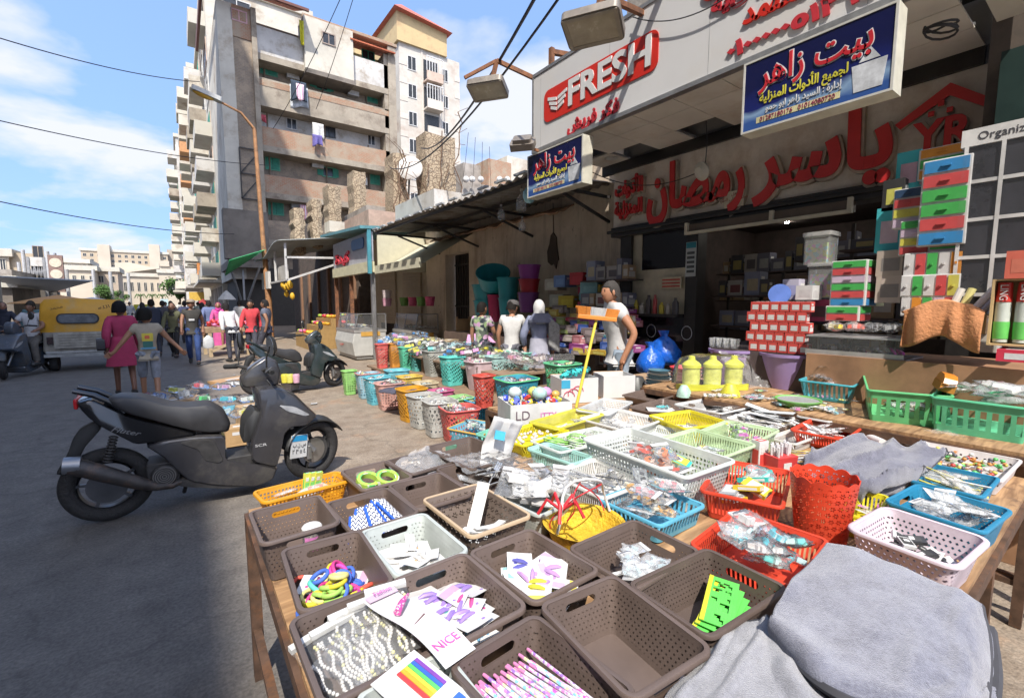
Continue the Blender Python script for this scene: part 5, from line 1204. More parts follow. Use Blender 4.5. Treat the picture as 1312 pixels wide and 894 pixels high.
heap(b22b,[me_packet(.06,.12,.014,(.035,.035,.04),50,.15,False),me_packet(.06,.1,.014,(.55,.25,.05),53,.15,False),me_packet(.06,.11,.014,(.4,.08,.1),51,.35,True),me_packet(.05,.12,.014,(.45,.42,.4),52,.4,True)],20,'black_packet','clear packet with black or red goods heaped on the blue tray','packet',dz=.005,spread=.85,flat=.4,z0=.02,zmax=.09)
heap(b23,[me_packet(.085,.17,.022,(.62,.06,.03),60,.12,True),me_packet(.08,.16,.02,(.68,.16,.06),61,.12,True)],9,'red_packet','red and white packet in the tall pale grid basket','packet',dz=.012,spread=.55,z0=.02,zmax=.1)
item('teal_card',me_box(.10,.14,.006,(.03,.42,.36),(.75,.5,.05),3),b23.pt(.34,-.1,.07),(.3,0,b23.a + .4),'teal and orange card at the near end of the grid basket','card')
heap(b24,[me_packet(.06,.10,.015,(.08,.25,.55),70,.2,True),me_packet(.06,.1,.015,(.75,.45,.06),71,.2,True),me_packet(.05,.1,.015,(.4,.65,.5),72,.2,True)],8,'toy_packet','small blue or orange packet in the nearer lime basket','packet',spread=.6,z0=.01,dz=.007)
heap(b25,[me_packet(.07,.08,.03,(.72,.12,.45),73,.1,False),me_packet(.07,.08,.03,(.25,.45,.75),74,.1,False),me_packet(.07,.08,.03,(.3,.7,.12),75,.1,False)],9,'fabric_flower','pink, blue or green fabric flower in the farther lime basket','flower',spread=.6,z0=.02,dz=.007)
heap(b26,[me_packet(.07,.1,.012,(.72,.7,.66),76,.2,False)],3,'white_packet','white packet in the bright yellow tray','packet',spread=.5,z0=.01)
heap(b27,[me_packet(.03,.06,.01,(.35,.33,.3),77,.25,True)],24,'screw_packet','tiny packet of screws in the white lattice tray','packet',spread=.75,dz=.002)
cord=[]
for s_ in range(2):
    m=MB(); rr=random.Random(s_); m.tube([(.05*math.cos(t * .55)*(1 + .2*math.sin(t)),.07*math.sin(t * .55),.008 + .001*t) for t in range(26)],.004,5); cord.append(mesh_of(m,[M([(.25,.65,.12),(.6,.75,.5)][s_],.5)],60))
heap(b28,cord,12,'lime_cord','lime green coiled cord in the pale green tray','cord',spread=.65,dz=.004)
item('clear_bag',me_film(.16,.14,21,.2,.3),b29.pt(0,0,.02),(0,0,1),'clear crumpled bag inside the mint tray','bag')
heap(b30,[me_bead((.78,.7,.62),.012),me_bead((.7,.5,.5),.011)],40,'pearl_button','pearly button on the yellow tray','button',spread=.8,dz=.0006,z0=.012)
heap(b31,[me_packet(.05,.08,.01,(.55,.45,.2),80,.2,True)],7,'yellow_packet','small yellowish packet in the olive lattice tray','packet',spread=.6)
heap(b32,[me_packet(.05,.08,.01,(.5,.55,.55),81,.2,True)],6,'grey_packet','small grey packet in the wire look tray','packet',spread=.6)
item('turquoise_packet',me_packet(.12,.11,.02,(.04,.45,.55),82,.1,False),b34.pt(0,0,.035),(0,0,.4),'turquoise packet in the flat brown tray','packet'); item('white_sheet',me_strip(.14,.2,.002,(.8,.78,.74),.02),b34.pt(-.05,0,.02),(0,0,.8),'white sheet under the turquoise packet','paper')
m=MB(); m.prism([(-.09,-.025),(.09,-.03),(.1,.0),(.05,.035),(-.05,.035),(-.1,.0)],0,.012); item('hair_comb',mesh_of(m,[M((.42,.16,.07),.4)],0),b35.pt(.15,-.1,.05),(.2,0,.5),'brown curved comb in the pale grey tray','comb')
heap(b35,[me_strip(.09,.2,.004,(.82,.8,.77),.05),me_packet(.09,.16,.012,(.75,.72,.7),83,.2,True)],5,'white_packet','flat white packet in the pale grey tray','packet',spread=.5,dz=.008)
heap(b36,[me_strip(.05,.26,.004,(.78,.8,.8),.03),me_strip(.05,.24,.004,(.6,.68,.7),.03)],9,'envelope','long white or bluish envelope on the white tray','envelope',spread=.6,dz=.007,yaw=.3,z0=.02)
heap(b37,[me_box(.075,.12,.02,(.03,.38,.34),(.7,.72,.68),5),me_box(.06,.10,.025,(.28,.3,.32),(.65,.66,.66),6),me_box(.06,.1,.02,(.8,.42,.03),(.75,.7,.6),7)],8,'product_box','small teal, grey or orange box in the farther red basket','box',dz=.011,spread=.5,flat=.3,z0=.01)
item('clear_box',me_packet(.10,.12,.05,(.15,.12,.14),84,.3,False),b37.pt(.26,-.12,.065),(.2,.15,b37.a),'clear plastic box with dark goods on top of the farther red basket','box')
heap(b38,[me_packet(.08,.11,.035,(.10,.55,.48),85,.15,False),me_packet(.08,.10,.035,(.05,.38,.48),86,.15,False),me_packet(.07,.1,.03,(.65,.58,.5),87,.3,False)],14,'ribbon_pack','bagged mint or beige ribbon roll in the nearer red basket','packet',dz=.006,spread=.6,flat=.4,z0=.02,zmax=.08)
item('clear_box',me_packet(.085,.11,.05,(.75,.73,.72),88,.25,True),b38.pt(.12,.18,.095),(.15,.1,b38.a - .3),'clear plastic box with a white label on the nearer red basket','box')
heap(b40,[me_packet(.08,.16,.012,(.72,.62,.62),89,.2,True),me_strip(.06,.17,.003,(.8,.77,.74),.03)],8,'flat_packet','flat white or pinkish packet in the farther red tray','packet',spread=.6,dz=.007,yaw=.9)
BC=[(.6,.2,.05),(.1,.4,.12),(.75,.6,.1),(.08,.08,.1),(.7,.68,.6),(.5,.06,.05),(.25,.16,.1)]
bm=[me_bead(c,.011) for c in BC]
heap(b41,bm + [me_strip(.014,.05,.006,c,.05) for c in BC[:3]],120,'craft_bead','mixed craft bead or button in the pale pink tray','bead',spread=.86,dz=.00022,z0=.008)
heap(b42,[me_strip(.012,.2,.006,(.8,.6,.08),.02),me_strip(.012,.2,.006,(.7,.68,.6),.02),me_packet(.06,.2,.02,(.65,.6,.5),90,.3,False)],9,'straw_pack','yellow or clear straw pack in the upper teal basket','straws',spread=.5,dz=.006,yaw=-.3,z0=.02)
heap(b43,[me_packet(.06,.12,.02,(.6,.62,.62),91,.3,True),me_packet(.06,.12,.02,(.45,.5,.52),92,.35,True)],11,'clear_packet','clear packet of pale goods in the lower teal basket','packet',spread=.65,dz=.008,z0=.03,flat=.3)
heap(b44,[me_card(.045,.07,(.08,.08,.09),(.04,.04,.045),(.05,.05,.05),93),me_box(.03,.06,.012,(.04,.04,.045),(.06,.06,.06),94),me_box(.035,.05,.01,(.7,.68,.66),(.05,.05,.05),95)],16,'clip_card','black hair clip or its white card in the pink basket','card',spread=.6,dz=.004,flat=.5)
heap(b45,[me_packet(.09,.16,.035,(.6,.45,.45),96,.1,False),me_packet(.09,.16,.035,(.12,.1,.1),97,.1,False),me_packet(.09,.15,.04,(.06,.4,.42),98,.1,False)],9,'sock_bundle','patterned sock bundle in the teal basket','socks',spread=.7,dz=.012,z0=.06,zmax=.14)
item('clear_bag',me_film(.34,.24,31,.22,.25),b45.pt(.15,.1,.17),(0,.1,.5),'clear bag with pink stripes lying over the sock bundles','bag')
item('clear_bag',me_film(.5,.34,32,.34,.2),b47.pt(-.05,0,.17),(0,.06,b47.a),'heap of clear wrapped packs on the right green crate','bag')
heap(b47,[me_packet(.16,.22,.05,(.68,.64,.62),99,.25,False)],6,'wrapped_pack','white clear wrapped pack in the right green crate','packet',spread=.6,z0=.09,dz=.02,zmax=.1)
item('clear_bag',me_film(.40,.28,33,.32,.22),at(1215,555,z=.83),(0,.1,.3),'bag of pink and white sachets in front of the right green crate','bag')
for k in range(6): item('sachet',me_packet(.09,.14,.03,[(.68,.45,.45),(.72,.66,.64)][k % 2],100+k % 2,.2,False),at(1185+22*k,556+6*(k % 3),z=.80),(.2,.1,k),'pink and white sachet in front of the right green crate','sachet','sachets by the green crate')
# white rolls of paper, skewers and green clips
rl=MB(); rl.lathe([(.004,-.09),(.024,-.09),(.024,.09),(.004,.09)],16,ax=(0,1,0)); rl=mesh_of(rl,[M((.8,.75,.72),.6,var=.08,scale=30)],40)
for k in range(4): item('paper_roll',rl,at(1118+16*k,562-1*k,z=.79),(0,0,-.75),'white wrapped paper roll beside the crumpled towel','roll','paper rolls')
sk=MB()
sk.tube([(0,-.16,0),(0,.16,0)],.0028,5); sk=mesh_of(sk,[M((.55,.38,.18),.8)])
for k in range(22): item('skewer',sk,at(1080+R.uniform(-25,45),529+R.uniform(-7,9),z=.775)+Vector((0,0,.004*(k % 6))),(0,R.uniform(-.05,.05),-1.05+R.uniform(-.25,.25)),'bamboo skewer in the loose pile before the green crates','skewer','bamboo skewers')
gc=MB()
for a in (0,1,2,3): gc.prism([(0,0),(.03,.012),(.045,0),(.03,-.014)],-.005,.008); gc.xf(Matrix.Rotation(1.4,4,'Z') @ Matrix.Rotation(.4,4,'X'))
gc=mesh_of(gc,[M((.03,.5,.16),.4)],0)
for k,(px,py) in enumerate(((1075,515),(1112,513),(1140,532),(1160,540),(1168,535),(1150,545),(1055,530))): item('green_ribbon',gc,at(px,py,z=.82),(R.random(),R.random(),k),'shiny green ribbon knot tied round the skewers','ribbon','green ribbon knots',1.3)
m=MB(); m.prism([(-.13,0),(.13,0),(.11,.03),(.06,.05),(-.06,.05),(-.11,.03)],-.03,.03,0,'y')
for k in range(10): m.box(-.12+k * .025,-.035,-.05,-.105+k * .025,.035,0,1)
item('scrub_brush',mesh_of(m,[M((.72,.18,.02),.4),M((.6,.2,.03),.7)],30),b46.pt(-.28,-.52,.205),(.25,0,b46.a),'orange scrubbing brush resting on the green crate rim','brush')
heap(b46,[me_packet(.1,.16,.04,(.6,.6,.55),110,.2,True),me_packet(.1,.16,.04,(.7,.6,.2),111,.2,True)],6,'pale_packet','pale or yellowish packet inside the orange brush crate','packet',spread=.6,dz=.01)
# toothpaste style boxes and pens
for k,(px,py,l_) in enumerate(((972,585,'tall red and white carton standing left of the pen cup'),)):
    item('carton',me_box(.06,.05,.15,(.8,.77,.75),(.72,.06,.05),12),at(px,600,z=.755),(0,0,-.3),l_,'carton')
o=thing('pen_cup','red cup packed with white tipped sticks','cup',at(999,604,z=.755),-.3)
m=MB(); m.box(-.06,-.04,0,.06,.04,.09,tap=-.006); m.flat('cup',M((.72,.05,.05),.4),o,bevel=.004)
m=MB()
for k in range(26): x,y=R.uniform(-.05,.05),R.uniform(-.03,.03); m.tube([(x,y,.02),(x*1.2,y*1.2,.13+R.random() * .02)],.006,6)
m.build('sticks',M((.78,.72,.74),.5,var=.1),o)
m=MB(); m.box(-.03,-.0475,.015,.02,-.0455,.06); m.flat('label',M((.8,.8,.78),.5),o)
for k in range(9): item('marker',me_strip(.014,.13,.01,[(.03,.1,.5),(.8,.6,.05),(.75,.74,.72)][k % 3],.02),at(1012+4*k,580+5*(k % 4),z=.79 + .006*(k % 3)),(0,.1,.6 + .3*(k % 3)),'blue or yellow marker pen lying by the red cup','pen','marker pens')
for k in range(5): item('flat_packet',me_packet(.06,.12,.012,[(.75,.15,.45),(.8,.7,.5),(.7,.55,.1)][k % 3],120+k % 3,.15,True),at(1112+8*k,652+6*(k % 3),z=.78),(.1,.1,k),'pink or yellow flat packet beside the red bin','packet','packets beside the red bin')
for k in range(6): item('blue_packet',me_packet(.07,.12,.012,[(.05,.25,.5),(.35,.6,.12)][k % 2],124+k % 2,.15,True),at(925+9*k,605+3*(k % 2),z=.77),(.1,.1,k),'blue or lime packet tucked behind the red basket','packet','packets behind the red basket')
for k in range(12): item('white_packet',me_packet(.07,.13,.012,[(.72,.7,.68),(.5,.6,.66),(.7,.5,.3)][k % 3],127+k % 3,.2,True),at(930+9*k+R.uniform(-6,6),541+R.uniform(-8,8),z=.82),(.1,.1,R.random()*6),'loose white or bluish packet strewn beyond the lime baskets','packet','loose packets beyond the lime baskets')

# ------------------------------------------------------------------ folded and thrown towels
def towel_mat(c,hi):
    m,nt,b=new_mat('microfibre'); N=nt.nodes; L=nt.links; tc=N.new('ShaderNodeTexCoord')
    def nz(s_,d,r=.6):
        n=N.new('ShaderNodeTexNoise'); n.inputs['Scale'].default_value=s_; n.inputs['Detail'].default_value=d; n.inputs['Roughness'].default_value=r; L.new(tc.outputs['Object'],n.inputs[0]); return n.outputs[0]
    X=Node(nt); f=X.m('ADD',X.m('MULTIPLY',nz(16,7,.72),.75),X.m('MULTIPLY',nz(150,4),.42))
    rp=N.new('ShaderNodeValToRGB'); e=rp.color_ramp.elements; e[0].position=.45; e[1].position=.68; e[0].color=col4(c); e[1].color=col4(hi); L.new(f,rp.inputs[0]); L.new(rp.outputs[0],b.inputs['Base Color'])
    b.inputs['Roughness'].default_value=1; b.inputs['Sheen Weight'].default_value=.5; b.inputs['Specular IOR Level'].default_value=.1
    bp=N.new('ShaderNodeBump'); bp.inputs['Strength'].default_value=.9; bp.inputs['Distance'].default_value=.004; L.new(X.m('ADD',nz(420,3),X.m('MULTIPLY',nz(30,5),.8)),bp.inputs['Height']); L.new(bp.outputs[0],b.inputs['Normal'])
    return m
TOW=towel_mat((.105,.107,.145),(.20,.205,.255)); TOWD=towel_mat((.085,.085,.115),(.165,.165,.205)); HEM=M((.05,.05,.058),.9)
def towel(label,rows,nu=60,nv=44,wr=.012,mat_=TOW,seed=0,hem=('e0',),th=.012):
    """rows of (px, py, z) control points, smoothed into a cloth"""
    C=[[at(p[0],p[1],z=p[2]) for p in r] for r in rows]
    def cr(P,t):
        n=len(P)-1; x=min(t*n,n-1e-6); i=int(x); f=x-i
        g=lambda k: P[max(0,min(n,k))]
        a,b,c,d=g(i-1),g(i),g(i+1),g(i+2)
        return .5*((2*b)+(c-a)*f+(2*a-5*b+4*c-d)*f*f+(3*b-a-3*c+d)*f ** 3)
    c0=sum((sum(r,Vector())/len(r) for r in C),Vector())/len(C); c0.z=.76
    def f(u,v):
        p=cr([cr(r,u) for r in C],v)
        w=noise.noise((u*3.3+seed,v*2.6,seed)); w2=noise.noise((u*8+seed,v*6,5)); w3=(1-min(1,abs(noise.noise((u*2.6+v*1.9+seed,v*1.4-u,8)))*5))*1.6
        return p+Vector((0,0,wr*(1.2*w + .55*w2 + .9*w3)))-c0
    o=thing('folded_towel',label,'towel',c0)
    m=MB(); m.grid(nu,nv,f); m.build('cloth',mat_,o,smooth=80,solid=th)
    m=MB();
    E={'u0': [f(0,k/40) for k in range(41)],'u1': [f(1,k/40) for k in range(41)],'v0': [f(k/40,0) for k in range(41)],'v1': [f(k/40,1) for k in range(41)]}
    for e in hem: m.tube(E[e],th * .62,6)
    m.build('hem',HEM,o)
    return o
towel('thick grey folded towel on the near right corner with a dark hem',[
    [(1060,703,.925),(1100,712,.94),(1150,731,.94),(1196,750,.94),(1232,767,.935),(1253,779,.91)],
    [(1034,728,.935),(1090,746,.945),(1146,768,.945),(1200,788,.94),(1240,800,.935),(1261,810,.90)],
    [(1012,752,.935),(1078,782,.945),(1142,806,.945),(1200,824,.94),(1242,834,.93),(1263,838,.89)],
    [(996,776,.935),(1066,818,.945),(1138,846,.945),(1200,862,.94),(1241,868,.925),(1261,868,.88)],
    [(988,800,.93),(1052,850,.945),(1130,884,.945),(1198,900,.935),(1238,902,.915),(1258,896,.865)],
    [(992,815,.905),(1050,878,.925),(1128,918,.925),(1198,934,.915),(1236,934,.89),(1254,924,.84)]],seed=3,wr=.007,hem=('u1','v1'),th=.018)
towel('inner layer of the thick folded towel showing under its right edge',[
    [(1150,770,.86),(1210,790,.87),(1268,806,.86)],[(1150,830,.86),(1215,850,.87),(1274,858,.85)],[(1150,890,.86),(1215,905,.87),(1270,905,.84)]],seed=5,wr=.004,hem=('u1',),th=.02)
towel('pale grey towel spread lowest at the bottom edge with a dark hem',[
    [(905,822,.80),(950,800,.86),(988,797,.90),(1000,812,.9)],
    [(880,862,.83),(935,838,.89),(990,832,.905),(1030,862,.9)],
    [(850,905,.84),(920,885,.89),(990,890,.9),(1070,915,.9)],
    [(830,960,.82),(920,960,.86),(1000,970,.87),(1090,980,.86)]],seed=7,wr=.008,hem=('u1','v0'),mat_=towel_mat((.19,.19,.21),(.27,.27,.30)))
towel('crumpled dark lilac grey towel thrown between the red bin and the teal basket',[
    [(1040,582,.80),(1095,563,.84),(1150,572,.87),(1216,577,.85)],
    [(1030,592,.82),(1085,577,.90),(1150,585,.90),(1205,592,.87)],
    [(1035,606,.84),(1090,598,.88),(1140,606,.90),(1178,612,.85)],
    [(1055,622,.82),(1095,622,.87),(1130,630,.85),(1165,620,.82)],
    [(1072,634,.79),(1100,642,.80),(1122,640,.78),(1158,628,.78)]],seed=12,wr=.03,mat_=TOWD,hem=('u1','v1'),th=.008)

for bb_,n_ in ((b54,8),(b55,8)): heap(bb_,[me_packet(.06,.1,.014,(.6,.5,.45),130,.15,True),me_packet(.06,.1,.014,(.3,.45,.5),131,.15,True)],n_,'card_packet','small carded packet in the ' + ('white slotted' if bb_ is b54 else 'grey mesh') + ' tray by the side table','packet',spread=.7,group='packets in one tray by the side table')
for k in range(34):
    px=R.uniform(865,1085); py=R.uniform(498,524)+max(0,(px-960) * .06); p=at(px,py,z=.875)
    if p.x > 3.34: item('loose_packet',me_packet(.08,.14,.02,[(.6,.12,.3),(.15,.4,.5),(.6,.5,.1),(.55,.52,.48),(.2,.4,.15)][k % 5],132+k % 5,.12,True),p,(R.uniform(-.15,.15),R.uniform(-.15,.15),R.random()*6),'loose carded packet strewn over the side table','packet','loose packets on the side table')
# ------------------------------------------------------------------ laundry baskets along the kerb, filled with bagged goods
def span(px0,py0,px1,py1,x):
    a,b=at(px0,py0,x=x),at(px1,py1,x=x); return min(a.y,b.y),max(a.y,b.y),min(a.z,b.z),max(a.z,b.z)
GOODS=[(.62,.45,.45),(.45,.58,.52),(.65,.6,.5),(.3,.5,.62),(.6,.55,.2),(.5,.2,.25),(.35,.55,.35),(.66,.64,.62)]
bags=[me_packet(.16,.20,.07,c,200+k,.06,k % 2 == 0) for k,c in enumerate(GOODS)]
def laundry(label,px,rx,yt,yb,zb,c,pat='diag',rim=None,n=7,group='laundry baskets',fillz=.8,cell=.036,goods=bags,solidcorner=False,tap=.76):
    p=at(px,yb,z=zb); fwd=p.x*math.sin(YAW)+p.y*math.cos(YAW); W_=2*rx*fwd/583/1.3; d=W_ * .45
    c0=p+Vector((d*math.sin(YAW),d*math.cos(YAW),0)); h=(at(px,yt,y=c0.y).z if False else (yb-yt)*(fwd+d * .6)/583 * .97)
    b=basket(label,None,zb+h,h,c,pat,None,cell,tap,rim,group,lo=h * .12,hi=h * .86,r=W_ * .2,lip=.014,frame=(c0,W_,W_ * .92,R.uniform(-.12,.12)),fill=fillz * .9,name='laundry_basket')
    for k in range(n):
        item('bagged_goods',R.choice(goods),b.pt(R.uniform(-.36,.36)/tap,R.uniform(-.36,.36)/tap,.012*k),(R.uniform(-.5,.5),R.uniform(-.5,.5),R.random()*6),'bagged goods heaped in the laundry baskets along the pavement','packet','bagged goods in laundry baskets',W_ / .52)
    return b
LB=laundry
SAL=(.66,.10,.09); TQ=(.10,.52,.42); GRL=(.40,.40,.38)
LB('lime green laundry basket at the far end of the lower row',446,11,474,506,.004,(.25,.6,.15),'grid',cell=.04,n=4)
LB('blue laundry basket with a pinkish rim second from the far end',468,19,478,511,.004,(.25,.42,.62),'grid',rim=(.6,.2,.18),cell=.04)
LB('light blue laundry basket third from the far end of the lower row',480,20,483,519,.004,(.12,.42,.62),'grid',cell=.04)
LB('pink laundry basket filled with pink packs',496,23,491,526,.004,(.68,.30,.26),'grid',cell=.04,n=9)
LB('orange laundry basket with a dark cloth thrown over it',525,23,498,541,.004,(.72,.26,.02),'diag',n=3)
LB('first grey laundry basket beside the dark cloth',540,26,507,550,.004,GRL,'weave',cell=.05,n=5)
LB('second grey laundry basket touching the red one',560,27,514,561,.004,GRL,'weave',cell=.05,n=6)
LB('red laundry basket nearest the camera in the lower row',586,31,524,569,.004,SAL,'diag',n=8)
p9=basket('low orange rimmed basket with a blue body against the front table',[(576,548),(602,537),(644,543),(617,558)],.42,.14,(.14,.36,.48),'weave',None,.04,.85,(.80,.36,.08),'laundry baskets',name='laundry_basket')
for k in range(8): item('bagged_goods',R.choice(bags),p9.pt(R.uniform(-.3,.3),R.uniform(-.3,.3),.07 + .006*k),(.2,.2,k),'pinkish packet in the low orange rimmed basket','packet','packets in the orange rimmed basket',.55)
m=MB(); m.box(-.22,-.2,0,.22,.2,.275); p=p9.c; o=m.build('crate_stand',M((.10,.22,.16),.7)); o.location=(p.x,p.y,.004); o.rotation_euler.z=p9.a; tag(o,'dark green crate under the low orange rimmed basket','crate')
basket('mint green tray between the orange rimmed basket and the yellow tray',[(612,556),(640,545),(662,552),(638,563)],.74,.08,(.18,.5,.36),'weave',None,.04,.85)
# bench behind carrying the upper row
bn=thing('low_bench','long low wooden bench under the upper row of laundry baskets','bench',(3.05,3.7,0))
m=MB(); m.box(0,0,.29,1.0,5.6,.326); m.flat('bench_top',M((.2,.13,.08),.85,var=.3),bn)
for y in (.1,2.0,3.7,5.4):
    for x in (.05,.85): m=MB(); m.box(x,y,0,x + .08,y + .08,.289); m.flat('leg',M((.2,.13,.08),.85),bn)
UB=lambda *a,**k: LB(*a[:5],.33,*a[5:],group='laundry baskets',**k)
UB('red laundry basket at the far end of the upper row',488,10,440,472,SAL,'diag',n=4)
UB('orange laundry basket second in the upper row',505,10,439,471,(.75,.25,.05),'diag',n=5)
UB('mint laundry basket third in the upper row',519,11,444,475,(.10,.48,.30),'diag',n=5)
UB('dull teal laundry basket before the grey one in the upper row',534,12,445,476,(.10,.36,.34),'diag',n=5)
UB('grey oval holed laundry basket in the upper row',556,20,449,483,(.36,.37,.34),'diag',cell=.028,n=8)
UB('turquoise laundry basket beside the pink bin',578,19,457,495,TQ,'diag',n=6)
UB('smooth pink bin among the perforated laundry baskets',616,25,463,501,(.60,.38,.40),'grid',cell=.9,n=9)
UB('red laundry basket in front of the pink bin',620,16,480,523,(.62,.08,.06),'diag',n=7)
UB('pale aqua laundry basket behind the red one',640,22,456,500,(.30,.52,.50),'diag',n=7)
UB('mint green laundry basket behind the large blue one',672,26,450,496,(.16,.50,.36),'diag',n=8)
UB('second grey laundry basket between the grey oval holed one and the pink bin',596,18,452,490,(.38,.40,.37),'diag',n=6)
UB('large blue laundry basket with a green rim',662,33,486,534,(.04,.26,.36),'diag',(.10,.5,.2),n=6)
LB('green laundry basket behind the toy box',722,27,466,508,.45,(.12,.46,.24),'diag',n=7)
m=MB(); m.box(3.45,4.05,0.004,4.4,4.9,.446); tag(m.flat('crate_stand',M((.2,.14,.09),.85,var=.3)),'brown crate under the green laundry basket behind the toy box','crate')
for px,yb,c,l in ((506,511,(.15,.45,.68),'sky blue basket behind the pink laundry basket'),(523,519,(.75,.38,.08),'orange basket behind the dark cloth'),(543,527,(.55,.40,.26),'tan basket behind the first grey laundry basket'),(564,537,(.45,.10,.22),'crimson basket behind the second grey laundry basket'),(588,546,(.25,.62,.2),'lime basket behind the red laundry basket'),(611,549,(.05,.30,.52),'deep blue basket behind the orange rimmed one')):
    LB(l,px,19,yb-37,yb,.004,c,'grid',cell=.03,n=6)
dk=at(520,499,z=.36); m=MB(); m.grid(14,10,lambda u,v: ((u - .5) * .62,(v - .5) * .45,.03*noise.noise((u*4,v*4,3)) + .02 - .25*max(0,abs(u - .5) - .4)))
o=m.build('dark_cloth',M((.06,.06,.085),.8,var=.4,scale=12),solid=.01); o.location=dk; o.rotation_euler.z=.3; tag(o,'dark checked cloth thrown over the orange laundry basket','cloth')
# heap of bagged goods on trays behind the upper row
tt=thing('trestle_board','board on trestles behind the laundry baskets under heaps of bagged goods','table',(3.45,4.95,0))
m=MB(); m.box(0,0,.60,1.0,4.7,.63); m.flat('board',M((.22,.15,.1),.85),tt)
for y in (.2,2.3,4.1): m=MB(); m.box(.1,y,0,.16,y + .5,.599); m.box(.8,y,0,.86,y + .5,.599); m.box(.16,y + .2,.3,.8,y + .26,.36); m.flat('trestle',M((.2,.13,.08),.85),tt)
big=[me_packet(.30,.36,.12,c,220+k,.06,False) for k,c in enumerate(GOODS + [(.03,.2,.6),(.75,.6,.05),(.7,.25,.5),(.12,.5,.42)])]
for k in range(96):
    y=R.uniform(4.95,9.5); x=R.uniform(3.6,4.4)-(.15 if y > 7 else 0)
    item('bagged_goods',R.choice(big),(x,y,.66 + .15*R.random()*(1-abs(x-3.8))),(R.uniform(-.4,.4),R.uniform(-.4,.4),R.random()*6),'clear bagged goods heaped on the trestle board','packet','bagged goods on the trestle board',R.uniform(.7,1.15))
for k in range(16):
    p=at(R.uniform(505,550),R.uniform(424,438),z=.80); item('blue_pack',big[8],p,(R.uniform(-.3,.3),R.uniform(-.3,.3),R.random()*6),'blue and white printed pack behind the far laundry baskets','packet','blue packs behind the laundry baskets',.62)
for k in range(5): item('foam_sheet',me_strip(.28,.36,.008,[(.70,.28,.48),(.12,.45,.70)][k % 2],.05),at(607+5*k,436,z=.86)+Vector((0,0,.012*k)),(.5,.1,-.6 + .1*k),'pink or blue foam sheet fanned out in front of the boys','sheet','foam sheets fanned out')
item('cardboard_box',me_box(.34,.28,.18,(.42,.33,.22),(.4,.31,.2),9),at(575,446,z=.66),(0,0,.5),'open tan carton among the bagged goods','box')
rimT=[me_box(.42,.3,.06,(.12,.5,.36),(.1,.45,.33),14)]
for k,(px,py) in enumerate(((640,452),(685,447),(600,448),(715,452),(660,458))): item('goods_tray',rimT[0],at(px,py,z=.70),(0,0,.4+k),'green plastic tray under clear bags behind the blue laundry basket','tray','green trays under clear bags')
for k,(px,py,s_) in enumerate(((595,428,1),(650,455,1.5),(690,452,1.4),(630,448,1.2),(720,458,1.2),(675,466,1.2))): item('clear_bag',me_film(.36,.3,40+k,.2,.2),at(px,py,z=.80),(0,.1,k),'large clear film bag spread over the heap behind the laundry baskets','bag','film bags over the heap',s_)

# ------------------------------------------------------------------ toy box, white cartons, broom
bx=at(693,536,z=.755); o=thing('toy_box','white carton of toy bricks and plastic balls','box',(bx.x - .05,bx.y + .02,.755),-.32)
m=MB(); w,l,h=.46,.32,.15
for a in ((-w/2,-l/2,w/2,-l/2 + .006),(-w/2,l/2 - .006,w/2,l/2),(-w/2,-l/2 + .006,-w/2 + .006,l/2 - .006),(w/2 - .006,-l/2 + .006,w/2,l/2 - .006)): m.box(a[0],a[1],0,a[2],a[3],h)
m.box(-w/2 + .006,-l/2 + .006,0,w/2 - .006,l/2 - .006,.01); m.flat('carton',M((.72,.7,.66),.6),o)
textm('LD',.09,M((.12,.08,.1),.6),'lettering',o,.001,Matrix.Translation((-.14,-l/2 - .002,.07)),None); textm('ITTY',.06,M((.6,.1,.35),.6),'lettering',o,.001,Matrix.Translation((.05,-l/2 - .002,.06)),None)
C0=Vector((bx.x - .05,bx.y + .02,.755))
for k in range(46): item('toy_brick',me_box(.04,.03,.025,[(.03,.06,.5),(.75,.4,.03),(.65,.05,.04),(.75,.65,.05),(.1,.3,.6)][k % 5],[(.03,.06,.5),(.75,.4,.03),(.65,.05,.04),(.75,.65,.05),(.1,.3,.6)][k % 5],3),C0+Matrix.Rotation(-.32,3,'Z') @ Vector((R.uniform(-.2,.2),R.uniform(-.13,.13),.11 + .04*R.random())),(R.random(),R.random(),R.random()*6),'bright toy brick in the white carton','toy brick','toy bricks')
for c,dx,dy,r_,l in (((.6,.65,.12),.02,.06,.05,'yellow green'),((.6,.25,.55),.1,.02,.05,'pink and purple'),((.35,.62,.55),.02,-.06,.06,'mint'),((.5,.68,.66),-.13,.05,.055,'pale aqua'),((.75,.32,.08),.17,.0,.035,'small orange')): item('toy_ball',me_bead(c,r_),C0+Matrix.Rotation(-.32,3,'Z') @ Vector((dx,dy,.14)),(0,0,0),l + ' plastic ball on the toy bricks','ball')
def carton(label,px,py,w,l,h,z,rz,c=(.72,.7,.67)):
    p=at(px,py,z=z); o=thing('white_carton',label,'box',p,rz); m=MB()
    for a in ((-w/2,-l/2,w/2,-l/2 + .006),(-w/2,l/2 - .006,w/2,l/2),(-w/2,-l/2 + .006,-w/2 + .006,l/2 - .006),(w/2 - .006,-l/2 + .006,w/2,l/2 - .006)): m.box(a[0],a[1],0,a[2],a[3],h)
    m.box(-w/2 + .006,-l/2 + .006,0,w/2 - .006,l/2 - .006,.2*h); m.flat('carton',M(c,.6,var=.06),o)
    m=MB(); q=Matrix.Translation((0,l/2,h)) @ Matrix.Rotation(-.5,4,'X'); m.box(-w/2,0,0,w/2,l * .4,.005,mat=q); m.flat('flap',M((.4,.24,.13),.8),o); return o,p
o,p=carton('white carton with a red car print and striped socks on top',735,512,.34,.26,.21,.755,-.35)
m=MB()
for k in range(3): m.tube([(-.1 + .04*k + .05*math.cos(t * .5),-.1315,.06 + .045*math.sin(t * .5) + .02*k) for t in range(8)],.005,5)
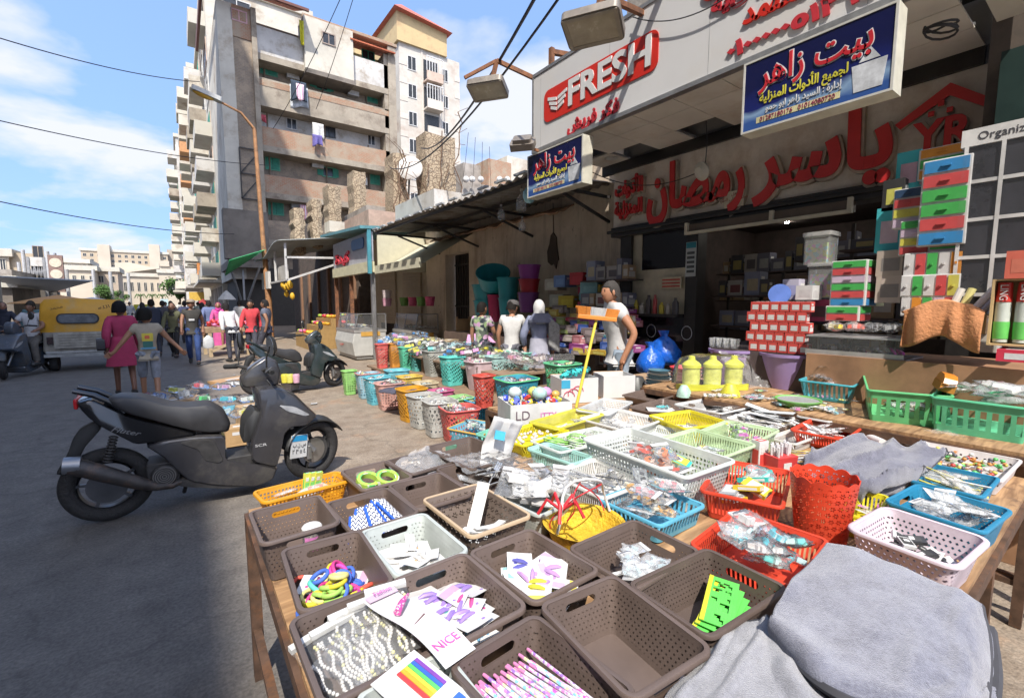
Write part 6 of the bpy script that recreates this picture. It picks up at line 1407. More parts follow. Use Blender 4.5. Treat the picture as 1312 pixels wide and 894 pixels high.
m.build('car_print',M((.45,.08,.12),.6),o)
m=MB(); m.box(-.17,-.1325,.13,-.09,-.1305,.2); m.flat('blue_print',M((.04,.3,.5),.5),o)
SOCK=print_mat((.05,.48,.45),[(.05,.48,.45),(.01,.05,.06)],60)
for k in range(6):
    m=MB(); m.tube([(-.05,0,0),(0,.01,.012),(.05,-.005,.01),(.09,.02,0)],[.02,.024,.022,.012],8); item('striped_sock',mesh_of(m,[SOCK]),p+Vector((-.1 + .05*k,.02*(k % 2),.215 + .008*k)),(0,0,k * .6),'turquoise and black striped sock roll on the car print carton','sock','striped sock rolls')
carton('plain white carton behind the wire look tray',786,506,.30,.26,.20,.755,-.45)
f0,f1=at(738,522,z=.78),at(764,412,y=2.5)
br=thing('push_broom','broom standing upside down with an orange head and yellow handle','broom',f0)
top=at(764,410,y=f0.y + .02)-f0
m=MB(); m.tube([(0,0,0),top],.012,10); m.build('handle',M((.80,.48,.05),.4),br)
q=Matrix.Translation(top) @ Matrix.Rotation(-.55,4,'Z') @ Matrix.Rotation(.1,4,'Y')
m=MB(); m.box(-.16,-.035,0,.16,.035,.035,mat=q); m.flat('head',M((.78,.20,.03),.5),br,bevel=.006)
for a,b,c in ((-.16,-.06,(.80,.20,.03)),(-.06,.06,(.5,.5,.5)),(.06,.16,(.80,.20,.03))):
    m=MB(); n=16
    for i in range(n):
        for j in range(5): x=a+(b-a)*(i + .5)/n; y=-.028 + .014*j; m.bar(q @ Vector((x,y,.036)),q @ Vector((x*1.08+R.uniform(-.004,.004),y*1.3,.10)),.006)
    m.flat('bristles',M(c,.7,var=.2),br)
# kettle-green canister set, purple buckets, stool stacks
cn=at(912,497,z=.87); o=thing('canister_tray','yellow green tray carrying three lidded canisters under clear wrap','tray',(cn.x,cn.y,.862),-.55)
YG=M((.56,.60,.05),.35,var=.08)
m=MB(); m.prism(rrect(-.30,-.08,.30,.08,.04),0,.05); m.build('tray',YG,o)
for k in range(3):
    x=-.19 + .19*k; m=MB(); m.lathe([(.068,.05),(.072,.1),(.07,.19)],24,(x,0,0)); cb_=m.build('canister',M((.52,.58,.12),.35,var=.25,scale=25),o)
    m=MB(); m.lathe([(.078,.19),(.078,.215),(.06,.235),(.03,.255),(.026,.285),(.014,.29)],24,(x,0,0)); m.build('lid',YG,cb_)
m=MB(); m.lathe([(.0,.05),(.36,.06),(.34,.2),(.30,.27),(.18,.3)],28,sx=1,sy=.36,cap=False); m.v=[(x,y,z + .015*noise.noise((x*14,y*14,z*14))) for x,y,z in m.v]; m.build('clear_wrap',GLASS((.93,.94,.94),.08),o)
def bucket(label,p,r0,r1,h,c,name='bucket',n=32,group=None,rim=True):
    o=thing(name,label,'bucket',p,0,group); m=MB(); m.lathe([(r0,0),(r1,h),(r1 - .005,h),(r0 - .005,.006)],n); m.build('bucket_wall',M(c,.4,var=.08,scale=3),o)
    if rim: m=MB(); m.lathe([(r1,h - .02),(r1 + .012,h - .02),(r1 + .014,h + .004),(r1 - .006,h + .004)],n,cap=False); m.build('rim',M(c,.4),o)
    return o
PUR=(.28,.20,.40)
p=at(1018,500,z=.862); bucket('wide lilac bucket under the red boxes of glasses',p+Vector((.12,.1,0)),.17,.235,.30,PUR)
p=at(962,497,z=.862); bucket('lilac bucket wrapped in clear film behind the canisters',p+Vector((.25,.3,0)),.15,.21,.30,PUR); item('clear_bag',me_film(.45,.4,61,.25,.4),p+Vector((.12,.1,.12)),(.9,0,-.5),'clear film wrapped round the farther lilac bucket','bag')
p=at(845,495,z=.80)
for k in range(6): item('striped_bowl',mesh_of((lambda m: (m.lathe([(.10,0),(.13,.03),(.125,.03),(.095,.004)],20),m)[1])(MB()),[M([(.70,.68,.62),(.05,.12,.16)][k % 2],.4)]),p+Vector((-.02,0,.028*k)),(.02,.02,0),'cream and navy striped bowl in the leaning stack','bowl','stack of striped bowls',1 - .04*k)
p=at(868,494,z=.80)
for k in range(5): item('pink_bowl',mesh_of((lambda m: (m.lathe([(.12,0),(.15,.045),(.145,.045),(.11,.004)],20),m)[1])(MB()),[M([(.60,.32,.30),(.5,.25,.28),(.42,.03,.04)][min(2,k // 2)],.4)]),p+Vector((.05,-.05,.035*k)),(0,0,0),'pink or red bowl in the stack beside the striped bowls','bowl','stack of pink bowls')
for l,c,w,px,py,z_ in (('dark crate of bottles beside the striped bowls',(.05,.05,.05),.3,815,512,.62),('mint cone shaped cup on the flat brown tray',(.35,.6,.42),.12,876,508,.83),('yellow rolls of ribbon before the canister tray',(.7,.55,.04),.16,935,512,.83)):
    m=MB(); m.lathe([(w * .5,0),(w * .45,w * .4),(w * .2,w * .8)],14); item('goods_bundle',mesh_of(m,[M(c,.45,var=.3,scale=20)]),at(px,py,z=z_),(0,0,0),l,'goods')
stand=MB(); stand.box(-.45,-.35,0,.45,.35,.79); o=stand.flat('packing_crate',M((.3,.2,.12),.85,var=.3)); o.location=(4.15,2.98,0.004); tag(o,'wooden packing crate under the stacks of bowls','crate')

# ------------------------------------------------------------------ wooden counter with the tall stock at the right
ct=thing('wooden_counter','brown board counter under the tall stacks at the right edge','counter',(4.05,.05,0))
m=MB(); m.box(0,0,0,.03,1.5,1.20); m.box(.031,0,1.15,.95,1.5,1.18); m.box(.031,1.47,0,.9,1.5,1.149); m.flat('board',M((.26,.14,.075),.7,var=.3,scale=3),ct)
WHP2=M((.74,.72,.68),.4)
def drawers(label,y0,y1,x,z0,z1,cols,vertical=False,group='stacked drawer units',d=.26):
    o=thing('drawer_unit',label,'drawers',(x,y0,z0),0,group); w=y1-y0; h=z1-z0; n=len(cols)
    m=MB(); m.box(0,0,0,d,w,h); m.flat('frame',WHP2,o,bevel=.004)
    for k,c in enumerate(cols):
        mt=M(c,.35,var=.1); m=MB()
        if vertical: m.box(-.008,w*(k + .08)/n,h * .06,-.001,w*(k + .92)/n,h * .94)
        else: m.box(-.008,w * .05,h*(n-1-k + .1)/n,-.001,w * .95,h*(n-k - .1)/n); m.box(d * .08,-.008,h*(n-1-k + .1)/n,d * .92,-.001,h*(n-k - .1)/n)
        dr=m.flat('drawer',mt,o); m=MB()
        if vertical: m.box(-.02,w*(k + .4)/n,h * .45,-.009,w*(k + .6)/n,h * .55)
        else: m.box(-.02,w * .4,h*(n-k - .55)/n,-.009,w * .6,h*(n-k - .42)/n)
        m.flat('pull',mt,dr)
    return o
BL,RD,GN,YL,PP,OR,WH=(.04,.20,.42),(.50,.07,.07),(.06,.34,.08),(.60,.50,.08),(.55,.38,.52),(.75,.22,.03),(.66,.64,.62)
NV=(.03,.06,.12)
def dr_px(label,px0,py0,px1,py1,x,cols,vertical=False,d=.26):
    a,b,c,e=span(px0,py0,px1,py1,x); return drawers(label,a,b,x,c,e,cols,vertical,d=d)
dr_px('six drawer unit in blue, red and green at the top of the stack',1183,208,1236,312,4.30,[BL,RD,GN,GN,RD,BL])
dr_px('four drawer unit in navy, red, yellow and pink standing left of the six drawer unit',1146,244,1180,290,4.40,[NV,RD,YL,PP])
dr_px('four drawer unit with a green top drawer in the middle of the stack',1154,284,1190,325,4.36,[GN,PP,YL,RD])
dr_px('four drawer unit with a red top drawer beside the organizer',1190,314,1233,324,4.345,[RD,GN,PP,OR])
dr_px('row of sideways orange, white, green and red drawers',1159,325,1232,352,4.32,[OR,WH,GN,RD,WH],True)
dr_px('row of sideways yellow, red, white and green drawers',1155,353,1228,380,4.30,[YL,RD,WH,GN,WH],True)
dr_px('lowest row of sideways drawers half hidden by sleeves',1155,380,1222,406,4.30,[RD,PP,GN,OR,WH],True)
dr_px('orange and green drawer tops behind the six drawer unit',1178,193,1236,222,4.58,[OR,GN,OR])
dr_px('six drawer unit in green and red standing by the clear tubs',1066,335,1108,392,4.38,[GN,RD,PP,GN,RD,BL])
dr_px('low two drawer unit under the six drawer unit by the clear tubs',1058,392,1100,412,4.36,[GN,RD])
def pbox(label,px0,py0,px1,py1,x,c,c2,d=.2,name='product_box',group=None):
    a,b,z0,z1=span(px0,py0,px1,py1,x); return item(name,me_box(d,round(b-a,3),round(z1-z0,3),c,c2,5),(x+d/2,(a+b)/2,z0),(0,0,0),label,'box',group)
for q in (('teal box with a white pouch picture beside the marble band',1150,197,1176,243,4.6,(.05,.38,.42),(.5,.3,.36)),('teal box with a pink cleaning picture lower in the stack',1124,268,1152,322,4.5,(.05,.38,.42),(.5,.36,.42)),('small black and yellow box above the drawers',1132,232,1156,268,4.5,(.03,.03,.03),(.5,.45,.1)),
          ('kettle box with a steel kettle picture upper in the stack',1124,322,1155,353,4.42,(.38,.32,.27),(.2,.18,.17)),('kettle box with a steel kettle picture lower in the stack',1123,354,1153,388,4.42,(.42,.35,.3),(.2,.18,.17)),('red box on top of the tube display',1290,322,1325,356,3.98,(.68,.12,.08),(.6,.15,.1)),('red carton with white print under the tube display',1277,447,1330,466,3.96,(.6,.03,.06),(.72,.7,.7)),('plain grey carton behind the orange cloth',1246,428,1276,452,4.3,(.45,.42,.38),(.42,.4,.36)),('long cardboard tray under the sleeves',1180,402,1262,428,4.25,(.40,.25,.12),(.38,.24,.12))): pbox(*q)
a,b,z0,z1=span(1237,190,1320,380,4.32); og=thing('organizer_rack','tall black organizer rack wrapped in clear film with a white header','rack',(4.32,a - .2,z0))
w,h=b-a + .2,z1-z0
m=MB(); m.box(0,0,0,.3,w,h); m.flat('black_panels',M((.028,.028,.034),.3,var=.4,scale=5),og)
m=MB()
for k in range(4): m.box(-.012,0,h*k/4 - .0 + .005,-.001,w,h*k/4 + .028)
for y in (0,w * .33,w * .66,w - .02): m.box(-.016,y,0,-.0125,y + .02,h)
m.flat('white_frame',WHP2,og)
m=MB(); m.box(-.014,-.01,h + .001,.3,w + .02,h + .11); hd=m.flat('header',WHP2,og)
textm('Organizer · 1',.07,M((.05,.05,.06),.5),'lettering',og,.001,FACE_T(-.016,w - .23,h + .055),.34)
m=MB(); m.grid(12,12,lambda u,v: (-.03 - .01*noise.noise((u*6,v*6,1)),u*w,v*h)); m.build('clear_wrap',GLASS((.9,.92,.95),.05),og)
# tube display, jar, sleeves, cloth
a,b,z0,z1=span(1272,358,1345,446,4.0); td=thing('tube_display','open tan display box of green and white tubes with red tops','display',(4.0,a,z0)); w,h=b-a,z1-z0
m=MB(); m.box(0,0,0,.14,w,.012); m.box(.12,0,.012,.14,w,h); m.box(0,w - .012,.012,.119,w,h); m.box(0,0,h - .01,.119,w - .013,h); m.flat('box',M((.5,.33,.16),.8),td)
for k in range(5):
    y=w - .05-k * .085; m=MB(); m.lathe([(.034,.02),(.036,h * .55),(.03,h * .94)],14,(.05,y,0)); tb_=m.build('tube',M((.55,.66,.52),.35),td)
    m=MB(); m.lathe([(.0375,h * .66),(.032,h * .95)],14,(.05,y,0)); m.build('red_top',M((.62,.04,.03),.35),tb_)
    m=MB(); m.lathe([(.037,h * .1),(.0385,h * .3),(.038,h * .36),(.0372,h * .1)],14,(.05,y,0)); m.build('green_band',M((.12,.45,.1),.35),tb_)
    textm('LING',.05,FWH,'lettering',tb_,.001,FACE_T(.010,y,h * .80) @ Matrix.Rotation(rad(90),4,'Y'),.09)
jr=thing('candy_jar','big clear round jar with a red screw lid and a blue label','jar',at(1240,492,z=.862)+Vector((.05,-.02,.14)))
m=MB(); m.lathe([(.09,0),(.145,.04),(.16,.09),(.15,.14),(.10,.175),(.085,.185)],28); m.build('jar_body',GLASS((.85,.88,.86),.2),jr)
m=MB(); m.lathe([(.105,.18),(.108,.186),(.108,.22),(.1,.228)],28); m.build('lid',M((.75,.10,.03),.35),jr)
m=MB(); m.lathe([(.055,0),(.06,.002)],20,(-.150,-.02,.08),ax=(-1,-.2,.1),sx=1.1); m.build('blue_label',M((.2,.45,.6),.4),jr)
for k in range(6): item('candy',me_bead([(.75,.6,.1),(.1,.3,.6),(.3,.6,.4)][k % 3],.03),jr.location+Vector((R.uniform(-.08,.08),R.uniform(-.08,.08),.02 + .02*(k % 2))),(0,0,0),'large wrapped sweet inside the clear round jar','sweet','sweets in the jar')
m=MB(); m.lathe([(.045,0),(.05,.10)],18); item('ribbon_tub',mesh_of(m,[print_mat((.2,.5,.12),[(.15,.45,.1),(.4,.6,.2),(.1,.3,.6)],30)]),at(1164,483,z=.98)+Vector((.05,0,.06)),(0,0,0),'green printed tub on the rear crate beside the counter','tub')
a,b,z0,z1=span(1155,405,1252,452,4.05)
m=MB(); w=b-a
def rag(u,v):
    y=b-w*u; f=math.sin(u*17+2*noise.noise((u*3,0,0))) * .02*v + .05*noise.noise((u*4,v*2,2))
    if v < .5: return (4.32 - .31*v*2,y,z1 + .03 + .07*math.sin(u*PI)+f * .5)
    return (4.02 - .03*math.sin((v - .5)*PI)+f,y - .02,z1 + .03 + .07*math.sin(u*PI)-(v - .5)*2*(z1-z0 + .02 + .02*math.sin(u*9)))
m.grid(48,22,rag); tag(m.build('orange_cloth',M((.44,.19,.08),.95,var=.3,scale=6,bump=.5,bscale=60),solid=.006),'rust orange cloth draped over the counter front','cloth')
for k in range(6):
    a0,a1=at(1215+13*k,404,x=4.2),at(1232+14*k+14*(k > 1),370,x=4.25); m=MB(); m.tube([(0,0,0),a1-a0],.022,10); o=m.build('film_sleeve',M([(.7,.66,.55),(.66,.55,.2),(.6,.58,.55),(.25,.24,.25),(.3,.3,.32),(.12,.12,.12)][k],.25)); o.location=a0; tag(o,['white','yellow tipped','pearly','grey','silvery','black'][k] + ' rolled film sleeve leaning beside the drawers','roll')
# steel tray with hair accessories on the counter, goods on it
a,b,z0,z1=span(1012,440,1178,412,4.2)
gt=thing('glass_case','low glass topped case full of dark hair accessories on the counter','case',(4.08,.95,1.185))
m=MB(); m.box(0,0,0,.5,.62,.012); m.box(0,0,.012,.012,.62,.05); m.box(0,0,.15,.5,.62,.162); m.flat('frame',M((.5,.5,.5),.3,.6),gt)
m=MB(); m.box(.001,.004,.051,.006,.616,.149); m.flat('glass',GLASS((.9,.92,.92),.08),gt)
for k in range(22): item('hair_accessory',R.choice([me_ring(.03,.012,(.55,.05,.3)),me_bead((.05,.04,.08),.03),me_bead((.4,.38,.42),.025),me_packet(.08,.1,.03,(.12,.1,.2),300,.3,False)]),(4.12+R.random() * .3,1.0+R.random() * .5,1.205+R.random() * .03),(R.random(),R.random(),R.random()),'dark or pink hair accessory inside the glass topped case','accessory','accessories in the glass case')
for k in range(6): item('wrapped_toy',me_packet(.16,.12,.07,[(.75,.42,.03),(.65,.08,.05),(.12,.12,.13),(.2,.2,.2)][k % 4],310+k % 4,.15,False),(4.2 + .05*k,1.42 - .11*k,1.352 + .03),(.1,.1,k),['orange wrapped toy','red wrapped toy','black hair dryer pack','grey wrapped pack','small orange pack','small red pack'][k] + ' on the glass topped case','pack')
# boxed glasses and clear tubs
GLS=me_box(.075,.075,.085,(.5,.06,.05),(.62,.60,.58),21)
rk=thing('display_crate','dark crate carrying the boxed glasses and clear tubs','crate',(4.15,1.5,0))
m=MB(); m.box(0,0,0,.62,.95,1.17); m.flat('crate_body',M((.07,.05,.05),.8),rk)
for i in range(5):
    for j in range(6):
        for k in range(1+(j % 2)): item('glass_box',GLS,(4.2 + .085*k,1.62+j * .082 + .03*(i % 2),1.175+i * .088),(0,0,R.uniform(-.08,.08)),'red and clear boxed drinking glass in the stack by the lilac bucket','box','boxed drinking glasses')
for k in range(8): item('drinking_glass',mesh_of((lambda m: (m.lathe([(.026,0),(.033,.09),(.031,.09),(.024,.006)],12),m)[1])(MB()),[GLASS((.9,.92,.92),.25)]),(4.18 + .07*(k % 2),2.22 + .07*(k // 2),1.175),(0,0,0),'clear drinking glass on the crate left of the red boxes','glass','loose drinking glasses')
for l,px0,py0,px1,py1,c in (('square clear tub of coloured beads, uppermost',1030,304,1061,338,(.4,.38,.3)),('square clear tub of pink flowers under the bead tub',1035,342,1066,382,(.55,.25,.38))):
    a,b,z0,z1=span(px0,py0,px1,py1,4.5); o=thing('clear_tub',l,'tub',(4.5,a,z0)); w,h=b-a,z1-z0
    m=MB(); m.prism(rrect(0,0,w,w,.02),0,h); m.build('tub_body',GLASS((.8,.82,.8),.35),o); m=MB(); m.prism(rrect(-.012,-.012,w + .012,w + .012,.02),h,h + .035); m.build('lid',GLASS((.85,.85,.83),.6),o)
    m=MB(); m.prism(rrect(.012,.012,w - .012,w - .012,.02),.01,h * .75); m.build('contents',print_mat(c,[(.6,.5,.1),(.2,.4,.5),(.6,.2,.35),(.3,.4,.15)],40),o)
pbox('dark pink box under the clear tubs',1035,384,1066,412,4.5,(.35,.05,.12),(.1,.06,.07)); pbox('white box with small print on the boxed glasses',1020,366,1040,384,4.3,(.66,.64,.62),(.5,.45,.45)); pbox('lavender box behind the white one',1003,358,1022,384,4.4,(.4,.38,.5),(.3,.3,.5)); pbox('yellowish carton behind the green and red drawers',1108,352,1122,392,4.6,(.4,.38,.2),(.35,.33,.18))
m=MB(); m.lathe([(.0,0),(.09,.005),(.09,.015)],24,ax=(-1,-.3,.1)); item('blue_plate',mesh_of(m,[M((.10,.18,.6),.4)]),at(999,377,x=4.35),(0,0,0),'round blue plate propped on the boxed glasses','plate')

# ------------------------------------------------------------------ shop interior stock
SHC=[((.30,.28,.27),(.1,.09,.1)),((.35,.33,.3),(.15,.05,.05)),((.12,.12,.16),(.3,.3,.3)),((.28,.2,.12),(.4,.38,.35)),((.2,.22,.3),(.35,.3,.2)),((.06,.06,.07),(.3,.25,.1))]
def shelf(label,x,y0,y1,levels,seed,d=.4,hmax=.3,group=None):
    rr=random.Random(seed); o=thing('stock_shelf',label,'shelf',(x,y0,.15)); m=MB()
    for z in levels: m.box(0,0,z - .02,d,y1-y0,z)
    m.flat('shelf_board',DARKIN,o); m=MB()
    for y in (0,y1-y0 - .03): m.box(d,y,0,d + .03,y + .03,levels[-1] + .3)
    m.flat('post',DKMETAL,o)
    for z in levels:
        y=.02
        while y < y1-y0 - .1:
            w=rr.uniform(.08,.2); h=rr.uniform(.5,1)*hmax; c=rr.choice(SHC); w_,h_=round(w,1) or .1,round(h,1) or .1
            item('stock_box',me_box(.2,max(.1,w_),max(.1,h_),c[0],c[1],rr.randint(1,3)),(x + .14,y0+y+w/2,.15+z + .001),(0,0,rr.uniform(-.1,.1)),'boxed appliance on the ' + label,'box','boxes on the ' + label); y += max(.1,w_) + .015
shelf('dim shelf deep inside the shop',7.6,1.0,4.4,(.5,1.0,1.5,1.95),5); shelf('shelf just inside the left pillar',5.95,2.75,3.5,(.35,.75,1.15,1.55),8); shelf('dim shelf behind the clear tubs',5.6,.95,1.9,(1.3,1.65,2.0),9,d=.3,hmax=.26)
shelf('glass fronted shelf by the cream board',5.2,4.35,5.3,(.5,.95,1.4,1.8),12,d=.45,hmax=.26)
pt_=thing('poster','white and teal poster with dark rows on the black pillar','poster',(5.492,3.47,1.95)); m=MB(); m.box(0,0,0,.006,.15,.45); m.flat('sheet',M((.42,.45,.44),.5),pt_); m=MB(); m.box(-.003,.005,.37,-.001,.145,.445); m.flat('teal_head',M((.02,.2,.25),.5),pt_)
for k in range(5): m=MB(); m.box(-.003,.02,.05+k * .06,-.001,.13,.085+k * .06); m.flat('printed_row',M((.06,.07,.07),.5),pt_)
for k,y in enumerate((4.15,3.56)): m=MB(); m.loft([[(0,y+(.085+q)*math.cos(t * .42) * .85,1.2+(.085+q)*math.sin(t * .42)) for t in range(15)] for q in (0,.012)],cap=False); o=m.build('round_emblem',M((.40,.42,.5),.4),solid=.003); o.location.x=5.51 if k == 0 else 5.485; tag(o,['white ring emblem on the black glass panel','white ring emblem on the black pillar'][k],'emblem')
m=MB(); m.box(5.5,3.68,1.80,5.54,4.0,1.96);
o=tag(m.flat('notice',M((.5,.42,.3),.7)),'small notice with red lines on the cream board','notice')
for k in range(3): m=MB(); m.box(5.497,3.7,1.82 + .045*k,5.4995,3.98,1.84 + .045*k); m.flat('red_line',M((.4,.04,.03),.6),o)
for k in range(7): m=MB(); r_=R.uniform(.03,.05); h=R.uniform(.14,.28); m.lathe([(r_,0),(r_,h * .7),(r_ * .5,h * .85),(r_ * .5,h)],12); item('spray_can',mesh_of(m,[M([(.06,.05,.05),(.4,.38,.34),(.55,.4,.05),(.4,.06,.06)][k % 4],.35)]),(5.42,3.7+k * .11,1.452),(0,0,0),['black','grey','yellow','red','matt black','pale','amber'][k] + ' bottle on the ledge under the cream board','bottle')
m=MB(); m.box(5.35,3.64,1.41,5.515,4.54,1.45); m.flat('ledge',BLK,sb)

shelf('dim shelf in the doorway behind the canisters',6.5,1.7,2.7,(.4,.8,1.2,1.6,2.0),15,d=.4,hmax=.3)
# ------------------------------------------------------------------ stock against the plaster wall
def tub(label,px,pyt,pyb,rpx,x,c,tilt=None):
    a,b=at(px,pyb,x=x),at(px,pyt,x=x); r=rpx*(a.x*math.sin(YAW)+a.y*math.cos(YAW))/583 * .95; o=bucket(label,a,r * .8,r,max(.1,b.z-a.z),c,'wash_tub',28,'wash tubs stacked by the plaster wall')
    if tilt: o.rotation_euler=tilt
TE=(.02,.22,.24)
for q in (('lower teal tub of the left stack',624,385,412,18,TE),('upper teal tub of the left stack',624,365,385,20,TE),('teal tub lying tilted on the left stack',632,346,366,22,TE,(.5,-.4,0)),('upper teal tub of the middle stack',651,356,382,15,TE),('lower teal tub of the middle stack',651,382,410,13,TE),('purple tub on top of the right stack',678,340,358,15,(.22,.03,.2)),('red tub in the middle of the right stack',678,358,376,14,(.32,.01,.02)),('dark purple tub low in the right stack',677,375,400,14,(.16,.03,.16)),('crimson tub between the teal stacks',636,378,412,12,(.35,.01,.06))):
    tub(q[0],*q[1:5],5.35,q[5],q[6] if len(q) > 6 else None)
m=MB(); m.box(5.0,5.9,0,5.85,9.6,.95); tag(m.flat('stock_platform',M((.12,.08,.06),.85,var=.3)),'dark platform under the stacked wash tubs','platform')
for k in range(90):
    px=R.uniform(690,812); lim=372+(px < 735)*14+abs(px-765) * .15; py=R.uniform(lim,455); c=R.choice([(.32,.03,.06),(.03,.07,.25),(.05,.2,.23),(.42,.28,.04),(.2,.04,.16),(.2,.26,.08),(.28,.24,.22),(.34,.13,.14),(.16,.13,.13)])
    p=at(px,py,x=5.55-(py-370) * .008); item('folded_pack',me_box(.2,R.choice((.18,.24,.3)),R.choice((.06,.09,.12)),c,tuple(min(1,q*1.4 + .05) for q in c),4),p,(0,0,R.uniform(-.2,.2)),'bright folded pack in the pile against the plaster wall','pack','packs piled against the plaster wall')
m=MB(); m.box(5.15,4.9,0,5.85,5.95,.95); m.box(5.4,4.95,.95,5.85,5.9,1.25); tag(m.flat('stock_step',M((.10,.075,.06),.85,var=.3)),'stepped dark stand under the bright folded packs','stand')
for k,(px,py,c,l) in enumerate(((724,368,(.12,.2,.4),'blue cool box on the pile'),(745,365,(.4,.03,.04),'red jug box on the pile'),(712,372,(.4,.36,.3),'cream jar beside the blue cool box'),(718,392,(.34,.33,.28),'grey green storage crate left of the yellow box'),(729,394,(.6,.38,.04),'yellow box in the pile'),(757,378,(.2,.38,.4),'pale teal boxes on the pile'))):
    item('storage_box',me_box(.28,.28,.2,c,tuple(min(1,q*1.3) for q in c),6),at(px,py,x=5.45),(0,0,.1*k),l,'box')
# blue sacks beside the man, carton
m=MB(); m.lathe([(.12,0),(.24,.06),(.25,.22),(.17,.38),(.05,.47),(.09,.56)],20); m.v=[(x + .03*noise.noise((x*9,y*9,z*7)),y + .03*noise.noise((y*9,z*9,x*9)),z) for x,y,z in m.v]
sk_=mesh_of(m,[M((.01,.10,.55),.2,var=.2,scale=8,bump=.6,bscale=20)],70)
p=at(826,478,z=.78); item('blue_sack',sk_,p+Vector((.1,.0,-.02)),(0,0,0),'shiny blue plastic sack in front, beside the man in white','sack',None,.68); item('blue_sack',sk_,p+Vector((.40,.02,.06)),(0,.1,1),'second blue plastic sack behind and slightly higher','sack',None,.76)
item('clear_bag',me_film(.4,.4,71,.35,.5),p+Vector((.45,-.35,0)),(.4,0,1),'grey film bag of clothes beside the blue sacks','bag')
item('cardboard_box',me_box(.3,.26,.26,(.42,.24,.13),(.4,.23,.12),8),at(722,452,z=.8)+Vector((.4,.35,-.1)),(0,0,.5),'open brown carton behind the green laundry basket','box')
# ------------------------------------------------------------------ people: one continuous body each, clothes and hair as children
DEF=dict(pelvis=(0,0,.94),belly=(0,.01,1.10),chest=(0,0,1.28),neck=(0,0,1.44),skull=(0,.015,1.53),sl=(-.165,0,1.40),el=(-.215,-.01,1.13),wl=(-.23,.05,.88),hl=(-.235,.07,.80),sr=(.165,0,1.40),er=(.215,-.01,1.13),wr=(.23,.05,.88),hr=(.235,.07,.80),
           pl=(-.09,0,.90),kl=(-.10,.03,.49),al=(-.10,-.02,.09),tl=(-.11,.13,.03),pr=(.09,0,.90),kr=(.10,.03,.49),ar=(.10,-.02,.09),tr=(.11,.13,.03))
RADB=dict(pelvis=.125,belly=.12,chest=.135,neck=.055,skull=.05,s=.065,e=.043,w=.031,h=.036,p=.085,k=.055,a=.038,t=.036)
BONES=[('pelvis','belly'),('belly','chest'),('chest','neck'),('neck','skull')] + [b for s in 'lr' for b in (('chest','s' + s),('s' + s,'e' + s),('e' + s,'w' + s),('w' + s,'h' + s),('pelvis','p' + s),('p' + s,'k' + s),('k' + s,'a' + s),('a' + s,'t' + s))]
def rad_of(j): return RADB[j] if j in RADB else RADB[j[0]]
def skin_mesh(P,bones,rad_,sub=1,root='pelvis',flat=1.0):
    J=[]
    for b in bones:
        for j in b:
            if j not in J: J.append(j)
    if root in J: J.remove(root); J.insert(0,root)
    me=bpy.data.meshes.new('skin'); me.from_pydata([P[j] for j in J],[(J.index(a),J.index(b)) for a,b in bones],[])
    o=bpy.data.objects.new('skin',me); COL.objects.link(o); o.modifiers.new('s','SKIN'); sm=o.modifiers.new('u','SUBSURF'); sm.levels=sub; sm.render_levels=sub
    for i,j in enumerate(J):
        r=rad_(j); d=me.skin_vertices[0].data[i]; d.radius=(r,r*(flat if j in ('pelvis','belly','chest','hem') else 1)); d.use_root=i == 0
    dg=bpy.context.evaluated_depsgraph_get(); m2=bpy.data.meshes.new_from_object(o.evaluated_get(dg)); bpy.data.objects.remove(o)
    m=MB(); m.add([v.co for v in m2.vertices],[tuple(p.vertices) for p in m2.polygons],0); return m
def head_into(m,P,yaw,pitch):
    """a shaped head with brow, nose, chin, ears, eyes and mouth, joined into the body mesh"""
    q=Matrix.Translation(Vector(P['skull'])+Vector((0,.01,.06))) @ Matrix.Rotation(yaw,4,'Z') @ Matrix.Rotation(pitch,4,'X')
    n,k=20,14; rings=[]
    for i in range(k):
        t=PI*(i + .3)/(k - .4); z=-math.cos(t) * .118; rr=math.sin(t); r=[]
        for j in range(n):
            a=2*PI*j/n; x=.072*rr*math.cos(a); y=.09*rr*math.sin(a)
            if z < -.02: y += .018*(-z / .118); x *= 1 - .28*(-z - .02) / .1
            f=max(0,math.sin(a)) ** 10
            if -.035 < z < .03: y += .026*f*(1-abs(z + .012) / .045 if abs(z + .012) < .045 else 0)
            if .02 < z < .045: y += .006*max(0,math.sin(a)) ** 3
            r.append(q @ Vector((x,y,z)))
        rings.append(r)
    m.loft(rings,0)
    for s in (-1,1):
        e=MB(); e.ball((s * .075,-.005,-.005),.012,.022,.034,8,0,6); e.xf(q); m.add(e.v,e.f,0)
        e=MB(); e.ball((s * .029,.079,.014),.012,.008,.006,8,1,4); e.ball((s * .03,.081,.031),.018,.006,.004,8,1,4); e.xf(q); m.add(e.v,e.f,1)
    e=MB(); e.ball((0,.088,-.052),.022,.009,.006,8,2,4); e.xf(q); m.add(e.v,e.f,2)
    return q
def fingers_into(m,P,s,curl):
    w,h=Vector(P['w' + s]),Vector(P['h' + s]); d=(h-w).normalized(); sd=d.cross(Vector((0,1,0)) if abs(d.y) < .8 else Vector((0,0,1))).normalized(); nrm=sd.cross(d)*(1 if s == 'r' else -1)
    for k,L_ in enumerate((.068,.078,.072,.056)):
        b=h+sd*(-.027 + .018*k); a1=b+d*L_ * .5+nrm * .012*curl; a2=a1+d*L_ * .4*(1 - .4*curl)+nrm * .022*curl; m.tube([b-d * .01,a1,a2],[.0095,.0088,.0065],6,0)
    b=w+d * .03; t1=b+sd * -.038+d * .025; m.tube([b,t1,t1+d * .032+nrm * .01],[.011,.0098,.007],6,0)
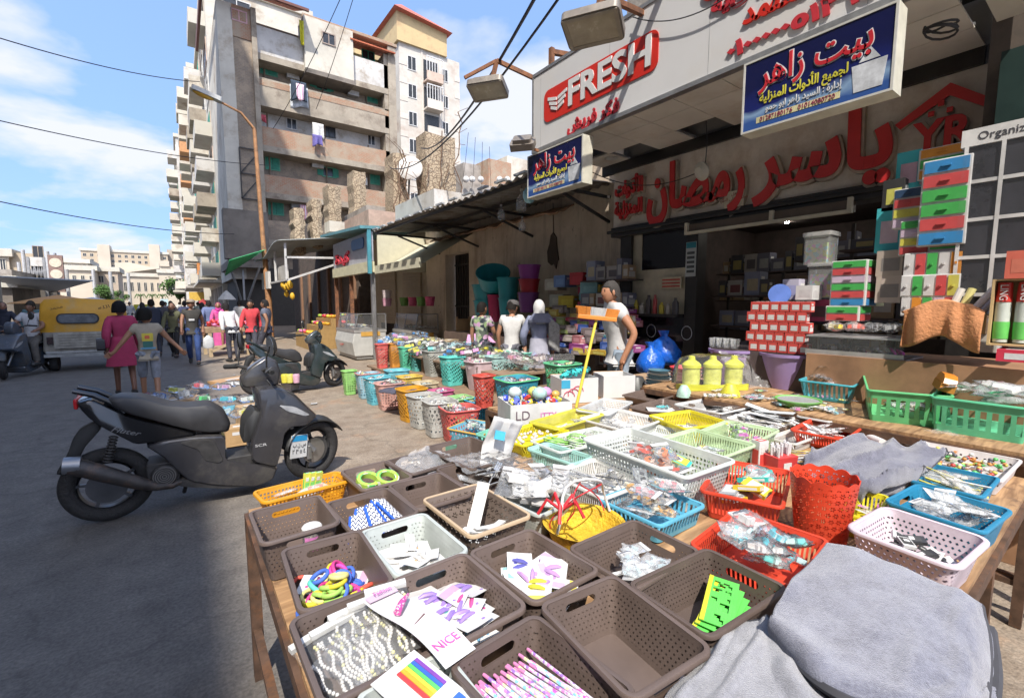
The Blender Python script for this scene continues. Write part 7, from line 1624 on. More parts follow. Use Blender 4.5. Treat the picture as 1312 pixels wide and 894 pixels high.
def person(label,loc,face,h=1.72,pose=None,skin=(.30,.16,.10),top=(.6,.6,.6),sleeve=.5,bottom=(.08,.12,.22),skirt=False,hair=(.012,.01,.009),style='short',yaw=0,nod=0,shorts=False,print_=None,shoe=(.03,.03,.03),stripe=None,group=None,trim=None,lean=0,fine=True,open_=None):
    """face = direction the person faces, degrees anticlockwise from +Y (down the street)"""
    o=thing('person',label,'person',loc,rad(face),group); k=h/1.72; P={a: Vector(b) for a,b in DEF.items()}
    for a,b in (pose or {}).items(): P[a]=Vector(b)
    if lean:
        q=Matrix.Translation(P['pelvis']) @ Matrix.Rotation(-rad(lean),4,'X') @ Matrix.Translation(-P['pelvis'])
        for a in P:
            if a[0] in 'bcnse' and a not in () or a in ('wl','wr','hl','hr','skull'): P[a]=q @ P[a]
    for a in P: P[a]=P[a]*k
    R_=lambda j: rad_of(j)*k*(.92 if j in ('chest','belly') else 1)
    m=skin_mesh(P,BONES,R_,flat=.72); hq=head_into(m,P,rad(yaw),-rad(nod))
    if fine: fingers_into(m,P,'l',.6); fingers_into(m,P,'r',.6)
    m.build('body',[M(skin,.55,var=.08),M((.02,.012,.01),.4,var=0),M(tuple(q * .8 for q in skin[:1])+(skin[1] * .55,skin[2] * .6),.5,var=0)],o,smooth=80)
    # shirt: torso to mid hip plus sleeves
    b=[('hem','pelvis'),('pelvis','belly'),('belly','chest'),('chest','nk')]; P2=dict(P); P2['hem']=P['pelvis']+Vector((0,0,-.11*k)); P2['nk']=P['chest'].lerp(P['neck'],.80)
    for s in 'lr':
        if sleeve <= .5: P2['e' + s]=P['s' + s].lerp(P['e' + s],.35+sleeve)
        b += [('chest','s' + s),('s' + s,'e' + s)]
        if sleeve > .6: b.append(('e' + s,'w' + s))
    def R3(j): return .062*k if j == 'nk' else .158*k if j == 'hem' else .15*k if j == 'pelvis' else (R_(j)*1.10 + .012*k if len(j) > 2 else R_(j)+(.022 if j[0] == 's' else .026 if j[0] == 'e' else .012)*k)
    m=skin_mesh(P2,b,R3,flat=.80); mt=M(top,.85,var=.16,scale=9,bump=.25,bscale=14) if not print_ else print_
    m.build('shirt',mt,o,smooth=80)
    if skirt:
        n=20; z0,z1=skirt,P['belly'].z
        c0,c1=P['belly'],(P['al']+P['ar'])/2
        m=MB(); m.loft([[(c0.lerp(c1,t).x+(.155 + .10*t + .012*math.sin(j*1.9)*t)*k*math.cos(2*PI*j/n),c0.lerp(c1,t).y*1+(.125 + .09*t)*k*math.sin(2*PI*j/n),z1+(z0-z1)*t) for j in range(n)] for t in (0,.15,.4,.7,1)]); m.build('skirt',M(top if bottom is None else bottom,.9,var=.15,scale=8),o,smooth=80)
    else:
        b=[]
        P3=dict(P)
        for s in 'lr':
            if shorts: P3['a' + s]=P['k' + s].lerp(P['a' + s],.12); b += [('pelvis','p' + s),('p' + s,'k' + s),('k' + s,'a' + s)]
            else: P3['a' + s]=P['a' + s]+Vector((0,0,-.02)); b += [('pelvis','p' + s),('p' + s,'k' + s),('k' + s,'a' + s)]
        m=skin_mesh(P3,b,lambda j: (R_(j) if j != 'pelvis' else .095*k)+(.022 if j[0] in 'ka' else .012)*k,flat=.85); m.build('trousers',M(bottom,.85,var=.35,scale=8,bump=.3,bscale=16),o,smooth=80)
    for s in 'lr':
        a,t=P['a' + s],P['t' + s]; m=MB(); d=(t-a); d.z=0; d.normalize(); z=min(a.z,t.z) - .035*k
        m.tube([a-d * .05+Vector((0,0,-.045*k)),a+d * .04+Vector((0,0,-.035*k)),t+Vector((0,0,.01)),t+d * .06],[.04*k,.05*k,.043*k,.026*k],8); m.build('shoe',M(shoe,.6),o,smooth=80)
    # hair
    m=MB(); n=18
    if style in ('short','cap','bushy'):
        gr=.012 if style != 'bushy' else .028
        rings=[]
        for i in range(9):
            t=PI*(.5 + .5*i/8.6)-(.12); z=-math.cos(t)*(.118+gr); r=math.sin(t)
            rings.append([hq @ Vector(((.074+gr)*r*math.cos(2*PI*j/n) ,(.092+gr)*r*math.sin(2*PI*j/n) - .012-(.02 if 0 < j < 9 and i < 3 else 0),z+(.028 if 1 < j < 8 else -.045 if j > 9 else -.01)*max(0,1-i/3.5) + .006*noise.noise((j*3.1,i*2.2,1)))) for j in range(n)])
        m.loft(rings,0)
        m.build('hair',M(hair,.75,var=.3,scale=60,spec=.12),o,smooth=80)
        if style == 'cap':
            m=MB(); m.lathe([(.098,0),(.098,.03),(.08,.07),(.03,.088)],18); m.prism([(.085*math.cos(t),.06 + .085*math.sin(t)) for t in [PI*q/8 for q in range(9)]],.0,.008); m.xf(hq @ Matrix.Translation((0,0,.042)) @ Matrix.Rotation(.1,4,'X')); m.build('cap',M(trim or (.1,.1,.1),.8),o,smooth=50)
    else:      # scarf round head and shoulders
        rings=[]
        for i in range(12):
            t=PI*(.22 + .78*i/11.4); z=-math.cos(t) * .132*(1.5 if i < 4 else 1); r=math.sin(t)
            rings.append([hq @ Vector((.090*(r if i > 3 else .95)*math.cos(2*PI*j/n),.105*(r if i > 3 else .95)*math.sin(2*PI*j/n)-(.055 if 1 <= j <= 8 and i > 2 else .012),z)) for j in range(n)])
        m.loft(rings,0); c=P['neck']; m.lathe([(.15*k,-.10),(.12*k,-.03),(.085,.05),(.08,.1)],n,c,sy=.8,cap=False); m.build('headscarf',M(hair,.9,var=.15,scale=10),o,smooth=80)
    return o,P
def SCREEN(px,yb,z=0): return at(px,yb,z=z)
def by_depth(px,d,z=0.0):
    r=ray(px,388); f=r.x*math.sin(YAW)+r.y*math.cos(YAW); r=r*(d/f); return Vector((r.x,r.y,z))
# the man in white by the shop
p=by_depth(795,5.0,.10)
o,P=person('man in a white T-shirt and faded jeans leaning forward beside the blue sacks',p,62,1.76,dict(el=(-.25,-.10,1.14),wl=(-.23,.04,.92),hl=(-.22,.08,.84),er=(.24,-.08,1.14),wr=(.20,.06,.90),hr=(.19,.09,.82)),(.36,.17,.095),(.50,.49,.48),.15,(.22,.27,.33),style='short',hair=(.05,.045,.042),yaw=8,nod=4,lean=9)
m=MB(); m.grid(6,8,lambda u,v: ((u - .35) * .2,-.152 - .012*math.sin(v*3) + .02*abs(u - .5),1.16 + .2*v)); m.build('back_print',print_mat((.5,.49,.48),[(.55,.35,.06),(.2,.16,.1),(.4,.25,.05)],22),o)
m=MB(); m.box(4.1,3.0,.0,5.3,4.6,.10); tag(m.flat('pavement_slab',M((.26,.22,.18),.85,var=.3)),'raised concrete slab in front of the shop under the man in white','slab')
p=by_depth(617,8.0,.05); CAMO=print_mat((.10,.12,.10),[(.35,.4,.3),(.03,.04,.05),(.45,.28,.42),(.22,.3,.15)],14)
person('boy in a patterned camouflage shirt standing left of the boy in a cap',p,-62,1.56,dict(er=(.24,.06,1.15),wr=(.18,.22,1.02),hr=(.16,.29,.99)),(.30,.15,.09),sleeve=.3,bottom=(.05,.05,.07),print_=CAMO,yaw=-18)
p=by_depth(655,7.2,.05)
person('boy in a grey cap and pale grey T-shirt raising a hand to his mouth',p,-48,1.60,dict(er=(.27,.14,1.16),wr=(.12,.26,1.34),hr=(.07,.27,1.42),el=(-.24,.02,1.14),wl=(-.24,.14,.92),hl=(-.24,.19,.86)),(.34,.17,.10),(.50,.48,.45),.2,(.10,.10,.12),style='cap',trim=(.07,.065,.065),yaw=-22,nod=20,lean=8)
p=by_depth(692,6.9,.05)
o,P=person('woman in a white headscarf and blue grey hooded top seen from behind',p,-25,1.60,dict(el=(-.27,.06,1.14),wl=(-.20,.22,.98)),(.3,.16,.1),(.21,.23,.33),.9,(.30,.30,.36),skirt=.1,style='scarf',hair=(.58,.57,.56),lean=6)
m=MB(); m.lathe([(.19,0),(.2,.04),(.12,.14)],16,(0,-.06,1.26),sy=.6,cap=False); m.build('hood',M((.13,.14,.20),.9),o); m=MB(); m.grid(8,10,lambda u,v: (.10 + .17*u,-.13 - .02*math.sin(u*3),1.34 - .42*v - .12*u)); m.build('shoulder_cloth',M((.2,.2,.2),.9,var=.4,scale=20),o,solid=.015)
p=by_depth(982,6.4,.15)
person('woman in black standing in the dim shop doorway behind the boxed glasses',p,130,1.58,dict(er=(.22,.14,1.15),wr=(.10,.30,1.10)),(.28,.14,.08),(.015,.015,.017),.9,(.015,.015,.017),skirt=.1,style='scarf',hair=(.012,.012,.013),yaw=20)
# people in the road
WALK=dict(kl=(-.10,.16,.52),al=(-.10,.20,.10),tl=(-.10,.34,.06),kr=(.10,-.02,.49),ar=(.10,-.24,.16),tr=(.10,-.14,.05),el=(-.22,-.12,1.14),wl=(-.22,-.06,.90),hl=(-.22,-.03,.82),er=(.22,.10,1.14),wr=(.22,.22,.92),hr=(.22,.27,.85))
p=at(163,508,z=0); o,P=person('woman in a long magenta tunic walking away with a dark shoulder bag',p,8,1.62,WALK,(.17,.08,.05),(.30,.028,.08),.9,(.30,.028,.08),skirt=.55,style='bushy',hair=(.01,.009,.01),yaw=-30)
m=MB(); m.prism(rrect(-.13,-.1,.13,.1,.04),-.05,.05,ax='x'); m.xf(Matrix.Translation((-.28,-.02,.92))); tag(m.build('shoulder_bag',M((.02,.018,.02),.5),None),'dark shoulder bag at the side of the woman in magenta','bag'); b_=COL.objects['shoulder_bag']; b_.location=p; b_.rotation_euler.z=rad(8)
p=at(195,517,z=0); o,P=person('boy in a tan T-shirt with a bright print and grey denim shorts, arms held out',p,2,1.50,dict(WALK,el=(-.32,-.04,1.18),wl=(-.46,-.02,.98),hl=(-.53,.0,.93),er=(.31,.04,1.18),wr=(.46,.02,1.0),hr=(.52,.03,.92)),(.28,.14,.08),(.30,.26,.20),.15,(.20,.22,.26),shorts=True,style='bushy',hair=(.01,.009,.008),yaw=-35,lean=4)
for nm,c,x0,z0,x1,z1 in (('yellow_print',(.62,.42,.05),-.07,1.16,.09,1.3),('red_print',(.5,.1,.05),-.03,1.20,.04,1.26),('dark_print',(.03,.12,.10),-.06,1.05,.08,1.155),('blue_print',(.1,.3,.5),-.1,1.02,.12,1.045)):
    k=1.5/1.72; y=-.148 if nm != 'red_print' else -.153; m=MB(); m.prism(rrect(x0*k,z0*k,x1*k,z1*k,.012),y*k,(y + .02)*k,ax='y'); m.flat(nm,M(c,.7),o)
p=at(250,467,z=0); o,P=person('man in a black polo shirt and blue jeans walking towards the camera',p,175,1.70,WALK,(.25,.12,.07),(.035,.032,.028),.15,(.02,.045,.14),style='cap',trim=(.25,.2,.15))
m=MB(); m.lathe([(.10,0),(.13,.05),(.11,.26),(.02,.34)],14,sy=.5); b_=m.build('carrier_bag',M((.55,.55,.53),.4)); b_.location=p+Vector((.32,-.1,.42)); tag(b_,'white carrier bag held by the man in the black polo','bag')
m=MB(); m.box(-.06,.122,1.15,.06,.13,1.2); m.flat('chest_print',M((.5,.5,.48),.7),o)
p=at(225,458,z=0); person('woman in an olive jacket and dark trousers behind the man in black',p,165,1.60,WALK,(.22,.11,.07),(.10,.10,.05),.9,(.015,.015,.018),style='scarf',hair=(.02,.018,.018))
p=at(199,458,z=0); o,P=person('man with a navy rucksack and long side hair walking away',p,8,1.72,WALK,(.24,.12,.07),(.03,.04,.07),.9,(.03,.035,.05))
m=MB(); m.prism(rrect(-.16,-.22,.16,.22,.06),-.30,-.13,ax='y'); m.xf(Matrix.Translation((0,0,1.22))); b_=m.build('rucksack',M((.02,.025,.045),.8)); b_.location=p; b_.rotation_euler.z=rad(8); tag(b_,'navy rucksack on the back of the man walking away','bag')
crowd=[(300,463,20,(.60,.60,.58),.9,'man in a white shirt bending over the fruit cart',30),(325,461,160,(.45,.04,.05),.9,'man in a red and white top by the dark shop corner',0),(344,463,60,(.10,.11,.15),.15,'man in a dark grey T-shirt beside the lamp post',0),(283,447,170,(.60,.08,.25),.9,'woman in a bright pink scarf behind the fruit cart',0),
         (271,445,0,(.12,.15,.28),.9,'man in a blue shirt walking off beyond the man in black',0),(262,441,10,(.16,.18,.3),.9,'woman in a lilac dress far down the street',0),(240,440,0,(.25,.25,.36),.9,'man in a lilac shirt far down the street',0),(212,443,5,(.05,.05,.06),.9,'man in a patterned dark shirt ahead of the rucksack',0),(186,439,0,(.04,.045,.05),.9,'dark dressed man beyond the woman in magenta',0),(222,436,190,(.3,.22,.2),.9,'man in light brown far down the street',0),(309,436,0,(.5,.48,.45),.9,'man in pale clothes at the foot of the brown block',0)]
for px,py,f,c,sl,l,ln in crowd:
    pk='scarf' in l or 'woman' in l
    person(l,at(px,py,z=0),f,1.62 if pk else 1.7,WALK if ln == 0 else None,(.24,.12,.07),c,sl,(.04,.04,.055) if not pk else c,skirt=.12 if pk else False,style='scarf' if pk else 'short',hair=(.55,.04,.25) if 'pink' in l else (.02,.018,.018),lean=ln,fine=False)
far=None
for k in range(11):
    px=122+15*k+R.uniform(-4,4); py=R.uniform(409,423); c=R.choice([(.12,.12,.14),(.4,.4,.42),(.16,.2,.34),(.4,.1,.1),(.5,.48,.45),(.2,.22,.18)])
    if k < 4: protos=globals().setdefault('protos',[]); q,_=person('distant pedestrian in the crowd at the end of the market street',at(px,py,z=0),R.choice((0,180)),1.68,WALK,(.24,.12,.07),c,.9,(.04,.04,.05),group='distant pedestrians',fine=False); protos.append(q)
    else: dup(protos[k % 4],at(px,py,z=0),rad(R.choice((0,180,20,160))))
# ------------------------------------------------------------------ scooters: outlines measured on the near one, then real widths
def rim_wheel(o,c,r,w,rimc,spokes=5,steer=0,name='wheel'):
    m=MB(); q=Matrix.Translation(c) @ Matrix.Rotation(steer,4,'Z')
    rt=w/2; m2=MB(); n=40
    rings=[[Vector(((r-rt+rt*math.cos(a))*math.cos(t),rt*1.0*math.sin(a),(r-rt+rt*math.cos(a))*math.sin(t))) for a in [2*PI*j/10 for j in range(10)]] for t in [2*PI*i/n for i in range(n)]]
    m2.loft(rings,closed=True,cap=False); m2.xf(q); t_=m2.build(name,M((.022,.021,.021),.8,var=.3,scale=30,bump=.5,bscale=70),o,smooth=60)
    m2=MB(); ri=r-rt*1.9; m2.lathe([(ri + .012,-rt * .7),(ri + .02,0),(ri + .012,rt * .7),(ri - .012,rt * .6),(ri - .015,0),(ri - .012,-rt * .6)],36,ax=(0,1,0),cap=False); m2.lathe([(.035,-rt * .9),(.035,rt * .9)],16,ax=(0,1,0))
    for k in range(spokes): a=2*PI*k/spokes + .3; m2.bar((.03*math.cos(a),0,.03*math.sin(a)),((ri)*math.cos(a + .2),0,ri*math.sin(a + .2)),.028,.02)
    m2.lathe([(.06,-rt*1.15),(.12,-rt*1.15),(.12,-rt*1.1),(.06,-rt*1.1)],24,ax=(0,1,0)); m2.xf(q); m2.build('rim',M(rimc,.4,.6,var=.2),t_,smooth=40)
    return t_
def slab(poly,hw,b=.35):
    """outline in the x-z plane given real width; edges rounded by a shrinking outer ring"""
    m=MB(); c=Vector((sum(p[0] for p in poly)/len(poly),sum(p[1] for p in poly)/len(poly)))
    P=[]
    n=len(poly)
    for i in range(n):      # smooth the outline once (corner cutting)
        a,d=Vector(poly[i]),Vector(poly[(i+1) % n]); P += [a.lerp(d,.13),a.lerp(d,.87)]
    rings=[]
    for y,k in ((-hw,.72),(-hw * .96,.86),(-hw * .8,.96),(-hw * .4,1),(hw * .4,1),(hw * .8,.96),(hw * .96,.86),(hw,.72)):
        s=1-(1-k)*b; rings.append([(c.x+(p.x-c.x)*s,y,c.y+(p.y-c.y)*s) for p in P])
    return m.loft(rings)
_X0=at(140.6,668,y=4.27)
def cp(pts):
    """photo crop points -> side view metres (x forward from the rear axle, z up)"""
    out=[]
    for a,b in pts: q=at(40+a/2.98,440+b/2.98,y=4.24); out.append((q.x-_X0.x,q.z))
    return out
OUT=dict(
    seat=cp([(285,215),(330,203),(420,206),(520,236),(600,241),(690,232),(740,262),(765,310),(758,340),(690,345),(620,337),(540,318),(450,292),(370,272),(300,240)]),
    tail=cp([(165,222),(225,212),(290,240),(370,278),(450,300),(560,326),(640,348),(560,362),(490,378),(400,388),(330,352),(270,322),(215,285),(183,252)]),
    side=cp([(430,388),(500,366),(620,350),(742,346),(742,440),(820,456),(900,456),(945,470),(925,520),(860,545),(700,540),(600,524),(545,478),(500,432)]),
    shield=cp([(850,168),(905,160),(960,166),(1010,195),(1052,236),(1092,272),(1050,308),(992,312),(962,342),(952,400),(932,474),(838,452),(832,382),(872,262)]),
    tank=cp([(800,140),(840,95),(905,52),(945,70),(960,110),(950,165),(860,172),(815,175)]),
    guard=cp([(250,300),(175,338),(150,372),(130,430),(80,515),(122,520),(165,470),(195,410),(262,335)]),
    inner=cp([(812,300),(850,250),(880,262),(838,376),(806,380)]))
def scooter(label,loc,rz,scale,body,gloss,group,plate=True,mirrors=True,text=True):
    o=thing('scooter',label,'scooter',loc,rz,group); o.scale=(scale,)*3
    B=M(body,.24,coat=.25,var=.15,scale=5,dirt=(.07,.065,.058,3.0)); G=M(gloss,.16,var=.1,coat=.3); S=M((.030,.029,.030),.5,var=.15,scale=20); K=M((.035,.033,.032),.6,.2,var=.4,scale=14)
    WB=1.41
    rim_wheel(o,(0,0,.275),.275,.105,(.10,.10,.105)); rim_wheel(o,(WB,0,.275),.27,.10,(.10,.10,.10),5,.42)
    slab(OUT['seat'],.135,.6).build('seat',S,o,smooth=50); slab(OUT['tail'],.145,.4).build('tail_cowl',G,o,smooth=30); sd=slab(OUT['side'],.165,.32).build('side_panel',B,o,smooth=28)
    dp=cp([(560,372),(650,360),(700,368),(735,440),(715,452),(660,440),(640,400)]); m=slab(dp,.172,.15); m.build('vent_panel',K,sd,smooth=28)
    lp=cp([(500,520),(620,512),(800,520),(920,500),(905,530),(760,552),(600,548),(520,535)]); slab(lp,.15,.3).build('lower_fairing',K,o,smooth=28)
    sh=slab(OUT['shield'],.20,.5).build('leg_shield',B,o,smooth=28); slab(OUT['tank'],.075,.6).build('handlebar_cover',B,o,smooth=50); slab(OUT['guard'],.055,.4).build('rear_mudguard',M((.02,.02,.02),.6),o,smooth=50); slab(OUT['inner'],.15,.3).build('inner_shield',M((.02,.02,.02),.6),o,smooth=50)
    x0,z0=cp([(600,520)])[0]; x1,z1=cp([(930,500)])[0]; m=MB(); m.box(x0,-.14,.27,x1,.14,.36); m.box(x0 + .06,-.05,.2,x1 - .1,.05,.269); m.flat('floorboard',K,o,bevel=.012)
    for a,b,hw,nm,mt in (((470,460),(560,540),.13,'engine',K),):
        p,q=cp([a,b]); m=MB(); m.box(p[0] - .05,-hw,q[1],q[0] + .02,hw,p[1]); m.lathe([(.075,0),(.085,.02),(.085,.05)],20,((p[0]+q[0])/2 - .01,-hw - .04,(p[1]+q[1])/2),ax=(0,1,0)); e_=m.build(nm,mt,o,smooth=30,bevel=.01)
        m=MB()
        for k in range(5): m.lathe([(.014*k + .01,0),(.014*k + .015,0)],18,((p[0]+q[0])/2 - .01,-hw - .0415,(p[1]+q[1])/2),ax=(0,-1,0),cap=False)
        m.build('fan_grille',M((.16,.15,.14),.5,.5),e_)
    P=[(*q,) for q in cp([(138,458),(200,466),(300,492),(405,522),(480,540),(540,538),(585,520)])]; ys=(-.19,-.19,-.19,-.18,-.17,-.15,-.12)
    m=MB(); m.tube([(p[0],y,p[1]) for p,y in zip(P,ys)],[.055,.058,.055,.047,.03,.024,.022],16); ex=m.build('exhaust',M((.05,.045,.043),.5,.4,var=.35,scale=12,dirt=(.12,.08,.06,9)),o,smooth=50)
    m=MB(); m.tube([(P[0][0] - .012,-.19,P[0][1] + .002),(P[0][0] + .075,-.19,P[0][1] - .008)],[.058,.061],16); m.build('end_cap',M((.24,.25,.27),.35,.7),ex,smooth=50)
    a,b=cp([(316,352),(290,455)]); m=MB(); m.tube([(a[0],-.13,a[1]),(b[0],-.13,b[1])],.014,8)
    for k in range(9): t=(k + .5)/9; m.lathe([(.024,-.006),(.03,0),(.024,.006)],10,(a[0]+(b[0]-a[0])*t,-.13,a[1]+(b[1]-a[1])*t),ax=(b[0]-a[0],0,b[1]-a[1]),cap=False)
    m.build('shock_absorber',K,o)
    R_=cp([(155,185),(235,200),(300,228),(355,268)])
    for y in (-.1,.1): m=MB(); m.tube([(p[0],y,p[1]) for p in R_],[.017,.02,.018,.014],8); m.build('grab_rail',G,o)
    a,b=cp([(170,215),(215,262)]); m=MB(); m.box(a[0] - .02,-.11,b[1] + .02,b[0] - .05,.11,a[1]); m.flat('tail_light',M((.42,.015,.02),.2),o,bevel=.012)
    hl=cp([(935,228),(1000,234),(1062,266),(1042,272),(968,252)]); m=slab(hl,.205,.3); h_=m.build('headlight',M((.35,.36,.38),.1,.2,var=.3,scale=14),o,smooth=40)
    # front fork, fender, bars
    Fx,Fz=WB,.275; a=cp([(985,300)])[0]
    for y in (-.075,.075): m=MB(); m.tube([(a[0] - .02,y,a[1]),(Fx - .0,y,Fz)],[.02,.024],10); m.build('fork',M((.2,.2,.2),.35,.6),o)
    m=MB(); q=Matrix.Translation((Fx,0,Fz)) @ Matrix.Rotation(.42,4,'Z'); n=14; m.loft([[(.305*math.cos(t),y,.305*math.sin(t)*(1 - .15*abs(y) / .08)) for y in (-.08,-.05,0,.05,.08)] for t in [rad(25)+rad(140)*i/n for i in range(n+1)]],cap=False); m.f=[f for f in m.f if abs(f[0] % 5-f[1] % 5) == 1]; m.mi=m.mi[:len(m.f)]; m.xf(q); m.build('front_mudguard',M((.03,.03,.03),.4),o,solid=.008)
    hb=cp([(880,110)])[0]; q=Matrix.Rotation(.42,4,'Z')
    m=MB(); bar_=[Vector((hb[0],0,hb[1]))+q @ Vector(v) for v in ((-.10,-.34,.02),(-.06,-.2,.03),(0,-.06,0),(0,.06,0),(-.06,.2,.03),(-.10,.34,.02))]; m.tube(bar_,.015,8); hbo=m.build('handlebar',K,o)
    for i in (0,5): m=MB(); m.tube([bar_[i],bar_[i].lerp(bar_[1 if i == 0 else 4],.85)],.021,10); m.build('grip',M((.02,.02,.02),.8),hbo)
    for y,b in ((-1,bar_[1]),(1,bar_[4])):
        m=MB(); e=b+Vector((.02,y * .10,.20)); m.tube([b,b+Vector((.0,y * .03,.1)),e],.007,6); ms=m.build('mirror',K,o)
        m=MB(); m.lathe([(.04,0),(.06,.012),(.05,.03),(.02,.04)],18,e,ax=(.9,-.3*y,.1),sy=1.45); m.build('mirror_shell',M((.03,.03,.03),.35),ms); m=MB(); m.lathe([(.055,-.002),(.055,.0)],18,e,ax=(.9,-.3*y,.1),sy=1.45); m.build('mirror_glass',M((.5,.52,.54),.05,.9),ms)
        m=MB(); m.tube([b+Vector((.03,y * .05,.02)),b+Vector((-.03,y * .16,.0))],.006,6); m.build('brake_lever',M((.3,.3,.3),.3,.8),hbo)
    for y in (-.03,.03,.06):
        m=MB(); m.tube([(hb[0],y,hb[1]),(hb[0] + .12,y*2 - .08,hb[1] - .2),(a[0] - .02,y - .06,a[1] + .05),(Fx + .02,y,Fz + .08)],.006,6); m.build('cable',WIRE,o)
    m=MB(); m.tube([(Fx - .05,-.08,Fz + .05),(Fx - .05,-.09,Fz - .06)],.03,8); m.lathe([(.05,-.004),(.11,-.004),(.11,.002),(.05,.002)],24,(Fx,-.062,Fz),ax=(.4,-1,0)); m.build('brake_disc',M((.3,.29,.28),.3,.8),o)
    m=MB(); m.bar((.5,.1,.26),(.44,.2,.03),.02); m.flat('side_stand',K,o)
    if plate:
        pl=cp([(1012,392)])[0]; q=Matrix.Translation((pl[0] + .02,-.14,pl[1])) @ Matrix.Rotation(.35,4,'Z') @ Matrix.Rotation(.12,4,'Y')
        m=MB(); m.box(-.075,-.004,-.1,.075,.004,.1,mat=q); p_=m.flat('number_plate',M((.62,.64,.62),.4),o); m=MB(); m.box(-.07,-.006,.045,.07,-.0045,.095,mat=q); m.flat('blue_band',M((.02,.25,.6),.4),p_)
        for k,t in enumerate(('س ن ب','٢ ٣ ٥ ٤')): textm(ar(t) if k == 0 else t,.055,M((.04,.04,.04),.5),'lettering',p_,.001,q @ Matrix.Translation((0,-.006,.015 - .06*k)),.12)
    if text:
        a=cp([(345,342)])[0]; textm('Fluter',.05,M((.16,.16,.16),.35),'lettering',o,.002,Matrix.Translation((a[0] + .03,-.148,a[1] + .01)) @ Matrix.Rotation(rad(22),4,'Y'),.17,shear=.35)
        a=cp([(873,380)])[0]; textm('SCR',.03,M((.5,.5,.5),.35),'lettering',o,.001,Matrix.Translation((a[0],-.202,a[1])),.085)
    return o
scooter('black and dark grey scooter parked broadside in front of the stall',(_X0.x,4.37,0),0,1,(.032,.031,.034),(.008,.008,.009),'parked scooters')
q2=at(428,497,z=0); scooter('dark green scooter parked behind the black one with its front wheel in the sun',(q2.x-1.36 * .93,q2.y + .1,0),rad(4),.95,(.026,.036,.038),(.02,.03,.032),'parked scooters',False,True,False)
# rider and scooter at the left edge
q3=at(8,486,z=0); s3=scooter('dark scooter ridden towards the camera at the left edge',(q3.x + .44,q3.y+1.36,0),rad(-108),1.05,(.06,.075,.10),(.02,.02,.03),'scooters being ridden',False,True,False)
SIT=dict(pelvis=(0,0,.92),pl=(-.10,.02,.90),pr=(.10,.02,.90),kl=(-.20,.40,.80),al=(-.20,.34,.38),tl=(-.21,.48,.34),kr=(.20,.40,.80),ar=(.22,.34,.38),tr=(.23,.48,.34),el=(-.27,.16,1.16),wl=(-.26,.40,1.08),hl=(-.26,.47,1.07),er=(.27,.16,1.16),wr=(.26,.40,1.08),hr=(.26,.47,1.07))
person('man in a white polo shirt riding a scooter at the left edge',(q3.x + .30,q3.y + .93,-.10),162,1.74,SIT,(.20,.10,.06),(.46,.47,.52),.2,(.10,.09,.08),style='short',hair=(.03,.025,.02),nod=8)
pz=at(4,468,z=0); person('rider in a black headscarf at the very left edge',(pz.x - .2,pz.y+1.4,0),-165,1.62,SIT,(.22,.11,.07),(.015,.017,.03),.9,(.015,.017,.03),style='scarf',hair=(.012,.014,.025))
pz=at(29,462,z=0); person('curly haired youth behind the man in the white polo',(pz.x,pz.y+1.5,0),178,1.66,None,(.2,.1,.06),(.06,.12,.13),.9,(.04,.04,.05),style='bushy',hair=(.012,.01,.009))

# ------------------------------------------------------------------ three-wheeled taxi seen from behind
a0,a1=at(58,478,z=0),at(150,478,z=0); tk=thing('auto_rickshaw','yellow topped three wheeled taxi seen from behind with a dark oval rear window','rickshaw',(a0.x,a0.y,0)); W=1.42
BDY=M((.23,.21,.175),.6,var=.3,scale=6,dirt=(.1,.085,.07,3)); CAN=M((.68,.27,.022),.55,var=.12,scale=3,dirt=(.36,.27,.13,1.2))
m=MB(); prof=[(0,.5),(.02,.95),(.98,.95),(1,.5),(.94,.38),(.06,.38)]; m.prism([(x*W,z) for x,z in prof],0,1.6,ax='y'); m.flat('body',BDY,tk,bevel=.03)
m=MB(); m.loft([[(W/2+(x*W/2)*s,y,z) for x,z in ((-1.03,.93),(-1.02,1.3),(-.97,1.58),(-.86,1.68),(0,1.71),(.86,1.68),(.97,1.58),(1.02,1.3),(1.03,.93))] for y,s in ((.0,.96),(.03,1),(1.2,1),(1.5,.97))]); m.build('canopy',CAN,tk,smooth=60)
rw=rrect(W * .19,1.12,W * .71,1.36,.11); m=MB(); m.prism(rw,-.03,.01,ax='y'); w_=m.flat('rear_window',M((.02,.02,.022),.6),tk); m=MB(); m.prism(rrect(W * .21,1.145,W * .69,1.335,.09),-.035,-.031,ax='y'); m.flat('pane',M((.10,.11,.125),.15,var=.4,scale=5),w_)
m=MB(); m.box(W * .14,-.04,.55,W * .86,-.002,.92)
for k in range(6): m.box(W * .2,-.065,.56 + .06*k,W * .8,-.041,.595 + .06*k)
m.flat('engine_grille',M((.30,.28,.24),.5,.3,var=.3,scale=8),tk)
for x in (.06,.88): m=MB(); m.box(W*x,-.05,.66,W*x + .1,-.001,.82); m.flat('tail_light',M((.03,.012,.012),.3),tk)
m=MB(); m.box(.02,-.10,.36,W - .02,-.05,.43); m.box(.05,-.04,.44,W - .05,-.002,.49); m.flat('bumper',M((.3,.3,.29),.4,.5,var=.3),tk)
for x,y in ((.12,.35),(W - .12,.35)):
    m=MB(); m.lathe([(.13,-.06),(.2,-.07),(.225,-.03),(.225,.03),(.2,.07),(.13,.06)],24,(x,y,.225),ax=(1,0,0)); m.build('wheel',M((.02,.02,.02),.8),tk)
for t,x,z,r in (('محمد',.2,1.50,-.25),('الله',.78,1.50,-.25)): textm(ar(t),.1,M((.13,.08,.03),.7),'lettering',tk,.001,Matrix.Translation((W*x,-.034 if False else -.004,z)) @ Matrix.Rotation(r,4,'Y'),.22)
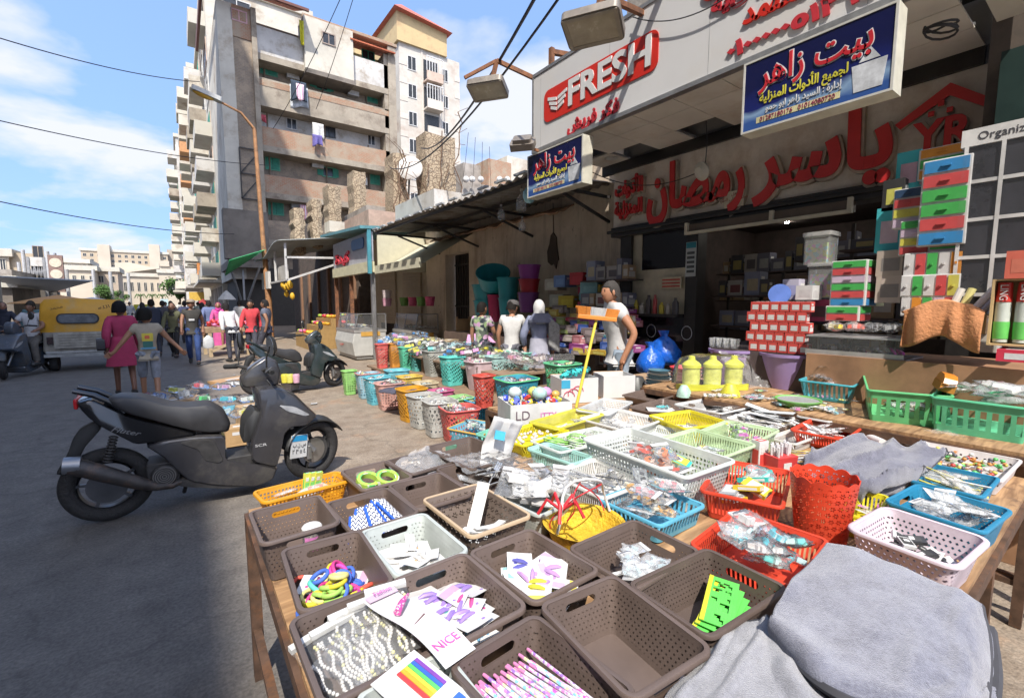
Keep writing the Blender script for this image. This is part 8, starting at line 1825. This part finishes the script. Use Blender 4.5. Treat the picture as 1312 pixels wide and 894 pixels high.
# ------------------------------------------------------------------ parcels on the ground between the scooters
cd_=at(262,512,z=0)
for k,(px,py,w,l,h,c,lab) in enumerate(((310,568,.32,.24,.20,(.42,.27,.13),'tan carton with a triangle print behind the scooter footboard'),(320,545,.26,.22,.26,(.42,.28,.15),'tan carton standing behind the first carton'),(225,522,.7,.4,.12,(.40,.26,.14),'flat open cardboard tray on the road'),(300,492,.8,.4,.10,(.45,.27,.13),'cardboard sheet under the parcels at the back'),(372,500,.24,.2,.2,(.5,.48,.46),'white carton with yellow and pink tubs between the scooters'))):
    item('cardboard_box',me_box(w,l,h,c,tuple(q * .9 for q in c),30+k),at(px,py,z=0)+Vector((0,0,.012)),(0,0,.2*k),lab,'box')
PR=[((.03,.12,.4),'blue flat pack',203,508),((.5,.58,.04),'lime round tub',228,500),((.55,.06,.08),'red rimmed white basin pack',256,494),((.06,.5,.12),'green and turquoise pack',264,512),((.05,.42,.6),'sky blue pack',290,512),((.66,.3,.5),'pink pack',284,496),((.6,.62,.64),'white and blue pack',297,492),((.4,.55,.5),'pale green sacks pack',318,512),((.6,.55,.05),'yellow pack',312,530),((.5,.08,.12),'dark red small pack',190,510),((.45,.5,.55),'clear white pack',240,505),((.1,.35,.5),'deep blue pack',290,528)]
for k,(c,l,px,py) in enumerate(PR): item('parcel',me_packet(.30,.24,.12,c,400+k,.06,False),at(px,py+4,z=.17),(.1,.1,.4*k),l + ' in the parcels laid behind the black scooter','parcel','parcels on the road')
for k,(px,c) in enumerate(((365,(.65,.5,.05)),(372,(.62,.55,.1)),(380,(.62,.3,.38)))): m=MB(); m.lathe([(.05,0),(.06,.13),(.05,.15)],14); item('snack_tub',mesh_of(m,[M(c,.4,var=.2)]),at(px,490,z=.21),(0,0,0),['yellow tub with a red band','pale yellow tub','pink tub'][k] + ' on the white carton between the scooters','tub')
# ------------------------------------------------------------------ glass food counters
def freezer(label,x,y,w,l,c,rz=0):
    o=thing('food_counter',label,'counter',(x,y,0),rz)
    m=MB(); m.prism([(0,.12),(w,.12),(w,.78),(0,.78),(-.06,.5)],0,l,ax='y'); m.box(.05,.05,.03,w - .05,l - .05,.119); b=m.flat('cabinet',c,o,bevel=.02)
    m=MB(); m.box(-.01,-.01,.78,w + .01,l + .01,.86); m.flat('worktop',M((.45,.44,.42),.35,.5),o); m=MB(); m.box(w * .2,-.016,.68,w * .8,-.011,.80); m.flat('orange_panel',M((.6,.28,.06),.5),o)
    m=MB(); m.add([(.02,0,.861),(.12,0,1.3),(.12,l,1.3),(.02,l,.861)],[(0,1,2,3)]); m.add([(.12,0,1.3),(w,0,1.3),(w,l,1.3),(.12,l,1.3)],[(0,1,2,3)]); m.add([(.02,.005,.861),(w,.005,.861),(w,.005,1.3),(.12,.005,1.3)],[(0,1,2,3)]); m.flat('glass',GLASS((.9,.93,.95),.12),o)
    m=MB()
    for a,e in (((.12,0,1.3),(w,0,1.3)),((.12,0,1.3),(.12,l,1.3)),((.02,0,.87),(.12,0,1.3)),((w,0,.87),(w,0,1.3)),((.02,l/2,.87),(.12,l/2,1.3))): m.bar(a,e,.025)
    m.flat('frame',METAL,o)
    textm(ar('فول'),.16,M((.6,.08,.06),.5),'red_lettering',o,.002,Matrix.Translation((-.045,l * .6,.45)) @ Matrix.Rotation(-PI/2,4,'Z') @ Matrix.Rotation(-.12,4,'X'),.4)
    for k in range(8): item('food_pack',bags[k % 8],(x + .2 + .4*R.random(),y+l*(k + .5)/8,.90),(0,0,k),'wrapped food inside the ' + label,'food','food in the ' + label,1.2)
freezer('nearer grey glass topped food counter on the pavement',3.85,12.7,.9,1.75,M((.40,.40,.38),.5,var=.15,scale=3)); freezer('farther steel glass topped food counter by the shutters',5.0,11.3,.7,1.5,M((.33,.33,.32),.4,.5))
for k in range(2): item('pink_tub',mesh_of((lambda m: (m.lathe([(.12,0),(.14,.2),(.15,.2),(.15,.23)],18),m)[1])(MB()),[M([(.55,.25,.32),(.6,.42,.42)][k],.45,var=.2,scale=15)]),at(496,392,x=5.1)+Vector((0,0,.24*k)),(0,0,0),['pink lidded tub','pale pink tub on top of another tub'][k] + ' on the food counter','tub')
for k in range(4): item('plant_pot',mesh_of((lambda m: (m.lathe([(.1,0),(.14,.25),(.15,.25)],16),m)[1])(MB()),[M([(.10,.22,.04),(.4,.05,.12)][k % 2],.5,var=.3,scale=14)]),at(518+11*k,392,x=5.4),(0,0,0),['green','crimson'][k % 2] + [' pot at the left of the row',' pot second in the row',' pot third in the row',' pot at the right of the row'][k] + ' on the counter','pot','pots in a row')
m=MB()
for x in (0,.35): m.box(x,0,0,x + .04,.04,1.1); m.box(x,.35,0,x + .04,.39,.5)
m.box(0,0,.46,.39,.39,.5); m.box(.04,0,.6,.35,.04,1.05); o=m.flat('wooden_chair',M((.32,.2,.1),.7)); o.location=at(585,425,x=5.2)-Vector((0,0,.75)); tag(o,'wooden chair stacked by the iron grille door','chair')
# ------------------------------------------------------------------ low shops between the tin awning and the brown block
ls=thing('low_shop','low beige shop with roller shutters, grey sign and teal trimmed canopy','building')
BEI=M((.46,.38,.27),.85,var=.15,scale=1.2,dirt=(.28,.22,.16,1.2))
m=MB(); m.box(6.0,12.45,0,9,17.6,3.9); m.flat('wall',BEI,ls)
for y0,y1 in ((12.9,14.3),(14.9,16.4)):
    m=MB()
    for k in range(22): m.box(5.93,y0,.9+k * .08,5.995,y1,.97+k * .08)
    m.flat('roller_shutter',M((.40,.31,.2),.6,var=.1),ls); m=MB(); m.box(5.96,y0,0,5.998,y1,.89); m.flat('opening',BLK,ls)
a=span(434,308,476,338,4.3); m=MB(); m.box(4.3,12.5,2.75,4.38,16.2,3.55); sg=m.flat('sign_board',M((.36,.36,.4),.5),ls); m=MB(); m.box(4.25,12.5,2.45,4.4,16.2,2.74); m.flat('sign_base',M((.55,.48,.32),.6),ls)
textm(ar('كبدة'),.42,M((.55,.03,.05),.5),'red_lettering',sg,.03,FACE_T(4.28,15.1,3.0),1.5,offset=.02); m=MB(); m.prism(rrect(13.0,3.15,14.1,3.45,.1),4.27,4.299,ax='x'); m.flat('blue_logo',M((.05,.13,.32),.5),sg)
m=MB(); m.add([(4.0,12.4,3.62),(4.0,16.6,3.85),(6.0,16.6,3.95),(6.0,12.4,3.75)],[(0,1,2,3)]); m.flat('canopy',M((.10,.26,.30),.5,var=.3),ls,solid=.08); m=MB(); m.box(4.2,12.42,2.4,4.3,12.49,3.65); m.flat('teal_post',M((.06,.24,.30),.5),ls)
m=MB(); m.box(4.5,12.5,2.5,6.0,12.55,3.5); m.box(4.4,9.6,2.40,4.45,12.5,2.62); m.add([(4.45,9.7,2.45),(5.9,9.7,3.3),(5.9,12.45,3.3),(4.45,12.45,2.45)],[(0,1,2,3)]); m.flat('cloth_valance',M((.55,.47,.34),.85,var=.1),ls)
for y in (12.6,14.6,16.3): m=MB(); m.box(4.35,y,0,4.45,y + .1,2.44); m.flat('post',RUST if y > 13 else METAL,ls)
m=MB(); m.box(5.0,14.6,3.95,8,17.2,4.55); m.flat('pink_parapet',M((.42,.29,.23),.9,var=.2,dirt=(.28,.2,.16,1)),ls); m=MB(); m.box(5.6,11.2,4.15,9,13.9,4.6); m.flat('balcony_slab',WHITEW,ls)
fs_=thing('fruit_shop','dark fruit shop under a patched green and grey awning','building')
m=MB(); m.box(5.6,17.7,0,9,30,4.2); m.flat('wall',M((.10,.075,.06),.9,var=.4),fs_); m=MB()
for k in range(6): m.box(5.5,18+k*1.9,0,5.595,18.25+k*1.9,3.2)
m.flat('post',M((.22,.12,.07),.8),fs_)
m=MB(); m.grid(12,4,lambda u,v: (2.9+2.8*v,17.6+u*6.5,3.75 + .35*v - .35*u*(1-v) + .1*math.sin(u*8))); m.build('awning',M((.30,.33,.33),.7,var=.3,scale=2),fs_,solid=.03); m=MB(); m.grid(8,6,lambda u,v: (1.7+1.3*v,21.5+2.6*u,3.3 + .5*v - .5*u*(1-v))); m.build('green_tarpaulin',M((.05,.45,.18),.6,var=.2),fs_,solid=.02)
m=MB()
for a,b in (((3.1,17.8,2.4),(3.1,17.8,3.7)),((3.1,17.8,3.2),(5.5,17.8,3.3)),((3.1,17.8,2.4),(5.5,17.8,3.3)),((3.1,20,2.4),(3.1,20,3.6)),((3.1,17.8,2.42),(3.1,22,2.42))): m.bar(a,b,.07)
m.flat('awning_frame',M((.5,.48,.45),.6),fs_); m=MB(); m.box(3.2,18.5,2.5,3.3,20.5,3.0); m.box(3.0,21.2,2.2,3.1,23,2.9); m.flat('sign_board',WHITEW,fs_); m=MB(); m.box(4.6,17.7,4.22,7,18.4,4.6); m.flat('roof_box',CREAM,fs_)
for k in range(9): m=MB(); m.ball((0,0,0),.085,.085,.13,8,0,5); item('orange_net',mesh_of(m,[M((.75,.33,.02),.6,var=.2)]),(3.3,18.0 + .22*k,2.2 + .05*(k % 3)-(.35 if k % 5 == 0 else 0)),(0,0,0),'orange net of fruit hanging under the fruit shop awning','fruit net','hanging fruit nets')
FC=[(.75,.28,.02),(.72,.5,.04),(.5,.04,.04),(.6,.15,.3),(.3,.42,.06)]; fm=[me_bead(c,.07) for c in FC]
for q,(x,y,n,l) in enumerate(((3.5,16.6,70,'stepped fruit stand in front of the fruit shop'),(4.5,17.2,50,'dark fruit crate stand nearer the shutters'))):
    m=MB(); m.box(0,0,0,1.1,2.2,.5); m.box(.4,0,.5,1.1,2.2,.8); m.box(.75,0,.8,1.1,2.2,1.05); o=m.flat('fruit_stand',M((.30,.19,.07) if q == 0 else (.2,.12,.06),.7,var=.2)); o.location=(x,y,0); tag(o,l,'stand')
    for k in range(n): s=k % 3; item('fruit',fm[(k // 3*5 // (n // 3+1)+q) % 5],(x+(.2,.57,.92)[s]+R.uniform(-.13,.13),y+2.2*(k // 3 + .5)/(n/3 + .7),(.5,.8,1.05)[s] + .01),(0,0,0),['orange, yellow or red fruit heaped on the stepped stand','fruit heaped on the dark crate stand'][q],'fruit',['fruit on the stepped stand','fruit on the dark stand'][q])
ca=at(296,456,z=0); o=thing('fruit_cart','wooden vendor cart of red fruit in the middle of the road','cart',(ca.x - .6,ca.y,0),.1); m=MB(); m.box(0,0,.72,1.25,1.1,.86); m.flat('cart_bed',M((.3,.2,.12),.85,var=.3),o); m=MB()
for x in (.1,1.1): m.bar((x,.05,0),(x,.05,.72),.09); m.bar((x,1,0),(x,1,.72),.09)
m.bar((.1,.04,.15),(1.1,.04,.6),.07); m.bar((.1,.04,.3),(1.1,.04,.3),.06); m.bar((.1,.05,.4),(.1,1,.4),.06); m.bar((1.1,.05,.4),(1.1,1,.4),.06); m.flat('cart_frame',M((.42,.32,.2),.85),o)
for k in range(40): item('fruit',fm[2 if k % 3 else 3],(ca.x - .5+1.1*R.random(),ca.y + .15 + .8*R.random(),.87 + .12*R.random()),(0,0,0),'red fruit heaped on the vendor cart','fruit','fruit on the vendor cart')
# ------------------------------------------------------------------ old stone piers and roofscape behind
for k,(x0,y0,x1,y1,s_,l) in enumerate(((545,168,584,275,17,'tallest rubble stone pier laced with dry vines'),(503,196,522,262,18,'narrow stone pier beside the satellite dish'),(452,218,470,278,22,'stone pier stump in the middle of the roofs'),(420,236,438,285,21,'stone pier with a white edge'),(399,255,413,292,20,'short stone pier beside hanging clothes'),(376,266,391,300,20,'lowest stone stump above the fruit shop'))):
    a,b=at(x0,y0,y=s_),at(x1,y1,y=s_); m=MB(); n=9; m.loft([[(a.x+(b.x-a.x)*u + .08*noise.noise((i * .9,u*3,k)),s_ + .9*v,(b.z - .8)+(a.z-b.z + .8)*i/n+(.2*noise.noise((u*9,v*9,k)) if i == n else 0)) for u,v in ((0,0),(.5,-.06),(1,0),(1.02,.5),(1,1),(0,1))] for i in range(n+1)]); tag(m.flat('stone_pier',STONE),l,'pier')
m=MB(); a,b=at(470,292,y=19),at(650,262,y=19); m.box(a.x,19,3,b.x-2,22,b.z - .9); tag(m.flat('roof_terrace',GREYC),'grey terrace wall under the stone piers','wall')
bb=thing('distant_block','grey block with a brick stair head and white roof domes behind the awning','building'); a,b=at(592,232,y=26),at(682,262,y=26); m=MB(); m.box(a.x,26,4,b.x+2,32,a.z); m.flat('wall',GREYC,bb); c=at(626,203,y=27); d=at(655,232,y=27); m=MB(); m.box(c.x,27,6,d.x,30,c.z); m.flat('brick_stair_head',BRICK,bb); c=at(594,208,y=28); m=MB(); m.box(c.x,28,6,c.x+2.6,31,c.z); m.flat('plaster_box',GREYC,bb); c=at(655,197,y=27); d=at(690,260,y=27); m=MB(); m.box(c.x,27.5,6,d.x+2,31,c.z); m.flat('cream_box',CREAM,bb)
for px in (597,605,616,640,650): m=MB(); m.ball((0,0,0),.2,.2,.2,12,0,8); m.build('roof_dome',WHP2,bb); COL.objects[-1].location=at(px,230,y=25.5)
sdh=thing('satellite_dish','round pale satellite dish on the terrace before the tower','dish',at(525,215,y=17.5)); m=MB(); m.lathe([(.0,.12),(.3,.06),(.48,0),(.5,-.02),(.3,.04),(.0,.1)],26,ax=(-.5,-.8,.25)); m.build('reflector',M((.6,.54,.46),.6,var=.1),sdh); m=MB(); m.bar((0,0,0),(0,.2,-1.2),.06); m.flat('mast',DKMETAL,sdh)
# dry vine stems over the piers
for k in range(9):
    m=MB(); a=at(R.uniform(495,590),280,y=16.8); pts=[a+Vector((.5*noise.noise((k,i * .5,0)),-.05*math.sin(i),i * .42)) for i in range(int(R.uniform(6,12)))]; m.tube(pts,.022,5)
    for p in pts[2:]: m.tube([p,p+Vector((R.uniform(-.5,.5),R.uniform(-.2,.1),R.uniform(-.1,.4)))],.010,4)
    tag(m.build('dry_vine',M((.13,.08,.05),.9)),'bare dry vine climbing over the stone piers','vine','dry vines')
# ------------------------------------------------------------------ poles, lamps, wires, trees, umbrellas
def lamp_post(label,x,y,h,c,lean=0,arm=1.3):
    o=thing('street_lamp',label,'street lamp',(x,y,0)); m=MB(); t=Vector((lean,0,h)); m.tube([(0,0,0),(0,0,1.6),t * .5,t],[.14,.12,.09,.07],12); m.build('pole',c,o); m=MB(); m.tube([t,t+Vector((-arm * .35,-.1,.5)),t+Vector((-arm,-.25,.75))],[.06,.05,.045],8); m.build('arm',c,o); q=Matrix.Translation(t+Vector((-arm - .3,-.3,.8))) @ Matrix.Rotation(.25,4,'Y'); m=MB(); m.prism(rrect(-.5,-.17,.5,.17,.08),-.02,.14); m.xf(q); h_=m.build('lamp_head',M((.42,.42,.4),.5),o); m=MB(); m.ball((-.1,0,-.04),.36,.13,.1,12,0,6); m.xf(q); m.build('amber_lens',M((.6,.28,.04),.3),h_)
lamp_post('rusty brown street lamp with an amber lens before the brown block',3.1,22,8.7,M((.34,.17,.075),.7,var=.3,scale=5,dirt=(.16,.09,.05,4)),-.2)
for k,(px,pt,s_) in enumerate(((24,336,70),(29,320,72),(43,340,74),(60,322,62),(85,345,95),(141,348,96),(164,350,100),(119,345,105))):
    a=at(px,pt,y=s_); m=MB(); m.tube([(0,0,0),(0,0,a.z)],.22 if s_ > 75 else .16,8); o=m.build('steel_mast',M((.42,.42,.42),.5,.3)); o.location=(a.x,s_,0); tag(o,'pale steel mast at the far crossing, ' + ['left of the first pair','tallest of the left pair','behind the lattice sign','with a hoarding','by the traffic signal','before the station wing','at the station steps','by the arched house'][k],'mast')
a=at(73,352,y=60); o=thing('traffic_signal','traffic signal with three round dials above the left stalls','signal',(a.x,60,0)); m=MB(); m.tube([(0,0,0),(0,0,a.z+2)],.1,8); m.build('pole',METAL,o); m=MB(); m.box(-.5,-.2,a.z-1.6,.5,.2,a.z+1.8); bx_=m.flat('signal_box',M((.2,.13,.11),.7),o)
for k in range(3): m=MB(); m.lathe([(.42,0),(.42,.04)],18,(0,-.2,a.z-1.0+1.05*k),ax=(0,-1,0)); m.build('dial',M((.62,.48,.36),.5),bx_)
a,b=at(35,329,y=66),at(58,354,y=66); o=thing('hoarding','white hoarding on a steel lattice at the left','billboard',(a.x,66,0)); m=MB(); m.box(0,0,b.z+1,b.x-a.x,.3,a.z); m.flat('panel',WHITEW,o); m=MB(); w=b.x-a.x
for k in range(4): m.bar((w*k/4,0,b.z-1.2),(w*(k+1)/4,0,b.z+1),.15); m.bar((w*(k+1)/4,0,b.z-1.2),(w*k/4,0,b.z+1),.15)
m.bar((0,0,0),(0,0,a.z),.2); m.bar((w,0,0),(w,0,a.z),.2); m.flat('lattice',METAL,o)
def leafy(label,px,pyt,pyb,s_,rpx,name='street_tree',n=1500):
    a,b=at(px,pyt,y=s_),at(px,pyb,y=s_); r=rpx*(s_ * .8)/583*1.2; h=a.z; o=thing(name,label,'tree',(a.x,s_,0)); m=MB(); m.tube([(0,0,0),(.1,0,h * .5),(0,0,h * .75)],[.2,.14,.06],7); m.build('trunk',M((.12,.08,.05),.9),o); m=MB(); rr=random.Random(px)
    cl=[(rr.gauss(0,.45)*r,rr.gauss(0,.4)*r,h * .62+rr.uniform(-.3,.3)*h,r*rr.uniform(.3,.55)) for _ in range(12)]
    for _ in range(n):
        c=rr.choice(cl); d=Vector((rr.gauss(0,1),rr.gauss(0,1),rr.gauss(0,.8))).normalized()*c[3]*rr.random() ** .4; p=Vector(c[:3])+d; s=r * .09; u=Vector((rr.gauss(0,1),rr.gauss(0,1),rr.gauss(0,1))).normalized()*s; v=u.orthogonal().normalized()*s * .6; m.add([p-u,p+v,p+u,p-v],[(0,1,2,3)])
    m.flat('crown',M((.06,.13,.025),.8,var=.5,scale=.6),o)
leafy('round green tree in front of the station pavilion',228,355,385,105,12); leafy('light green bushy tree before the arched house',132,366,388,95,9); leafy('smaller green tree right of the arched house',150,372,388,98,7)
for k,px in enumerate((180,195,208)):
    a=at(px,380,y=120); o=thing('palm_tree',['left','middle','right'][k] + ' one of three small palms before the station windows','palm',(a.x,120,0),0,'palms before the station'); m=MB(); m.tube([(0,0,0),(0,0,a.z)],.18,6); m.build('trunk',M((.2,.15,.1),.9),o); m=MB()
    for j in range(12): t=j * .53; m.tube([(0,0,a.z),(.6*math.cos(t),.6*math.sin(t),a.z + .5),(1.1*math.cos(t),1.1*math.sin(t),a.z - .4)],[.08,.10,.02],4)
    m.build('crown',M((.07,.12,.04),.8),o)
def umbrella(label,px,pyt,pyb,s_,rpx,c):
    a,b=at(px,pyt,y=s_),at(px,pyb,y=s_); r=rpx*s_ * .9/583; o=thing('market_umbrella',label,'umbrella',(a.x,s_,0)); m=MB(); m.tube([(0,0,0),(0,0,a.z)],.03,6); m.build('pole',METAL,o); m=MB(); n=16; m.loft([[(r*q*(1 if j % 2 else .95)*math.cos(2*PI*j/n),r*q*(1 if j % 2 else .95)*math.sin(2*PI*j/n),a.z-(a.z-b.z)*q ** 1.2) for j in range(n)] for q in (.02,.5,1)],cap=False); m.flat('canopy',c,o,solid=.02)
umbrella('wide orange market umbrella behind the three wheeled taxi',75,378,389,34,37,M((.72,.26,.07),.7,var=.1)); umbrella('white market umbrella right of the orange one',118,381,389,42,30,M((.6,.58,.56),.7)); umbrella('dark red umbrella near the receding houses',260,383,390,52,8,M((.25,.02,.02),.7)); umbrella('cream market umbrella at the foot of the brown block',290,372,384,32,10,M((.6,.52,.42),.7))
for k,(px0,py0,px1,py1,s_,c,l) in enumerate(((242,374,262,385,60,(.7,.35,.06),'orange shop banner hung over the pavement'),(205,383,216,392,80,(.35,.5,.6),'light blue hoarding at street level'),(171,390,196,398,44,(.65,.5,.03),'yellow stall roof among the crowd'),(252,337,258,352,58,(.6,.2,.06),'narrow orange sign on the receding houses'))): a,b=at(px0,py0,y=s_),at(px1,py1,y=s_); m=MB(); m.box(a.x,s_,b.z,b.x,s_ + .15,a.z); tag(m.flat('street_banner',M(c,.7)),l,'banner')
def wire(label,p,q,sag,r=.012,n=24): m=MB(); m.tube([p.lerp(q,i/n)-Vector((0,0,sag*4*(i/n)*(1-i/n))) for i in range(n+1)],r,5); tag(m.build('overhead_wire',WIRE),label,'wire','overhead wires')
wire('highest overhead wire crossing the sky at the left',at(-30,40,y=24),at(256,105,y=36),.3,.022); wire('middle overhead wire crossing the sky at the left',at(-30,148,y=24),at(345,212,y=34),.3,.02); wire('lowest overhead wire crossing the sky at the left',at(-30,252,y=24),at(300,300,y=34),.3,.02)
wire('black cable from the piers to the top of the frame',at(540,190,y=16),at(695,-20,x=3.2),.5,.02); wire('second black cable rising over the tin awning',at(500,215,y=16),at(725,-15,x=3.4),.6,.016); wire('thin cable from the brown block to the top of the frame',at(405,140,y=34),at(455,-10,y=26),.2,.018); wire('thin cable from the lower balcony to the top of the frame',at(350,165,y=34),at(440,-10,y=24),.3,.018); wire('thin grey cord across the FRESH board',Vector((4.05,3.4,4.6)),Vector((4.05,1.7,4.5)),.28,.006); wire('loose pale cord under the soffit',Vector((4.3,4.6,3.5)),Vector((5.4,3.4,3.25)),.25,.006)
for k in range(4): wire('dangling black cable in the gap beside the fascia',at(600+9*k,170+6*k,y=9),at(588+14*k,250,y=12),.25 + .1*(k % 3),.005)

LIT=[me_strip(.10,.14,.006,(.6,.58,.54),.15),me_strip(.06,.16,.004,(.5,.42,.3),.1),me_strip(.08,.08,.01,(.25,.3,.34),.3)]
for k in range(10):
    p=(R.uniform(.2,1.9),R.uniform(5,13),.014); item('paper_scrap',LIT[k % 3],p,(R.uniform(-.1,.1),0,R.random()*6),'small scrap of paper or card lying on the road','litter','scraps on the road',R.uniform(.4,.9))
